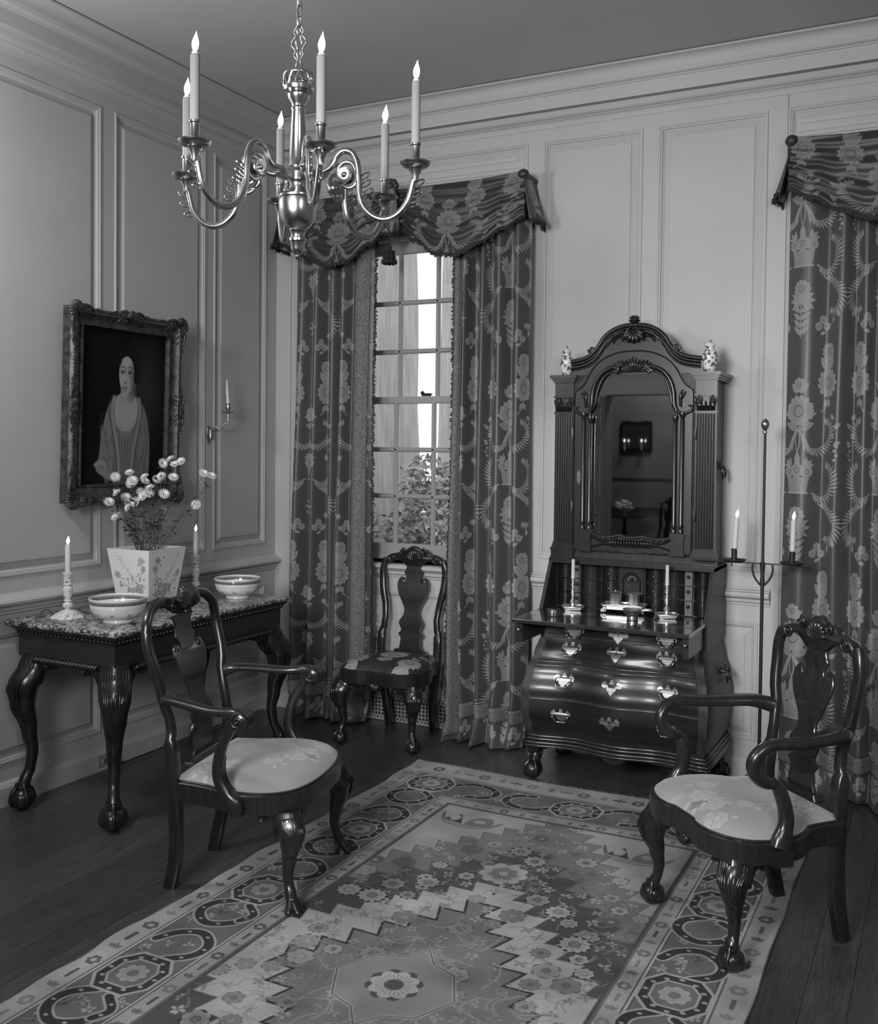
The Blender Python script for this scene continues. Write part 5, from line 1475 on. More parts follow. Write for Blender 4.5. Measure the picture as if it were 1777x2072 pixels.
    # ---- swelling lower case
    def hw(z): return lerp_table([(.19, .400), (.25, .418), (.33, .428), (.42, .430), (.50, .418), (.58, .396), (.66, .378), (.76, .374)], z)
    def yf(z): return lerp_table([(.19, -.480), (.25, -.510), (.33, -.530), (.42, -.525), (.50, -.498), (.58, -.462), (.66, -.432), (.76, -.420)], z)
    def serp(u, z):
        k = max(0.0, min(1.0, (.72 - z) / .2))
        return -k * (.016 * math.cos(2 * PI * u * 1.0) + .006)
    def front(u, z, e=0.0): # u -1..1
        return (u * hw(z) * .985, yf(z) + serp(u, z) - e, z)
    bm_ = MB(); nz = 30
    ring = []
    for j in range(nz + 1):
        z = .185 + (.757 - .185) * j / nz
        r_ = [front(-1 + 2 * i / 24, z) for i in range(25)]
        r_ += [(hw(z), yf(z) + .012 + (-.022 - yf(z) - .012) * k / 4, z) for k in range(5)] + [(-hw(z), -.022 - (-.022 - yf(z) - .012) * k / 4, z) for k in range(5)]
        ring.append(r_)
    m_ = len(ring[0]); vs_ = [p for r_ in ring for p in r_]
    bm_.add(vs_, [(j * m_ + k, j * m_ + (k + 1) % m_, (j + 1) * m_ + (k + 1) % m_, (j + 1) * m_ + k) for j in range(nz) for k in range(m_)] + [tuple(range(m_)), tuple(nz * m_ + k for k in range(m_))])
    bm_.build('case', MAT['case_side'], s, angle=50)
    plates = []
    for (za, zb, full_) in ((.672, .748, 0), (.548, .655, 1), (.402, .532, 1), (.232, .386, 1)):
        dm = MB(); ua = .90
        nU, nV = 33, 9
        def dp(u, v, e): return front(-ua + 2 * ua * u, za + (zb - za) * v, e)
        dm.grid(lambda u, v: dp(u, v, .007), nU, nV)
        for (fu, fv) in (((lambda t: t), (lambda t: 0)), ((lambda t: t), (lambda t: 1)), ((lambda t: 0), (lambda t: t)), ((lambda t: 1), (lambda t: t))):
            dm.grid(lambda t, e: dp(fu(t), fv(t), .007 * e), nU, 2)
        dr_ = dm.build('drawer', MAT['mahogany_gloss'], s, angle=50, recalc=False)
        bdm = MB(); bdm.tube([dp(i / 32, 0, .004) for i in range(33)], .0035, 6); bdm.tube([dp(i / 32, 1, .004) for i in range(33)], .0035, 6); bdm.build('cockbead', W, dr_, angle=60)
        for (xu, key) in ((-.56, 0), (0, 1), (.585, 0)):
            zc = (za + zb) / 2 + .012
            if not full_: zc = .690
            pw = [(0, .030), (.004, .024), (.009, .026), (.008, .016), (.014, .010), (.022, .010), (.028, .018), (.034, .026), (.038, .018), (.046, .014), (.050, .004), (.046, -.006), (.034, -.008), (.026, -.006), (.020, -.018), (.012, -.024), (.008, -.024), (.010, -.032), (.004, -.030), (0, -.040)]
            pw = pw + [(-x, z) for x, z in reversed(pw[1:-1])]
            u0 = xu
            def pf(a, b, e):
                p = Vector(front(u0 + a / hw(zc), zc + b, .0075 + e)); return p
            pm = MB(); pm.plate([(a * .95, b) for a, b in pw], 0, .0025, pf); pl_ = pm.build('brass_plate', MAT['brass_plate'], dr_, smooth=False)
            if not key:
                bl = MB(); bl.tube(spline([pf(-.036, .002, .006), pf(-.036, -.006, .016), pf(-.028, -.020, .018), pf(-.022, -.030, .016), pf(0, -.032, .016), pf(.022, -.030, .016), pf(.028, -.020, .018), pf(.036, -.006, .016), pf(.036, .002, .006)], 4), .0026, 7)
                for e in (-.036, .036): bl.sphere(pf(e, .002, .004), .005, 8, 6)
                bl.build('bail_handle', MAT['brass'], pl_, angle=60)
            else:
                kh = MB(); kh.plate([(-.002, .008), (.002, .008), (.002, -.006), (-.002, -.006)], .0026, .0032, pf); kh.build('keyhole', MAT['black'], pl_, smooth=False)
    # base moulding following the swell, feet and pendant
    bs = MB()
    for z, e, r in ((.205, .006, .010), (.192, .014, .009), (.176, .020, .010), (.162, .022, .007)):
        path = [(hw(.2) + e, -.03, z)] + [(hw(.2) + e, -.2, z), (hw(.2) + e, -.40, z)] + [(u * (hw(.2) * .985 + e), yf(.2) + serp(u, .2) - e, z) for u in [1 - 2 * i / 24 for i in range(25)]] + [(-hw(.2) - e, -.40, z), (-hw(.2) - e, -.2, z), (-hw(.2) - e, -.03, z)]
        bs.tube(path, r, 8)
    bs.bb(-.40, .40, -.47, -.03, .160, .19)
    bs.build('base_moulding', W, s, angle=60)
    for sx in (-1, 1):
        for (yy, dy) in ((-.455, -.70), (-.085, .25)):
            d = (sx * .71, dy)
            cabriole(s, (sx * .372, yy + (.0 if yy < -.3 else 0)), d, (sx * .385, yy - (.030 if yy < -.3 else -.0)), .165, W, 'claw', knee=.040, ankle=.026, carve=None, r=.042, brackets=[((-sx, 0), (0, -1))] if yy < -.3 else [((0, -1), (sx, 0))])
    pn = MB(); pn.plate([(-.075, .165), (.075, .165), (.070, .150), (.050, .142), (.036, .128), (.018, .126), (.008, .116), (0, .124), (-.008, .116), (-.018, .126), (-.036, .128), (-.050, .142), (-.070, .150)], -.505, -.485, lambda a, b, e: (a, e, b), .003); pn.build('base_pendant', W, s, smooth=False)
    # carrying handles on the sides
    for z, x, y_ in ((1.435, .366, -.125), (.520, hw(.52), -.19)):
        for sx in (-1, 1):
            hm = MB(); c = V(sx * x, y_, z)
            for e in (-.03, .03):
                hm.lathe([(.012, 0), (.012, .003), (.006, .005), (.006, .016), (.009, .018), (0, .024)], c + V(0, e, .014), 10, axis=(sx, 0, 0))
                hm.lathe([(.003, 0), (.006, .012), (0, .022)], c + V(sx * .003, e, .024), 8)
            hm.tube(spline([c + V(sx * .016, -.03, .014), c + V(sx * .024, -.036, -.006), c + V(sx * .024, -.020, -.034), c + V(sx * .024, .020, -.034), c + V(sx * .024, .036, -.006), c + V(sx * .016, .03, .014)], 5), .0045, 8)
            hm.build('carrying_handle', MAT['darkbrass'], s, angle=50)
    return s
MAT['mahogany_gloss'] = wood('polished_mahogany', 0.005, 0.015, (0.8, 5, 5), rough=0.34, coat=0.12, crough=0.12)
MAT['mahogany_gloss'].node_tree.nodes['Principled BSDF'].inputs['Specular IOR Level'].default_value = 0.3
MAT['case_side'] = wood('polished_case_side', 0.012, 0.036, (5, 5, 0.8), rough=0.42, coat=0.06, crough=0.2)
MAT['case_side'].node_tree.nodes['Principled BSDF'].inputs['Specular IOR Level'].default_value = 0.28
MAT['lid_wood'] = wood('polished_lid', 0.012, 0.035, (0.8, 5, 5), rough=0.2, coat=0.9, crough=0.05)
MAT['satinwood'] = plain('pale_satinwood', 0.09, 0.35, coat=0.4, noise=0.2, nscale=20)
MAT['brass_plate'] = plain('drawer_brass', 0.40, 0.34, metal=1.0, noise=0.1, nscale=40)
build_secretary()

# ------------------------------------------------------------------ candles and lights
def bulb(mb, o, h, r, lean=(0, 0)):
    """flame-shaped lamp on a candle tube"""
    prof = [(.55, 0), (.80, .12), (1.0, .30), (.95, .45), (.70, .62), (.38, .78), (.16, .90), (.04, 1.0)]
    n = 12; vs_ = []; fs = []
    for q, t in prof:
        for k in range(n):
            a = 2 * PI * k / n; vs_.append((o[0] + r * q * math.cos(a) + lean[0] * t * t, o[1] + r * q * math.sin(a) + lean[1] * t * t, o[2] + h * t))
    for i in range(len(prof) - 1):
        for k in range(n): fs.append((i * n + k, i * n + (k + 1) % n, (i + 1) * n + (k + 1) % n, (i + 1) * n + k))
    mb.add(vs_, fs + [tuple(range(n)), tuple((len(prof) - 1) * n + k for k in range(n))])
    return mb
def candle(parent_label, loc, h, r, mat=None, taper=0.0, lit=True, tilt=None, fh=0.030, fr=0.0068, group=None, cat='candle', label=None):
    c = thing('candle', label, cat, loc, 0, group)
    mb = MB(); mb.lathe([(r, 0), (r, h * .98), (r * .82 * (1 - taper), h), (r * .5, h + .001), (0, h + .001)] if not taper else [(r, 0), (r * (1 - taper * .5), h * .5), (r * (1 - taper) * 1.05, h * .97), (r * (1 - taper) * .5, h), (0, h)], (0, 0, 0), 16)
    mb.build('wax_stick', mat or MAT['wax'], c, angle=50)
    if lit:
        cm = MB(); cm.lathe([(r * .72, h), (r * .78, h + .003), (r * .55, h + .006), (r * .5, h + .009)], (0, 0, 0), 12); cm.build('lamp_collar', MAT['china'], c)
        bm_ = MB(); bulb(bm_, (0, 0, h + .008), fh, fr, (.003, .001)); bm_.build('flame_bulb', MAT['flame'], c, angle=80)
    if tilt: c.rotation_euler = tilt
    return c

def build_chandelier():
    cx, cy, zd = 2.051, -2.71, 2.203
    c = thing('chandelier', 'brass six-branch chandelier with scrolled arms hanging from the ceiling', 'chandelier', (cx, cy, 0))
    B = MAT['brass']
    za_ = zd - .015         # level where the arms start
    zr = za_ + .016
    def Z(z): return zr + (z - zr) * (.936 if z > zr else .875)
    def zp(prof): return [(r, Z(z)) for r, z in prof]
    sh = MB(); sh.lathe(zp([(.026, zr + .004), (.024, zr + .010), (.027, zr + .016), (.0245, zr + .022), (.0225, zr + .04), (.0165, zr + .165), (.0185, zr + .168), (.0185, zr + .174), (.0165, zr + .177), (.018, zr + .184), (.026, zr + .196), (.028, zr + .206), (.022, zr + .214), (.036, zr + .217), (.038, zr + .224), (.030, zr + .228)]), (0, 0, 0), 28); sh.build('shaft', B, c, angle=40)
    cr = MB(); z0, z1, R = Z(zr + .226), Z(zr + .260), .036
    for z in (z0, z1): cr.tube([(R * math.cos(a), R * math.sin(a), z) for a in [k * 2 * PI / 32 for k in range(32)]], .0028, 6, closed=True)
    for k in range(14):
        for sg in (-1, 1):
            a0 = 2 * PI * k / 14
            cr.tube([(R * math.cos(a0 + sg * t * .42 * 1), R * math.sin(a0 + sg * t * .42), z0 + (z1 - z0) * (0.5 - 0.5 * math.cos(PI * t))) for t in (0, .25, .5, .75, 1)], .0022, 5)
    cr.build('pierced_gallery', B, c, angle=60)
    pl = MB(); pl.lathe(zp([(.020, zr + .004), (.054, zr + .002), (.058, zr - .002), (.056, zr - .007), (.045, zr - .011), (.030, zr - .015), (.024, zr - .022), (.021, zr - .030), (.020, zr - .042), (.026, zr - .052), (.044, zr - .060), (.050, zr - .066), (.050, zr - .072), (.048, zr - .075), (.049, zr - .088), (.047, zr - .112), (.041, zr - .134), (.031, zr - .150), (.021, zr - .158), (.022, zr - .163), (.018, zr - .168), (.017, zr - .180), (.021, zr - .184), (.021, zr - .192), (.018, zr - .196), (.017, zr - .214), (.012, zr - .226), (.005, zr - .233), (.007, zr - .237), (.004, zr - .244), (0, zr - .247)]), (0, 0, 0), 32); pl.build('urn', B, c, angle=40)
    # chain
    top = Z(zr + .262)
    lk = MB(); lk.tube([(.010 * math.cos(a) , 0, top + .012 + .022 * math.sin(a)) for a in [k * 2 * PI / 20 for k in range(20)]], .0022, 6, closed=True); lk.build('hook_ring', B, c, angle=60)
    z = top + .034; i = 0
    while z < CEIL - .02:
        L = .030 if i % 4 else .088
        h = MB(); a0 = (i % 2) * PI / 2
        if L > .05:
            o1 = [(.0, 0), (.008, .006), (.014, .016), (.010, .026), (.020, .038), (.022, .044), (.020, .050), (.010, .062), (.014, .072), (.008, .082), (0, .088)]
            pts = [(x, zz) for x, zz in o1] + [(-x, zz) for x, zz in reversed(o1[1:-1])]
            h.tube([(x * math.cos(a0), x * math.sin(a0), z + zz) for x, zz in spline(pts, 3, True)], .0022, 6, closed=True)
            h.tube([(-x * math.sin(a0) * .6, x * math.cos(a0) * .6, z + zz) for x, zz in spline(pts, 3, True)], .0018, 6, closed=True)
            i2 = L
        else:
            h.tube([(.007 * math.cos(a) * math.cos(a0), .007 * math.cos(a) * math.sin(a0), z + L / 2 + (L / 2 + .002) * math.sin(a)) for a in [k * 2 * PI / 16 for k in range(16)]], .0020, 6, closed=True)
        h.build('chain_link', MAT['oldbrass'], c, angle=60)
        z += L - .004; i += 1
    cn = MB(); cn.lathe([(.05, CEIL - .002), (.048, CEIL - .012), (.02, CEIL - .022), (.006, CEIL - .03)], (0, 0, 0), 20); cn.build('ceiling_rose', B, c)
    # arms
    R0 = .302; zc_ = zr; zr = za_
    dzs = {0: .007, 1: -.018, 2: .008, 3: -.003, 4: 0.0, -1: .008}
    for k in (0, 1, 2, 3, 4, -1):
        a = 4.442 + k * PI / 3; ca, sa = math.cos(a), math.sin(a); dz = dzs[k]
        def P(r, z, e=0): return (r * ca - e * sa, r * sa + e * ca, z)
        am = MB()
        path = spline([(.046, zc_ + .002), (.072, zc_ + .003), (.090, zr + .032), (.100, zr + .052), (.118, zr + .066), (.140, zr + .060), (.153, zr + .036), (.157, zr + .004), (.160, zr - .040), (.172, zr - .075), (.200, zr - .100), (.232, zr - .106), (.262, zr - .092), (.284, zr - .062), (.296, zr - .025 + dz), (R0, zd - .036 + dz)], 5)
        am.tube([P(r, z) for r, z in path], lambda t: .0072 + .0012 * math.sin(PI * t), 10)
        # inner scroll
        sp = spline([(.153, zr + .010), (.140, zr + .034), (.118, zr + .036), (.104, zr + .018), (.106, zr - .006), (.124, zr - .016)], 6)
        am.tube([P(r, z) for r, z in sp], lambda t: .0056, 8)
        sp = spline([(.155, zr + .004), (.150, zr - .018), (.134, zr - .026), (.120, zr - .020), (.116, zr - .012)], 6)
        am.tube([P(r, z) for r, z in sp], lambda t: .0056 * (1 - .2 * t), 8)
        ao = am.build('arm', B, c, angle=60)
        # pierced leaf knops on the outside of the curve
        for (r, z, an) in ((.158, zr - .006, .55), (.161, zr - .024, .5), (.167, zr - .042, .35), (.296, zr - .030, .55), (.288, zr - .052, .3), (.276, zr - .074, .05)):
            lf = MB(); q = [(.014 + .014 * math.cos(b), .0055 * math.sin(b)) for b in [j * 2 * PI / 14 for j in range(14)]]
            lf.tube([P(r + .004 + x * math.cos(an) - y * math.sin(an), z + x * math.sin(an) + y * math.cos(an)) for x, y in q], .0024, 6, closed=True); lf.build('leaf_knop', B, ao, angle=60)
        # round bosses either side of the scroll
        for e in (-1, 1):
            bo = MB(); o_ = P(.124, zr + .004, e * .006)
            bo.lathe([(.0, .0), (.019, .001), (.0205, .004), (.019, .006), (.010, .003), (.006, .004), (.006, .008), (.003, .011), (0, .0115)], o_, 20, axis=(-sa * e, ca * e, 0)); bo.build('boss', B, ao, angle=40)
        # drip pan and socket
        dp = MB(); o_ = P(R0, zd + dz)
        dp.lathe([(.006, -.040), (.008, -.034), (.009, -.026), (.017, -.012), (.014, -.008), (.030, -.005), (.036, .001), (.0375, .005), (.036, .006), (.028, .002), (.012, .002), (.0105, .004), (.0105, .044), (.0130, .046), (.0130, .050), (.0105, .052), (.009, .052)], o_, 26); dp.build('candle_socket', MAT['brass_pan'], ao, angle=40)
        lens_ = .150
        wpos = (cx + o_[0], cy + o_[1], o_[2] + .050)
        names = {0: 'electric candle on the chandelier arm nearest the camera-side left', 1: 'electric candle on the front chandelier arm, beside the shaft', 2: 'electric candle on the rightmost chandelier arm', 3: 'electric candle on the chandelier arm before the window valance', 4: 'electric candle on the rear chandelier arm, behind the urn', -1: 'electric candle half hidden behind the leftmost chandelier candle'}
        candle(None, wpos, lens_, .0108, mat=MAT['sleeve'], fh=.044, fr=.0082, label=names[k], group='candles of the chandelier')
MAT['brass_pan'] = plain('pan_brass', 0.36, 0.28, metal=1.0)  # darker brass for the drip pans
MAT['sleeve'] = plain('candle_sleeve', 0.24, 0.55, spec=0.2)
build_chandelier()

def build_candlestand():
    x, y = 2.812, -.33
    c = thing('candlestand', 'tall black iron candlestand with brass tip and two candle dishes', 'candlestand', (x, y, 0))
    p = MB(); p.lathe([(.0075, .10), (.0075, 1.0), (.0065, 1.02), (.0055, 1.60)], (0, 0, 0), 10); p.build('pole', MAT['iron'], c)
    for k in range(3):
        a = PI / 2 + k * 2 * PI / 3; f = MB()
        f.tube(spline([(0, 0, .13), (.04 * math.cos(a), .04 * math.sin(a), .125), (.12 * math.cos(a), .12 * math.sin(a), .07), (.19 * math.cos(a), .19 * math.sin(a), .009), (.215 * math.cos(a), .215 * math.sin(a), .008)], 5), .0075, 8); f.build('leg', MAT['iron'], c, angle=60)
    t = MB(); t.lathe([(.007, 1.600), (.009, 1.605), (.006, 1.612), (.013, 1.624), (.017, 1.636), (.0165, 1.646), (.011, 1.656), (.004, 1.664), (0, 1.665)], (0, 0, 0), 18); t.build('finial', MAT['brass'], c, angle=50)
    b = MB(); b.box((0, 0, 1.040), (.285, .012, .006)); b.tube([(-.30, 0, 1.040), (-.14, 0, 1.040)], .004); b.tube([(.14, 0, 1.040), (.21, 0, 1.036)], .004); b.build('cross_bar', MAT['iron'], c, angle=40)
    s = MB()
    for sg in (-1, 1): s.tube(spline([(sg * .040, 0, 1.038), (sg * .042, 0, 1.01), (sg * .030, 0, .975), (sg * .006, 0, .945)], 5), .0045, 8)
    s.lathe([(.010, .945), (.010, .968), (.008, .985), (.010, 1.02), (.012, 1.045)], (0, 0, 0), 10); s.build('bar_brace', MAT['iron'], c, angle=60)
    for sg in (-1, 1):
        d = MB(); ox = sg * .120
        d.lathe([(0, 1.043), (.046, 1.046), (.050, 1.051), (.049, 1.053), (.044, 1.049), (.012, 1.047), (.0125, 1.10), (.0115, 1.10), (.011, 1.06), (0, 1.06)], (ox, 0, 0), 24); d.build('candle_dish', MAT['iron'], c, angle=40)
        h = MB(); h.tube(spline([(ox - sg * .0, -.05, 1.05), (ox, -.06, 1.038), (ox, -.045, 1.03)], 4), .003, 6); h.build('hook', MAT['iron'], c)
        candle(None, (x + ox, y, 1.062), .168, .0110, fh=.034, fr=.0074, tilt=(0, .05 if sg < 0 else .02, 0), label='lit candle on the candlestand dish ' + ('beside the secretary' if sg < 0 else 'before the curtain'), group='candles of the candlestand')
build_candlestand()

# ------------------------------------------------------------------ portrait, sconce, outlets
def portrait():
    W, H = 580, 690; c = Canvas(W, H, .005)
    Y, X = np.mgrid[0:H, 0:W].astype(np.float32)
    # feigned oval with a softly lit ground behind the sitter (painted)
    c.a += .020 * np.exp(-(((X - 440) / 100) ** 2 + ((Y - 430) / 170) ** 2))
    sp = (((X - 300) / 300) ** 2 + ((Y - 380) / 400) ** 2) > 1; c.a[sp] *= .55
    rr = random.Random(9)
    # y up: sleeves and gown
    c.poly(spline([(205, 372), (165, 300), (140, 200), (128, 120), (112, 86), (118, 62), (160, 44), (215, 18), (250, 0), (240, 120), (236, 260)], 6, True), .085)
    c.poly(spline([(395, 380), (448, 320), (472, 230), (478, 130), (470, 40), (430, 0), (372, 60), (372, 240)], 6, True), .075)
    c.poly(spline([(205, 372), (250, 402), (365, 402), (400, 376), (408, 280), (392, 150), (385, 0), (225, 0), (225, 150), (205, 280)], 6, True), .070)
    for k in range(44):
        x, y = rr.uniform(140, 215), rr.uniform(40, 320); c.stroke([(x, y), (x + rr.uniform(-6, 20), y - rr.uniform(30, 70))], 8, rr.choice([.05, .10, .13]), 7, .45)
    for k in range(40):
        x, y = rr.uniform(405, 465), rr.uniform(30, 320); c.stroke([(x, y), (x + rr.uniform(-20, 6), y - rr.uniform(30, 70))], 8, rr.choice([.035, .07, .105]), 7, .45)
    c.stroke(spline([(108, 84), (140, 98), (175, 84)], 6), 20, .13, 7, .8); c.stroke(spline([(125, 66), (180, 40), (250, 12)], 6), 26, .11, 10, .8)
    # kerchief opening, bodice pleats, shawl edges
    c.poly(spline([(240, 392), (226, 330), (244, 262), (300, 236), (358, 258), (386, 330), (372, 392), (306, 420)], 6, True), .17)
    for k in range(8): c.stroke(spline([(236 + 4 * k, 300 - 9 * k), (300, 262 - 9 * k), (374 - 4 * k, 296 - 9 * k)], 6), 4, .10 if k % 2 else .16, 4, .6)
    for k in range(11):
        x0 = 248 + 11 * k; c.stroke(spline([(x0, 230), (300 + (x0 - 300) * .75, 110), (302 + (x0 - 302) * .5, 0)], 6), 5, .045 if k % 2 else .11, 4, .6)
    for e, v, w in ((0, .13, 18), (-13, .03, 6)):
        c.stroke(spline([(222 + e, 392), (210 + e, 330), (226 + e, 250), (256 + e, 130), (268 + e, 0)], 8), w, v, 6, .85); c.stroke(spline([(396 - e, 388), (406 - e, 330), (388 - e, 250), (360 - e, 130), (350 - e, 0)], 8), w, v * .85, 6, .85)
    # neck, head, dressed-back hair, face
    c.poly(spline([(262, 372), (268, 420), (272, 455), (345, 455), (350, 420), (362, 372)], 5, True), .15)
    c.ellipse(340, 420, 24, 44, .06, 0, 24, .7)
    c.ellipse(332, 548, 62, 76, .009, 0, 8); c.ellipse(364, 510, 30, 84, .009, 0, 8)
    c.ellipse(306, 500, 53, 84, .185, 0, 4)
    c.ellipse(302, 452, 40, 40, .175, 0, 6)
    c.ellipse(352, 480, 22, 70, .055, 0, 26, .85)
    c.stroke(spline([(254, 545), (268, 576), (306, 592), (345, 574), (364, 530), (366, 470)], 8), 20, .009, 8)
    for x in (278, 326):
        c.ellipse(x, 506, 14, 6, .05, 0, 4); c.ellipse(x - 1, 506, 5, 5, .008, 0, 2); c.stroke(spline([(x - 18, 524), (x, 533), (x + 18, 524)], 5), 5, .05, 4, .85); c.stroke(spline([(x - 15, 513), (x, 516), (x + 15, 511)], 5), 3.5, .03, 2, .85); c.ellipse(x, 494, 14, 5, .11, 0, 6, .6)
    c.stroke(spline([(298, 520), (292, 490), (286, 466), (294, 458), (306, 461)], 6), 5, .075, 5, .85); c.ellipse(289, 484, 6, 20, .25, 0, 6, .7)
    c.stroke(spline([(270, 434), (286, 438), (296, 435), (316, 437)], 5), 6, .06, 3, .9); c.ellipse(292, 424, 16, 5, .10, 0, 4, .8); c.ellipse(294, 404, 18, 8, .20, 0, 8, .6); c.ellipse(272, 470, 13, 20, .21, 0, 12, .6); c.ellipse(300, 552, 26, 16, .21, 0, 14, .5)
    return np.where(c.a > .03, c.a * 1.75, c.a)
def build_picture():
    y0, y1, z0, z1 = -1.625, -0.910, 1.318, 2.085
    # outer edges of the frame on the wall, tilted slightly forward at its head
    t = thing('portrait_painting', 'oil portrait of a woman in pale gown, in a carved gilt frame', 'painting', (0.018, -1.265, 1.262))
    W2_, H_ = .352, .872
    ou = [(-W2_, 0), (W2_, 0), (W2_, H_), (-W2_, H_)]
    F = MAT['gilt']
    fr_ = MB()
    prof = [(0, .0), (0, .046), (.012, .060), (.026, .062), (.036, .050), (.052, .040), (.066, .036), (.070, .044), (.077, .044), (.080, .034), (.082, .020)]
    vs_ = []; fs = []
    for i, d in prof: vs_ += [(d, -W2_ + i, i), (d, W2_ - i, i), (d, W2_ - i, H_ - i), (d, -W2_ + i, H_ - i)]
    for k in range(len(prof) - 1):
        for j in range(4): fs.append((k * 4 + j, k * 4 + (j + 1) % 4, k * 4 + 4 + (j + 1) % 4, k * 4 + 4 + j))
    fr_.add(vs_, fs); fo = fr_.build('frame', F, t, angle=30)
    cv = MB(); i = .081
    cv.add([(.022, -W2_ + i, i), (.022, W2_ - i, i), (.022, W2_ - i, H_ - i), (.022, -W2_ + i, H_ - i)], [(0, 1, 2, 3)], [(0, 0), (1, 0), (1, 1), (0, 1)])
    cv.bb(.004, .020, -W2_ + i, W2_ - i, i, H_ - i)
    cv.build('canvas', MAT['portrait'], t, smooth=False, recalc=False)
    # carved rococo ornament: corner shells and centre cartouches with C-scrolls, beads between
    rr = random.Random(2)
    def orn(cy, cz, ax, kind):
        """ax: direction along the rail (y, z); outward = perpendicular away from the middle"""
        ou_ = Vector((0, cy, cz - H_ / 2)).normalized() if kind == 'corner' else Vector((0, 0, 1 if cz > H_ / 2 else -1)) if ax == 'y' else Vector((0, 1 if cy > 0 else -1, 0))
        al = Vector((0, 1, 0)) if ax == 'y' else Vector((0, 0, 1))
        if kind == 'corner': al = Vector((1, 0, 0)).cross(ou_)
        o = Vector((.056, cy, cz)); mb = MB(); X_ = Vector((1, 0, 0))
        fan(mb, o - ou_ * .012, ou_, al, X_, .050 if kind == 'corner' else .040, 9, 1.3, .016)
        for s_ in (-1, 1):
            L = .11 if kind == 'corner' else .085
            if kind == 'corner':
                d_ = Vector((0, -math.copysign(1, cy), 0)) if s_ < 0 else Vector((0, 0, -math.copysign(1, cz - H_ / 2)))
            else: d_ = al * s_
            pr_ = ou_ if kind != 'corner' else (Vector((0, 0, math.copysign(1, cz - H_ / 2))) if s_ < 0 else Vector((0, math.copysign(1, cy), 0)))
            mb.tube(spline([o + d_ * .020 + pr_ * .004, o + d_ * L * .45 + pr_ * .020 + X_ * .008, o + d_ * L * .85 + pr_ * .012 + X_ * .006, o + d_ * L - pr_ * .004, o + d_ * L * .82 - pr_ * .010], 6), lambda q: .0095 * (1 - .5 * q), 7)
            scroll(mb, o + d_ * L * .62 + pr_ * .002 + X_ * .006, X_, pr_, .018, 1.5, .0055, hand=s_)
            mb.tube(spline([o + d_ * L * .9, o + d_ * L * 1.2 + pr_ * .012 + X_ * .004, o + d_ * L * 1.45 + pr_ * .002], 5), lambda q: .0075 * (1 - .75 * q), 6)
            for q in range(3): mb.tube(spline([o + d_ * (L * (.25 + .25 * q)) - pr_ * .012, o + d_ * (L * (.35 + .25 * q)) - pr_ * .026 - X_ * .004, o + d_ * (L * (.5 + .25 * q)) - pr_ * .036 - X_ * .012], 4), lambda q_: .006 * (1 - .6 * q_), 6)
        mb.build('carved_ornament', F, fo, angle=60)
    for cy, cz in ((-W2_, H_), (W2_, H_), (-W2_, 0), (W2_, 0)): orn(cy * .965, cz * .97 + .012, None, 'corner')
    orn(0, H_ - .012, 'y', 'mid'); orn(0, .012, 'y', 'mid'); orn(W2_ - .012, H_ / 2, 'z', 'mid'); orn(-W2_ + .012, H_ / 2, 'z', 'mid')
    bd = MB()
    for k in range(44):
        y = -W2_ + .016 + (2 * W2_ - .032) * k / 43
        for z in (.010, H_ - .010): bd.sphere((.062, y, z), .0052, 6, 4)
    for k in range(54):
        z = .016 + (H_ - .032) * k / 53
        for y in (-W2_ + .010, W2_ - .010): bd.sphere((.062, y, z), .0052, 6, 4)
    for k in range(60):
        y = -W2_ + .075 + (2 * W2_ - .15) * k / 59
        for z in (.0735, H_ - .0735): bd.sphere((.044, y, z), .0045, 6, 4)
    for k in range(72):
        z = .075 + (H_ - .15) * k / 71
        for y in (-W2_ + .0735, W2_ - .0735): bd.sphere((.044, y, z), .0045, 6, 4)
    tag(bd.build('beading', F, fo), kind='stuff')
    t.rotation_euler = (0, math.radians(1.6), 0)
MAT['gilt'] = plain('tarnished_gilt', 0.075, 0.38, metal=0.55, noise=0.55, nscale=35, bump=0.3, bscale=140)
MAT['portrait'] = canvas_mat('painted_canvas', portrait(), rough=0.75)
MAT['portrait'].node_tree.nodes['Principled BSDF'].inputs['Specular IOR Level'].default_value = 0.15
build_picture()

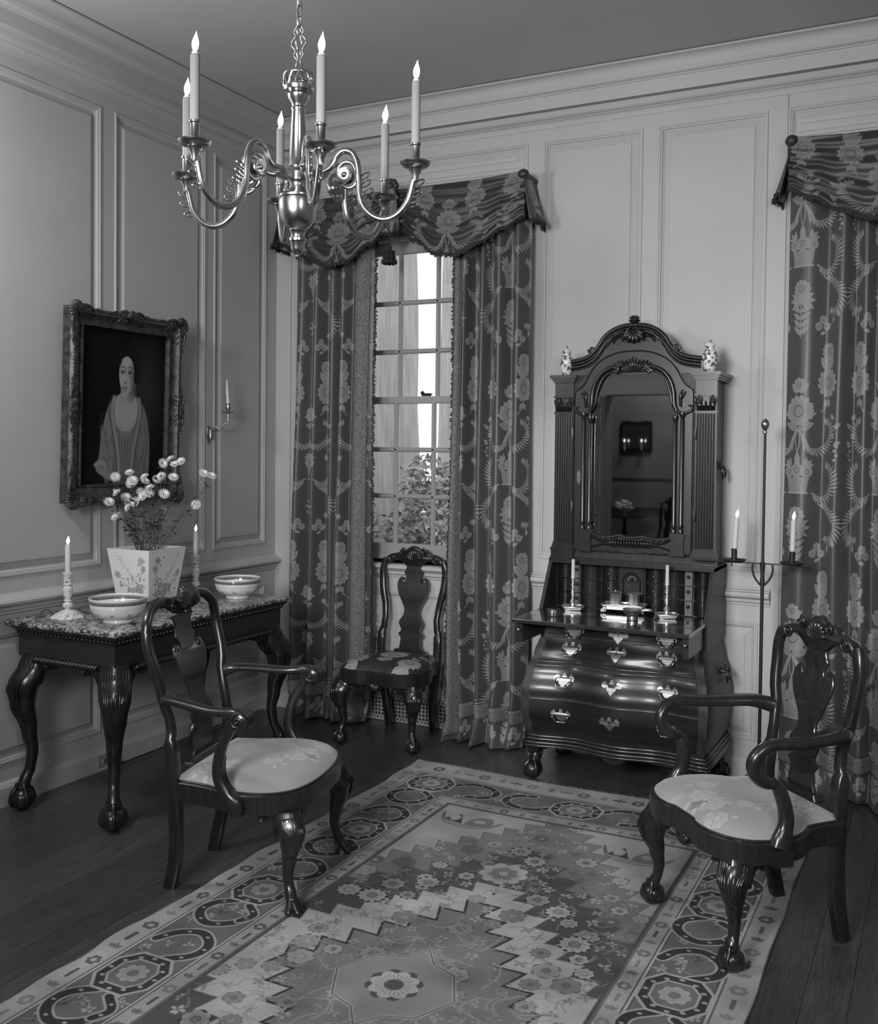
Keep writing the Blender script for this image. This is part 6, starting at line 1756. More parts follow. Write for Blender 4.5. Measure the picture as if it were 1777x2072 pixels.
def build_sconce():
    y, z = -.605, 1.585
    c = thing('wall_sconce', 'small brass wall sconce with twisted arm on the left panelling', 'sconce', (0.002, y, z))
    b = MB(); b.plate(spline([(0, .045), (.012, .034), (.014, .016), (.020, .004), (.014, -.014), (.010, -.028), (.004, -.040), (0, -.052), (-.004, -.040), (-.010, -.028), (-.014, -.014), (-.020, .004), (-.014, .016), (-.012, .034)], 3, True), 0, .008, lambda a, q, e: (e, a, q), .002)
    b.lathe([(.006, -.028), (.009, -.024), (.007, -.016), (.009, 0), (.007, .016), (.009, .024), (.005, .030), (0, .034)], (.018, 0, 0), 12); b.build('back_plate', MAT['oldbrass'], c, angle=50)
    dv = V(.93, .36, 0)
    a = MB(); pts = [(.018, .012), (.026, .030), (.040, .040), (.054, .034), (.064, .026), (.076, .032), (.084, .048), (.094, .056), (.105, .056), (.110, .066), (.110, .09)]
    a.tube([V(0, 0, zz) + dv * r for r, zz in spline(pts, 5)], .0046, 8); a.build('arm', MAT['oldbrass'], c, angle=60)
    o = dv * .110 + V(0, 0, .09); s = MB()
    s.lathe([(.005, 0), (.007, .014), (.005, .020), (.030, .022), (.037, .028), (.035, .029), (.012, .026), (.006, .034), (.012, .044), (.013, .060), (.0115, .066), (.014, .072), (.011, .074), (.009, .074)], o, 18); s.build('candle_socket', MAT['oldbrass'], c, angle=50)
    p = Vector((0.002, y, z)) + o + V(0, 0, .072)
    candle(None, p, .128, .0092, taper=.55, lit=False, tilt=(.03, -.05, 0), label='unlit dripped taper leaning in the brass wall sconce', mat=plain('dripped_wax', .62, .5, noise=.25, nscale=90, bump=.8, bscale=120))
build_sconce()

def outlet(name, label, o, nrm, plug):
    c = thing(name, label, 'outlet', o); n = Vector(nrm); w = Vector((-n.y, n.x, 0))
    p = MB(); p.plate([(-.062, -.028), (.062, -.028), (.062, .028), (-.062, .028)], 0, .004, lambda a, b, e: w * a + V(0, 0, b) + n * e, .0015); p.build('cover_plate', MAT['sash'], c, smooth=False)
    for s_ in (-1, 1):
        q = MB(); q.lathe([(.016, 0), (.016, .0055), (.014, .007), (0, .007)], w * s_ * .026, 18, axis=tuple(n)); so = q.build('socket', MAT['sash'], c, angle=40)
        sl = MB(); sl.box(w * s_ * .026 + n * .0072 + V(0, 0, .005) , (.003, .003, .007)); sl.box(w * s_ * .026 + n * .0072 + V(0, 0, -.005), (.003, .003, .007)); sl.build('slot', MAT['black'], so, smooth=False)
    if plug:
        g = MB(); g.lathe([(.017, 0), (.018, .014), (.012, .026), (.006, .03)], w * plug * .026 + n * .007, 16, axis=tuple(n)); g.build('plug', MAT['black'], c, angle=40)
    return c
outlet('wall_outlet', 'electric outlet with black plug in the skirting under the secretary', (2.208, -.0225, .042), (0, -1, 0), 1)
outlet('wall_outlet', 'electric outlet with black plug in the skirting behind the table leg', (.0225, -1.335, .046), (1, 0, 0), 1)
cb = MB(); cb.tube(spline([(2.235, -.06, .042), (2.24, -.068, .022), (2.26, -.06, .004), (2.33, -.10, .004), (2.5, -.08, .004)], 6), .003, 6); tag(cb.build('electric_cord', MAT['black'], None), 'dark electric cord trailing from the plug below the secretary', 'cord')
cb = MB(); cb.tube(spline([(.056, -1.309, .046), (.066, -1.295, .030), (.045, -1.25, .012), (.040, -.9, .014), (.042, -.5, .020), (.040, -.16, .016)], 8), .0028, 6); tag(cb.build('electric_cord', MAT['black'], None), 'twisted dark cord running along the left skirting', 'cord')

# ------------------------------------------------------------------ things on the marble table
TZ = .785
def bowl_mat(seed):
    W, H = 1024, 256; c = Canvas(W, H, .66); rr = random.Random(seed)
    # v: 0 foot .. 1 rim (outside), painted band and sprigs
    c.stroke([(0, 218), (W, 218)], 44, .07); c.stroke([(0, 238), (W, 238)], 5, .6); c.stroke([(0, 199), (W, 199)], 3, .16)
    for k in range(110): c.ellipse(k * W / 110 + 4, 226, 2.6, 5, .62); c.ellipse(k * W / 110, 210, 2, 2, .55)
    for k in range(60): c.leaf(k * W / 60, 150 + 5 * math.sin(k), 13, 3, rr.uniform(-.6, .6), .34); c.ellipse(k * W / 60 + 8, 152, 2.5, 2.5, .42)
    for k in range(9):
        u = (k + .5) * W / 9; c.flower(u, 90, 14, 6, .26, .5, .4)
        for q in range(4): c.leaf(u, 90, 26, 4, q * 1.6 + .4, .32)
    return canvas_mat('painted_porcelain_bowl', c.a, rough=.18, coat=.4)
MAT['bowl'] = bowl_mat(3)
def bowl(loc, R, h, label):
    b = thing('porcelain_bowl', label, 'bowl', loc, 0, 'bowls on the marble table')
    prof = [(.50, 0), (.52, .04), (.50, .13), (.60, .17), (.76, .27), (.88, .42), (.95, .62), (.985, .82), (1.0, 1.0)]
    prof = spline(prof, 4); m = MB(); n = 48
    k = len(prof)
    m.grid(lambda u, v: (R * prof[min(k - 1, int(round(v * (k - 1))))][0] * math.cos(2 * PI * u), R * prof[min(k - 1, int(round(v * (k - 1))))][0] * math.sin(2 * PI * u), h * prof[min(k - 1, int(round(v * (k - 1))))][1]), n + 1, k, uv=lambda u, v: (u, prof[min(k - 1, int(round(v * (k - 1))))][1]))
    m.build('outer_wall', MAT['bowl'], b, angle=60)
    i = MB(); q = [(r * .975 - .005, max(.22, z)) for r, z in prof if z >= .22]
    q = [(0, .23), (.3, .23)] + q + [(1.0, 1.0)]; kk = len(q)
    i.grid(lambda u, v: (R * q[min(kk - 1, int(round(v * (kk - 1))))][0] * math.cos(2 * PI * u), R * q[min(kk - 1, int(round(v * (kk - 1))))][0] * math.sin(2 * PI * u), h * q[min(kk - 1, int(round(v * (kk - 1))))][1]), n + 1, kk, uv=lambda u, v: (u, q[min(kk - 1, int(round(v * (kk - 1))))][1]))
    i.build('inner_wall', MAT['bowl'], b, angle=60)
    return b
bowl((.440, -1.690, TZ), .119, .103, 'porcelain bowl with patterned band at the near end of the marble table')
bowl((.440, -.905, TZ), .112, .098, 'porcelain bowl with patterned band at the far end, by the curtain')

def sprig_china(name, sc=60, lo=.62):
    m, nt, b = mat_base(name); tc = nt.nodes.new('ShaderNodeTexCoord')
    v = nt.nodes.new('ShaderNodeTexVoronoi'); v.inputs['Scale'].default_value = sc; n = N(nt, 'ShaderNodeTexNoise', Scale=sc * .8, Detail=2.0)
    nt.links.new(tc.outputs['Object'], v.inputs['Vector']); nt.links.new(tc.outputs['Object'], n.inputs['Vector'])
    mt = nt.nodes.new('ShaderNodeMath'); mt.operation = 'MULTIPLY_ADD'; mt.inputs[1].default_value = .8
    nt.links.new(n.outputs['Fac'], mt.inputs[0]); nt.links.new(v.outputs['Distance'], mt.inputs[2])
    r = ramp(nt, [(lo, .10), (lo + .08, .62)]); nt.links.new(mt.outputs[0], r.inputs['Fac']); nt.links.new(r.outputs[0], b.inputs['Base Color'])
    b.inputs['Roughness'].default_value = .2; b.inputs['Coat Weight'].default_value = .4
    return m
MAT['sprig'] = sprig_china('sprigged_porcelain', 70)
def china_stick(loc, label, clabel, grp):
    c = thing('china_candlestick', label, 'candlestick', loc, .3, grp)
    f = MB(); f.lathe([(.072, 0), (.074, .003), (.070, .010), (.040, .026), (.022, .034)], (0, 0, 0), 8); f.build('foot', MAT['sprig'], c, angle=20)
    s = MB(); s.lathe([(.014, .034), (.013, .040), (.022, .050), (.022, .058), (.012, .068), (.017, .074), (.014, .078), (.017, .088), (.021, .112), (.021, .128), (.014, .136), (.019, .141), (.019, .148), (.014, .152), (.018, .156), (.0195, .184), (.022, .188), (.022, .194), (.014, .194)], (0, 0, 0), 18); s.build('stem', MAT['sprig'], c, angle=40)
    cd = MB(); cd.tube(spline([(-.06, .02, .003), (-.10, .05, .003), (-.13, .06, .02), (-.145, .03, .012)], 5), .002, 6); cd.build('wire', MAT['black'], c)
    candle(None, (loc[0], loc[1], loc[2] + .190), .118, .0118, label=clabel, group='candles on the marble table', fh=.034, fr=.0075, mat=MAT['wax_grey'])
MAT['wax_grey'] = plain('grey_candle_wax', .52, .5)
china_stick((.190, -1.728, TZ), 'white sprigged china candlestick at the near end, left of the bowl', 'lit candle in the china candlestick at the near end of the table', 'china candlesticks on the marble table')
china_stick((.205, -.935, TZ), 'white sprigged china candlestick behind the flowerpot, nearer the corner', 'lit candle in the china candlestick at the far end of the table', 'china candlesticks on the marble table')

def pot_paint(seed, flip):
    W = 512; c = Canvas(W, W, .66); rr = random.Random(seed); fx = (lambda x: W - x) if flip else (lambda x: x)
    trunk = spline([(fx(80), 0), (fx(120), 70), (fx(150), 130), (fx(230), 200), (fx(330), 330), (fx(420), 470)], 8)
    c.stroke(trunk, [14 - 11 * k / len(trunk) for k in range(len(trunk))], .30)
    for p in ([(fx(110), 60), (fx(90), 180), (fx(120), 300), (fx(110), 420)], [(fx(140), 110), (fx(260), 120), (fx(380), 170), (fx(450), 230)], [(fx(60), 0), (fx(40), 110), (fx(60), 220)]):
        c.stroke(spline(p, 6), 4, .33)
    for k in range(9): c.flower(fx(rr.uniform(100, 330)), rr.uniform(40, 150), rr.uniform(26, 44), 7, .26, .44, .36, a0=rr.uniform(0, 3))
    for x, y in ((120, 400), (440, 250), (90, 320)): c.flower(fx(x), y, 40, 8, .34, .5, .24)
    for k in range(60):
        x, y = rr.choice([(rr.uniform(70, 200), rr.uniform(20, 420)), (rr.uniform(200, 460), rr.uniform(20, 220))])
        c.leaf(fx(x), y, rr.uniform(24, 44), rr.uniform(8, 13), rr.uniform(0, 6.3), rr.choice([.22, .30, .38]), .45)
    for k in range(70):
        t = rr.uniform(.45, 1); p = trunk[int(t * (len(trunk) - 1))]; c.ellipse(p[0] + rr.uniform(-40, 40), p[1] + rr.uniform(-30, 40), 5, 5, rr.choice([.36, .44]))
    return c.a
MAT['pot_a'] = canvas_mat('flower_painted_porcelain', pot_paint(5, False), rough=.2, coat=.3)
MAT['pot_b'] = canvas_mat('blossom_painted_porcelain', pot_paint(8, True), rough=.2, coat=.3)
def build_pot():
    px_, py_ = .225, -1.295
    st = thing('wooden_stand', 'low dark wooden stand under the square flowerpot', 'stand', (px_, py_, TZ), .02)
    m = MB(); m.bb(-.115, .115, -.115, .115, .022, .034); m.build('stand_top', MAT['mahogany'], st, smooth=False)
    m = MB()
    for a in (-1, 1):
        m.bb(-.108, .108, a * .104 - .006, a * .104 + .006, .012, .022); m.bb(a * .104 - .006, a * .104 + .006, -.108, .108, .012, .022)
    m.build('stand_rail', MAT['mahogany'], st, smooth=False)
    for a in (-1, 1):
        for b in (-1, 1): MB().bb(a * .100 - .010, a * .100 + .010, b * .100 - .010, b * .100 + .010, 0, .022).build('leg', MAT['mahogany'], st, smooth=False)
    c = thing('square_flowerpot', 'square white porcelain flowerpot painted with flowering branches', 'flowerpot', (px_, py_, TZ + .0345), .02)
    h, a, b = .232, .094, .124
    for k in range(4):
        q = k * PI / 2; cr, sr = math.cos(q), math.sin(q); m = MB()
        def T(x, y, z): return (x * cr - y * sr, x * sr + y * cr, z)
        m.add([T(-a, -a, 0), T(a, -a, 0), T(b, -b, h), T(-b, -b, h), T(b - .009, -b + .009, h), T(-b + .009, -b + .009, h), T(-a + .01, -a + .01, .02), T(a - .01, -a + .01, .02)], [(0, 1, 2, 3), (3, 2, 4, 5), (5, 4, 7, 6)], [(0, 0), (1, 0), (1, 1), (0, 1), (.99, .99), (.01, .99), (.1, .97), (.9, .97)])
        m.build('side', MAT['pot_a'] if k % 2 else MAT['pot_b'], c, smooth=False, recalc=False)
    so = MB(); so.bb(-.11, .11, -.11, .11, h - .035, h - .024); so.build('soil', plain('soil', .02, .9, noise=.5, nscale=80, bump=1, bscale=60), c, smooth=False)
    bt = MB(); bt.bb(-a, a, -a, a, 0, .006); bt.build('base', MAT['china'], c, smooth=False)
    # chrysanthemums growing in it; positions of the blooms relative to the pot
    pl = thing('chrysanthemum_plant', 'leggy chrysanthemum plant with white daisy blooms in the square pot', 'plant', (px_, py_, TZ + .0345 + h - .025))
    rr = random.Random(12)
    # screen-right is along (cos yaw, sin yaw) of the room view; spread blooms in a fan about the pot
    R_ = Vector((.891, .454, 0)); D_ = Vector((-.454, .891, 0))
    bl = [(-.145, .30), (-.085, .315), (-.175, .235), (-.165, .20), (-.13, .235), (-.09, .27), (-.06, .285), (-.04, .24), (-.02, .28), (-.01, .225), (.012, .235), (.02, .255), (.04, .29), (.055, .30), (.075, .355), (.105, .37), (.125, .35), (.15, .362), (.07, .305), (.095, .235), (.06, .165), (-.075, .18), (-.10, .195), (-.155, .145), (-.135, .14), (.255, .315), (.288, .305), (.215, .19), (-.05, .20), (.0, .30), (-.115, .215), (.13, .30)]
    roots = [(-.05, 0), (-.03, .02), (0, 0), (.02, -.02), (.04, .02), (.06, 0), (-.02, -.03)]
    stem_m = MAT['stem']; leaf_m = MAT['leaf']
    lf0 = MB(); lf0.add([(0, 0, 0), (.006, .010, .003), (.007, .020, .002), (0, .034, -.006), (-.007, .020, .002), (-.006, .010, .003), (0, .012, 0), (0, .022, -.001)], [(0, 1, 6), (1, 2, 7, 6), (2, 3, 7), (3, 4, 7), (4, 5, 6, 7), (5, 0, 6)])
    leaf_o = lf0.build('leaf', leaf_m, pl, angle=180); first = [True]
    def add_leaf(p, d, s_):
        q = Vector((0, 1, 0)).rotation_difference(d.normalized())
        if first[0]: o = leaf_o; first[0] = False
        else: o = bpy.data.objects.new('leaf', leaf_o.data); COL.objects.link(o); o.parent = pl
        o.location = p; o.rotation_mode = 'QUATERNION'; o.rotation_quaternion = q @ Quaternion((0, 1, 0), rr.uniform(-.8, .8)); o.scale = (s_, s_, s_)
    # one bloom mesh: two rings of narrow ray petals and a button
    fb = MB()
    for ring, (n, L, tilt) in enumerate(((17, .0235, .30), (15, .020, .75), (10, .013, 1.1))):
        for k in range(n):
            a = 2 * PI * (k + ring * .5) / n; ca, sa = math.cos(a), math.sin(a); w = .0021
            ct, s2 = math.cos(tilt), math.sin(tilt)
            pts = [(.004, -w * .5, 0), (.004, w * .5, 0), (L * .7, w, L * .02), (L, w * .4, 0), (L, -w * .4, 0), (L * .7, -w, L * .02)]
            vs_ = []
            for x, y, z in pts:
                xr = x * ct - z * s2; zr_ = x * s2 + z * ct; vs_.append((xr * ca - y * sa, xr * sa + y * ca, zr_))
            fb.add(vs_, [(0, 1, 2, 5), (5, 2, 3, 4)])
    bloom0 = fb.build('bloom', MAT['petal'], pl, smooth=False)
    for i, (dx, dz) in enumerate(bl):
        dd = rr.uniform(-.07, .07); dz *= 1.16; tip = R_ * dx + D_ * dd + V(0, 0, dz)
        r_ = roots[i % len(roots)]; base = R_ * r_[0] * .8 + D_ * r_[1]
        mid = base.lerp(tip, .45) + V(0, 0, .02) + R_ * (dx * .10); p = spline([base + V(0, 0, -.004), base.lerp(mid, .5) + R_ * dx * .05, mid, mid.lerp(tip, .55), tip], 5)
        sm = MB(); sm.tube(p, lambda t: .0022 * (1 - .5 * t), 5); sm.build('stem', stem_m, pl)
        for k in range(rr.choice([5, 6, 7, 8])):
            t = rr.uniform(.25, .96); q = Vector(p[int(t * (len(p) - 1))]); a = rr.uniform(0, 6.3)
            add_leaf(q, Vector((math.cos(a), math.sin(a), rr.uniform(-.5, .5))), rr.uniform(.6, 1.25) * (.75 if t > .7 else 1))
        o = bloom0 if i == 0 else bpy.data.objects.new('bloom', bloom0.data)
        if i: COL.objects.link(o); o.parent = pl
        face = (Vector((.35, -.6, rr.uniform(.2, .9))) + Vector((rr.uniform(-.6, .6), rr.uniform(-.5, .4), 0))).normalized()
        o.location = tip; o.rotation_mode = 'QUATERNION'; o.rotation_quaternion = Vector((0, 0, 1)).rotation_difference(face)
        s_ = rr.uniform(.95, 1.25) if dz > .2 else rr.uniform(.65, .85); o.scale = (s_, s_, s_)
MAT['stem'] = plain('plant_stem', .07, .7); MAT['leaf'] = plain('plant_leaf', .055, .6, noise=.3, nscale=40); MAT['petal'] = plain('white_petal', .72, .7)
build_pot()
# folded slip of paper on the marble
pp = MB(); pp.box((.345, -1.60, TZ + .0012), (.10, .03, .0016), .5); tag(pp.build('paper_slip', plain('white_paper', .6, .8), None, smooth=False), 'small white paper slip lying on marble beside the near bowl', 'paper')

# ------------------------------------------------------------------ things on the secretary
LZ_ = .7795
def silver_stick(x, y, label, clabel):
    c = thing('silver_candlestick', label, 'candlestick', (x, y, LZ_), .35, 'silver candlesticks on the writing lid')
    f = MB(); o = [(.045, .028), (.036, .040), (-.036, .040), (-.045, .028), (-.045, -.028), (-.036, -.040), (.036, -.040), (.045, -.028)]
    f.plate(o, .002, .010, lambda a, b, e: (a, b, e), .003); f.plate([(a * 1.12, b * 1.12) for a, b in o], .010, .014, lambda a, b, e: (a, b, e), .0015); f.plate([(a * .9, b * .9) for a, b in o], 0, .003, lambda a, b, e: (a, b, e)); f.build('tray_foot', MAT['silver'], c, angle=25)
    rim = MB(); rim.tube([(a * 1.12, b * 1.12, .016) for a, b in o], .0022, 6, closed=True); rim.build('tray_rim', MAT['silver'], c, angle=60)
    s = MB(); s.lathe([(.018, .012), (.013, .018), (.012, .030), (.016, .036), (.012, .042), (.008, .050), (.011, .066), (.012, .078), (.007, .088), (.013, .092), (.013, .096), (.007, .099), (.0075, .108), (.012, .112), (.012, .116), (.010, .119), (.0105, .142), (.0125, .144), (.0125, .147), (.009, .147)], (0, 0, 0), 12); s.build('stem', MAT['silver'], c, angle=30)
    candle(None, (x, y, LZ_ + .143), .092, .0088, taper=.18, lit=False, label=clabel, group='candles on the writing lid')
silver_stick(1.972, -.375, 'silver candlestick on the writing lid, nearer the window', 'unlit white candle in the silver candlestick nearer the window')
silver_stick(2.412, -.375, 'silver candlestick on the writing lid, nearer the candlestand', 'unlit white candle in the silver candlestick nearer the candlestand')
def build_inkstand():
    c = thing('silver_inkstand', 'silver inkstand tray with two glass wells on scroll feet', 'inkstand', (2.205, -.335, LZ_), .10)
    o = [(.095, .035), (.085, .046), (-.085, .046), (-.095, .035), (-.095, -.035), (-.085, -.046), (.085, -.046), (.095, -.035)]
    t = MB(); t.plate([(a * .86, b * .82) for a, b in o], .014, .030, lambda a, b, e: (a, b, e), .002); t.plate([(a * 1.04, b * 1.05) for a, b in o], .030, .036, lambda a, b, e: (a, b, e), .002); t.build('tray', MAT['silver'], c, angle=25)
    r = MB(); r.tube([(a * 1.06, b * 1.08, .038) for a, b in o], .0022, 6, closed=True); r.build('tray_rim', MAT['silver'], c, angle=60)
    for a in (-1, 1):
        for b in (-1, 1):
            f = MB(); scroll(f, (a * .084, b * .042, .016), (0, b, 0), (a, 0, 0), .013, 1.3, .0045); f.sphere((a * .094, b * .046, .006), .006, 8, 6); f.build('scroll_foot', MAT['silver'], c, angle=60)
    for i, a in enumerate((-.040, .046)):
        w = MB(); w.lathe([(.024, .036), (.026, .040), (.026, .082), (.028, .086)], (a, 0, 0), 8); wo = w.build('ink_well', MAT['silver'], c, angle=25)
        l = MB(); l.lathe([(.031, .086), (.032, .089), (.024, .092), (.010, .093), (.004, .096), (.003, .101), (0, .102)] if i == 0 else [(.034, .086), (.035, .090), (.026, .092), (0, .092)], (a, 0, 0), 16 if i else 8); l.build('well_lid', MAT['silver'], wo, angle=40)
build_inkstand()
def build_strainer():
    c = thing('silver_strainer', 'small footed silver strainer with side handle on the lid edge', 'strainer', (2.296, -.515, LZ_))
    b = MB(); b.lathe([(.014, .020), (.030, .026), (.040, .036), (.042, .044), (.045, .046), (.043, .048), (.040, .044), (.028, .030), (0, .026)], (0, 0, 0), 24); b.build('bowl', MAT['silver'], c, angle=50)
    f = MB(); f.lathe([(.024, 0), (.024, .018), (.0225, .018), (.0225, 0)], (0, 0, 0), 18, caps=False); f.lathe([(.025, 0), (.026, .002), (.024, .003)], (0, 0, 0), 18, caps=False); f.build('collar', MAT['silver_pierced'], c, angle=50)
    h = MB(); h.tube(spline([(.040, .004, .042), (.056, .010, .046), (.072, .016, .046), (.082, .020, .044)], 4), lambda t: .0055 + .003 * math.sin(PI * t), 8); h.build('handle', MAT['silver'], c, angle=60)
MAT['silver_pierced'] = plain('engraved_silver', .45, .3, metal=1, noise=.6, nscale=220)
build_strainer()
def build_box():
    c = thing('round_box', 'small round fluted box at the corner of the writing lid', 'box', (1.958, -.588, LZ_))
    b = MB(); b.lathe([(.029, 0), (.030, .002), (.030, .024), (.029, .026)], (0, 0, 0), 40, squash=lambda a: 1 + .02 * math.cos(20 * a)); b.build('body', MAT['box_metal'], c, angle=30)
    l = MB(); l.lathe([(.030, .026), (.031, .028), (.030, .031), (.026, .032), (0, .033)], (0, 0, 0), 32); l.build('lid', MAT['box_metal'], c, angle=30)
MAT['box_metal'] = plain('dull_pewter', .12, .3, metal=.8)
build_box()
MAT['vase'] = sprig_china('blue_painted_vase', 60, .78)
def vase(x, y, z, s_, label):
    c = thing('lidded_vase', label, 'vase', (x, y, z), 0, 'lidded vases on the secretary'); H = .128 * s_
    b = MB(); b.lathe([(q * s_, h * s_) for q, h in ((.020, 0), (.021, .004), (.024, .016), (.030, .040), (.0325, .062), (.030, .080), (.021, .090), (.0165, .093), (.0165, .102), (.018, .104))], (0, 0, 0), 24, squash=lambda a: 1 + .015 * math.cos(8 * a)); b.build('body', MAT['vase'], c, angle=50)
    l = MB(); l.lathe([(q * s_, h * s_) for q, h in ((.022, .104), (.022, .107), (.017, .114), (.009, .121), (.004, .123), (.006, .128), (.004, .133), (0, .137))], (0, 0, 0), 20); l.build('lid', MAT['vase'], c, angle=50)
vase(1.886, -.262, 1.8765, 1.02, 'patterned lidded vase on the secretary cornice, nearer the window')
vase(2.558, -.262, 1.8765, 1.08, 'patterned lidded vase on the secretary cornice, nearer the candlestand')

# ------------------------------------------------------------------ open door and the room beyond, seen in the looking glass
dl = thing('door_1', None, None, (.185, YR + .03, 0), 0, None, 'structure')
m = MB(); m.bb(-.02, .02, 0, .78, .01, 2.10); m.build('door_leaf', MAT['paint'], dl, smooth=False)
for z0, z1 in ((.18, .86), (1.02, 1.62), (1.72, 2.0)):
    for y0, y1 in ((.10, .36), (.44, .70)): panel(y0, y1, z0, z1, lambda a, d, z: (.021 + d, a, z), dl)
m = MB(); m.lathe([(.008, 0), (.008, .03), (.024, .036), (.028, .05), (.020, .062), (0, .066)], (.02, .72, .95), 16, axis=(1, 0, 0)); m.build('door_handle', MAT['brass'], dl)
dl.rotation_euler = (0, 0, .16)
YB = -8.2
# its far wall stands nearer than the room is deep, and the glass shows it
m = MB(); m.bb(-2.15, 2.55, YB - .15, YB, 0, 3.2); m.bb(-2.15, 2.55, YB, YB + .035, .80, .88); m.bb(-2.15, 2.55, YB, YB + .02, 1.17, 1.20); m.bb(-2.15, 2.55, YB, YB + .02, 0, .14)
tag(m.build('wall_beyond_far', MAT['dim'] if 'dim' in MAT else plain('dim_room_panelling', .20, .55, noise=.12, nscale=3), None, smooth=False), kind='structure')
pgl = thing('pier_glass', 'dark framed wall glass with candle arms reflected in the looking glass', 'mirror', (-.02, YB + .003, 1.505))
m = MB(); ring_plate(m, [(-.205, .02), (-.19, 0), (.19, 0), (.205, .02), (.205, .36), (.19, .39), (.10, .40), (.08, .385), (-.08, .385), (-.10, .40), (-.19, .39), (-.205, .36)], [(-.165, .055), (-.16, .05), (.16, .05), (.165, .055), (.165, .33), (.16, .34), (.10, .345), (.08, .345), (-.08, .345), (-.10, .345), (-.16, .34), (-.165, .33)], 0, .03, lambda a, b, e: (a, e, b)); m.build('frame', MAT['mahogany'], pgl, smooth=False)
MB().bb(-.17, .17, .002, .008, .045, .35).build('glass', MAT['mirror'], pgl, smooth=False)
for i, xx in enumerate((-.13, .09)):
    m = MB(); m.tube(spline([(xx, .03, .02), (xx, .07, .0), (xx, .10, .04)], 5), .005, 6); m.lathe([(.02, .04), (.012, .045), (.012, .06)], (xx, .10, 0), 12); m.build('candle_arm', MAT['oldbrass'], pgl, angle=60)
    candle(None, (-.02 + xx, YB + .103, 1.505 + .0605), .06, .009, fh=.04, fr=.010, label='lit candle on the wall glass beyond, ' + ('nearer the door' if i else 'farther from the door'), group='candles of the wall glass beyond')
tt = thing('tripod_table', 'dark round tripod table in the room beyond, seen in the looking glass', 'table', (-.03, -7.75, 0))
MB().lathe([(0, .70), (.26, .70), (.27, .71), (.265, .72), (0, .72)], (0, 0, 0), 32).build('table_top', MAT['mahogany'], tt, angle=40)
MB().lathe([(.05, .70), (.02, .66), (.03, .50), (.035, .40), (.02, .30), (.03, .22)], (0, 0, 0), 16).build('pillar', MAT['mahogany'], tt)
for k in range(3):
    a = k * 2 * PI / 3 + .4; m = MB(); m.tube(spline([(0, 0, .26), (.10 * math.cos(a), .10 * math.sin(a), .24), (.20 * math.cos(a), .20 * math.sin(a), .08), (.27 * math.cos(a), .27 * math.sin(a), .02)], 5), .02, 8); m.build('leg', MAT['mahogany'], tt, angle=60)
fb = thing('flower_bowl', 'footed bowl of pale flowers on the tripod table, seen in the looking glass', 'bowl', (-.03, -7.75, .7205))
MB().lathe([(.05, 0), (.03, .02), (.05, .04), (.12, .08), (.13, .10), (.12, .10), (.05, .05), (0, .05)], (0, 0, 0), 24).build('bowl', MAT['china'], fb, angle=50)
rr = random.Random(6)
for k in range(16):
    a, r_ = rr.uniform(0, 6.3), rr.uniform(0, .12); m = MB(); m.sphere((0, 0, 0), (.028, .028, .02), 10, 6); o = m.build('bloom', MAT['petal'], fb); o.location = (r_ * math.cos(a), r_ * math.sin(a), .12 + rr.uniform(0, .07) - r_ * .3)
src = [o for o in bpy.data.objects if o.name == 'side_chair'][0]
c2 = copy_tree(src); c2.location = (.36, -7.55, 0); c2.rotation_euler = (0, 0, 1.9)
tag(c2, 'dark chair in the room beyond, seen only in the looking glass', 'chair')
area('fill_light_beyond', (0.6, -7.3, 3.1), (0.2, -8.2, 1.0), .4, .4, 16)  # added light that brightens the room beyond; no fixture is seen

# ------------------------------------------------------------------ garden outside the window
gm = MB(); gm.add([(-14, .6, -.55), (16, .6, -.55), (16, 24, -.55), (-14, 24, -.55)], [(0, 1, 2, 3)])
tag(gm.build('ground_garden', plain('garden_ground', .22, .9, noise=.3, nscale=3), None, smooth=False), kind='structure')
def bark():
    m, nt, b = mat_base('tree_bark'); tc = nt.nodes.new('ShaderNodeTexCoord'); mp = nt.nodes.new('ShaderNodeMapping'); mp.inputs['Scale'].default_value = (14, 14, 1.2)
    n = N(nt, 'ShaderNodeTexNoise', Scale=2.2, Detail=6.0, Roughness=.6); r = ramp(nt, [(.25, .34), (.75, .62)])
    nt.links.new(tc.outputs['Object'], mp.inputs['Vector']); nt.links.new(mp.outputs[0], n.inputs['Vector']); nt.links.new(n.outputs['Fac'], r.inputs['Fac']); nt.links.new(r.outputs[0], b.inputs['Base Color']); b.inputs['Roughness'].default_value = .9
    return m
MAT['bark'] = bark()
def tree(x, y, r, h, label, lean=0.0):
    t = thing('garden_tree', label, 'tree', (x, y, -.55)); m = MB(); n = 40; k = 26
    rr = random.Random(int(x * 100))
    vs_ = []; fs = []
    for j in range(k):
        z = h * j / (k - 1); rad = r * (1 + .5 * math.exp(-z / .5)) * (1 - .25 * z / h)
        for i in range(n):
            a = 2 * PI * i / n; q = rad * (1 + .035 * math.sin(9 * a + z) + .02 * math.sin(17 * a - 2 * z))
            vs_.append((q * math.cos(a) + lean * z, q * math.sin(a), z))
    for j in range(k - 1):
        for i in range(n): fs.append((j * n + i, j * n + (i + 1) % n, (j + 1) * n + (i + 1) % n, (j + 1) * n + i))
    m.add(vs_, fs); m.build('trunk', MAT['bark'], t, angle=180)
    for b in range(4):
        a = rr.uniform(0, 6.3); z = h * rr.uniform(.8, .97); bm_ = MB(); bm_.tube(spline([(lean * z, 0, z), (.5 * math.cos(a), .5 * math.sin(a), z + .5), (1.4 * math.cos(a), 1.4 * math.sin(a), z + 1.1)], 5), lambda t_: .09 * (1 - .8 * t_), 8); bm_.build('bough', MAT['bark'], t, angle=180)
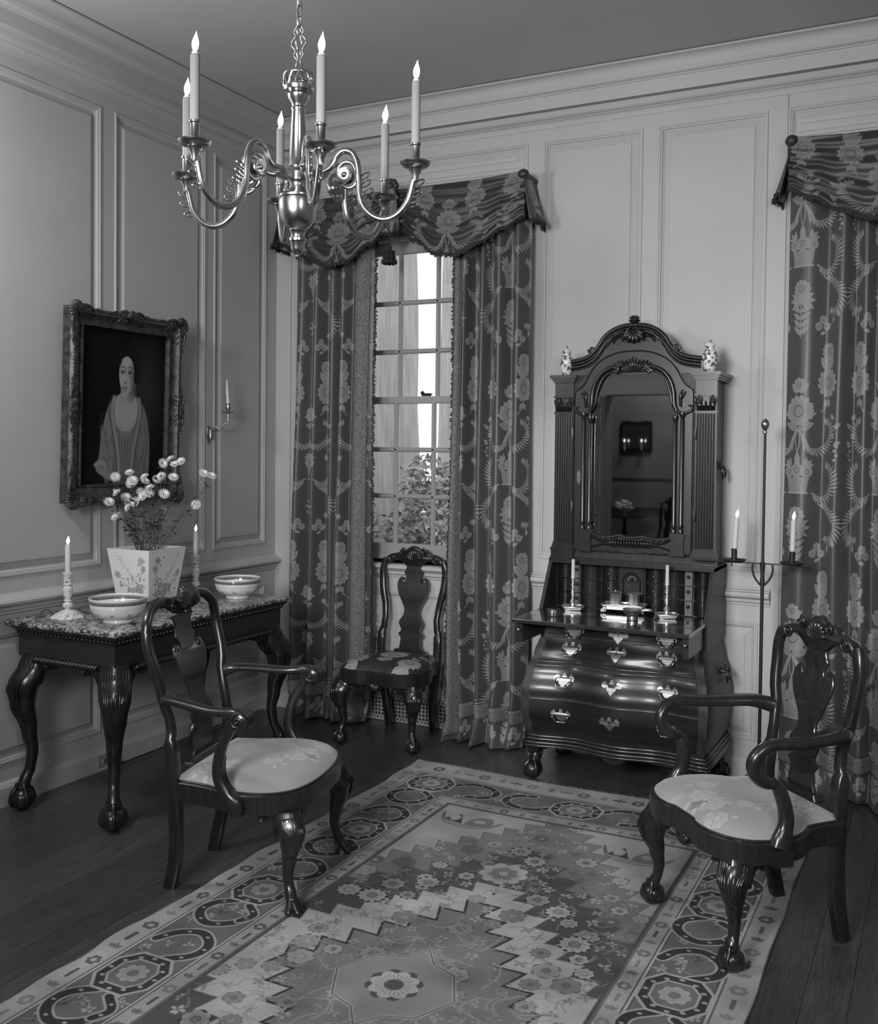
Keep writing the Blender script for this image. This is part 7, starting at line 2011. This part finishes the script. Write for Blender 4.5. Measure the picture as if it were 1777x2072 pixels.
def leaf_mass(name, parent, pts, s_, mat, seed):
    rr = random.Random(seed); vs_ = []; fs = []
    for p in pts:
        a, b = rr.uniform(0, 6.3), rr.uniform(-1, 1); d = Vector((math.cos(a), math.sin(a), b)).normalized(); w = d.orthogonal().normalized(); L = s_ * rr.uniform(.6, 1.3); b0 = len(vs_)
        p = Vector(p); vs_ += [p, p + d * L * .5 + w * L * .22, p + d * L, p + d * L * .5 - w * L * .22]; fs.append((b0, b0 + 1, b0 + 2, b0 + 3))
    return MB().add(vs_, fs).build(name, mat, parent, smooth=False, recalc=False)
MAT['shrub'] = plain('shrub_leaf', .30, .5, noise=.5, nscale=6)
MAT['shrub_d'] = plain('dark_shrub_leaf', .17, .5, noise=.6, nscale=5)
def shrub(x, y, z0, rx, ry, rz_, n, label, mat, seed):
    t = thing('garden_shrub', label, 'shrub', (x, y, -.55)); rr = random.Random(seed); pts = []
    for k in range(n):
        v = Vector((rr.gauss(0, 1), rr.gauss(0, 1), rr.gauss(0, 1))).normalized() * rr.uniform(.55, 1.0)
        pts.append((v.x * rx, v.y * ry, z0 + v.z * rz_ + .12 * math.sin(v.x * 7 + seed)))
    tag(leaf_mass('foliage', t, pts, .075, mat, seed), kind='stuff')
    m = MB()
    for k in range(6):
        a = rr.uniform(0, 6.3); m.tube(spline([(0, 0, 0), (.2 * math.cos(a), .2 * math.sin(a), z0 * .5), (.6 * rx * math.cos(a), .6 * ry * math.sin(a), z0)], 4), lambda q: .02 * (1 - .6 * q), 6)
    m.build('stems', MAT['bark'], t)
tree(-1.27, 2.9, .62, 7, 'thick pale tree trunk filling the panes on the left of the window')
tree(-2.62, 7.6, .20, 8, 'slim pale tree trunk standing farther back in the garden', .01)
shrub(-.95, 1.75, 1.25, .62, .40, .72, 4200, 'sunlit leafy shrub below the thick tree trunk', MAT['shrub'], 3)
shrub(.05, 2.3, 1.30, .62, .5, .72, 4600, 'paler leafy shrub to the right of the thick tree trunk', MAT['shrub'], 5)
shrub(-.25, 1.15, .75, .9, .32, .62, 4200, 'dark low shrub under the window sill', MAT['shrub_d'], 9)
shrub(3.4, 3.0, .9, 1.4, .7, 1.3, 4200, 'leafy shrub outside the second window', MAT['shrub'], 12)
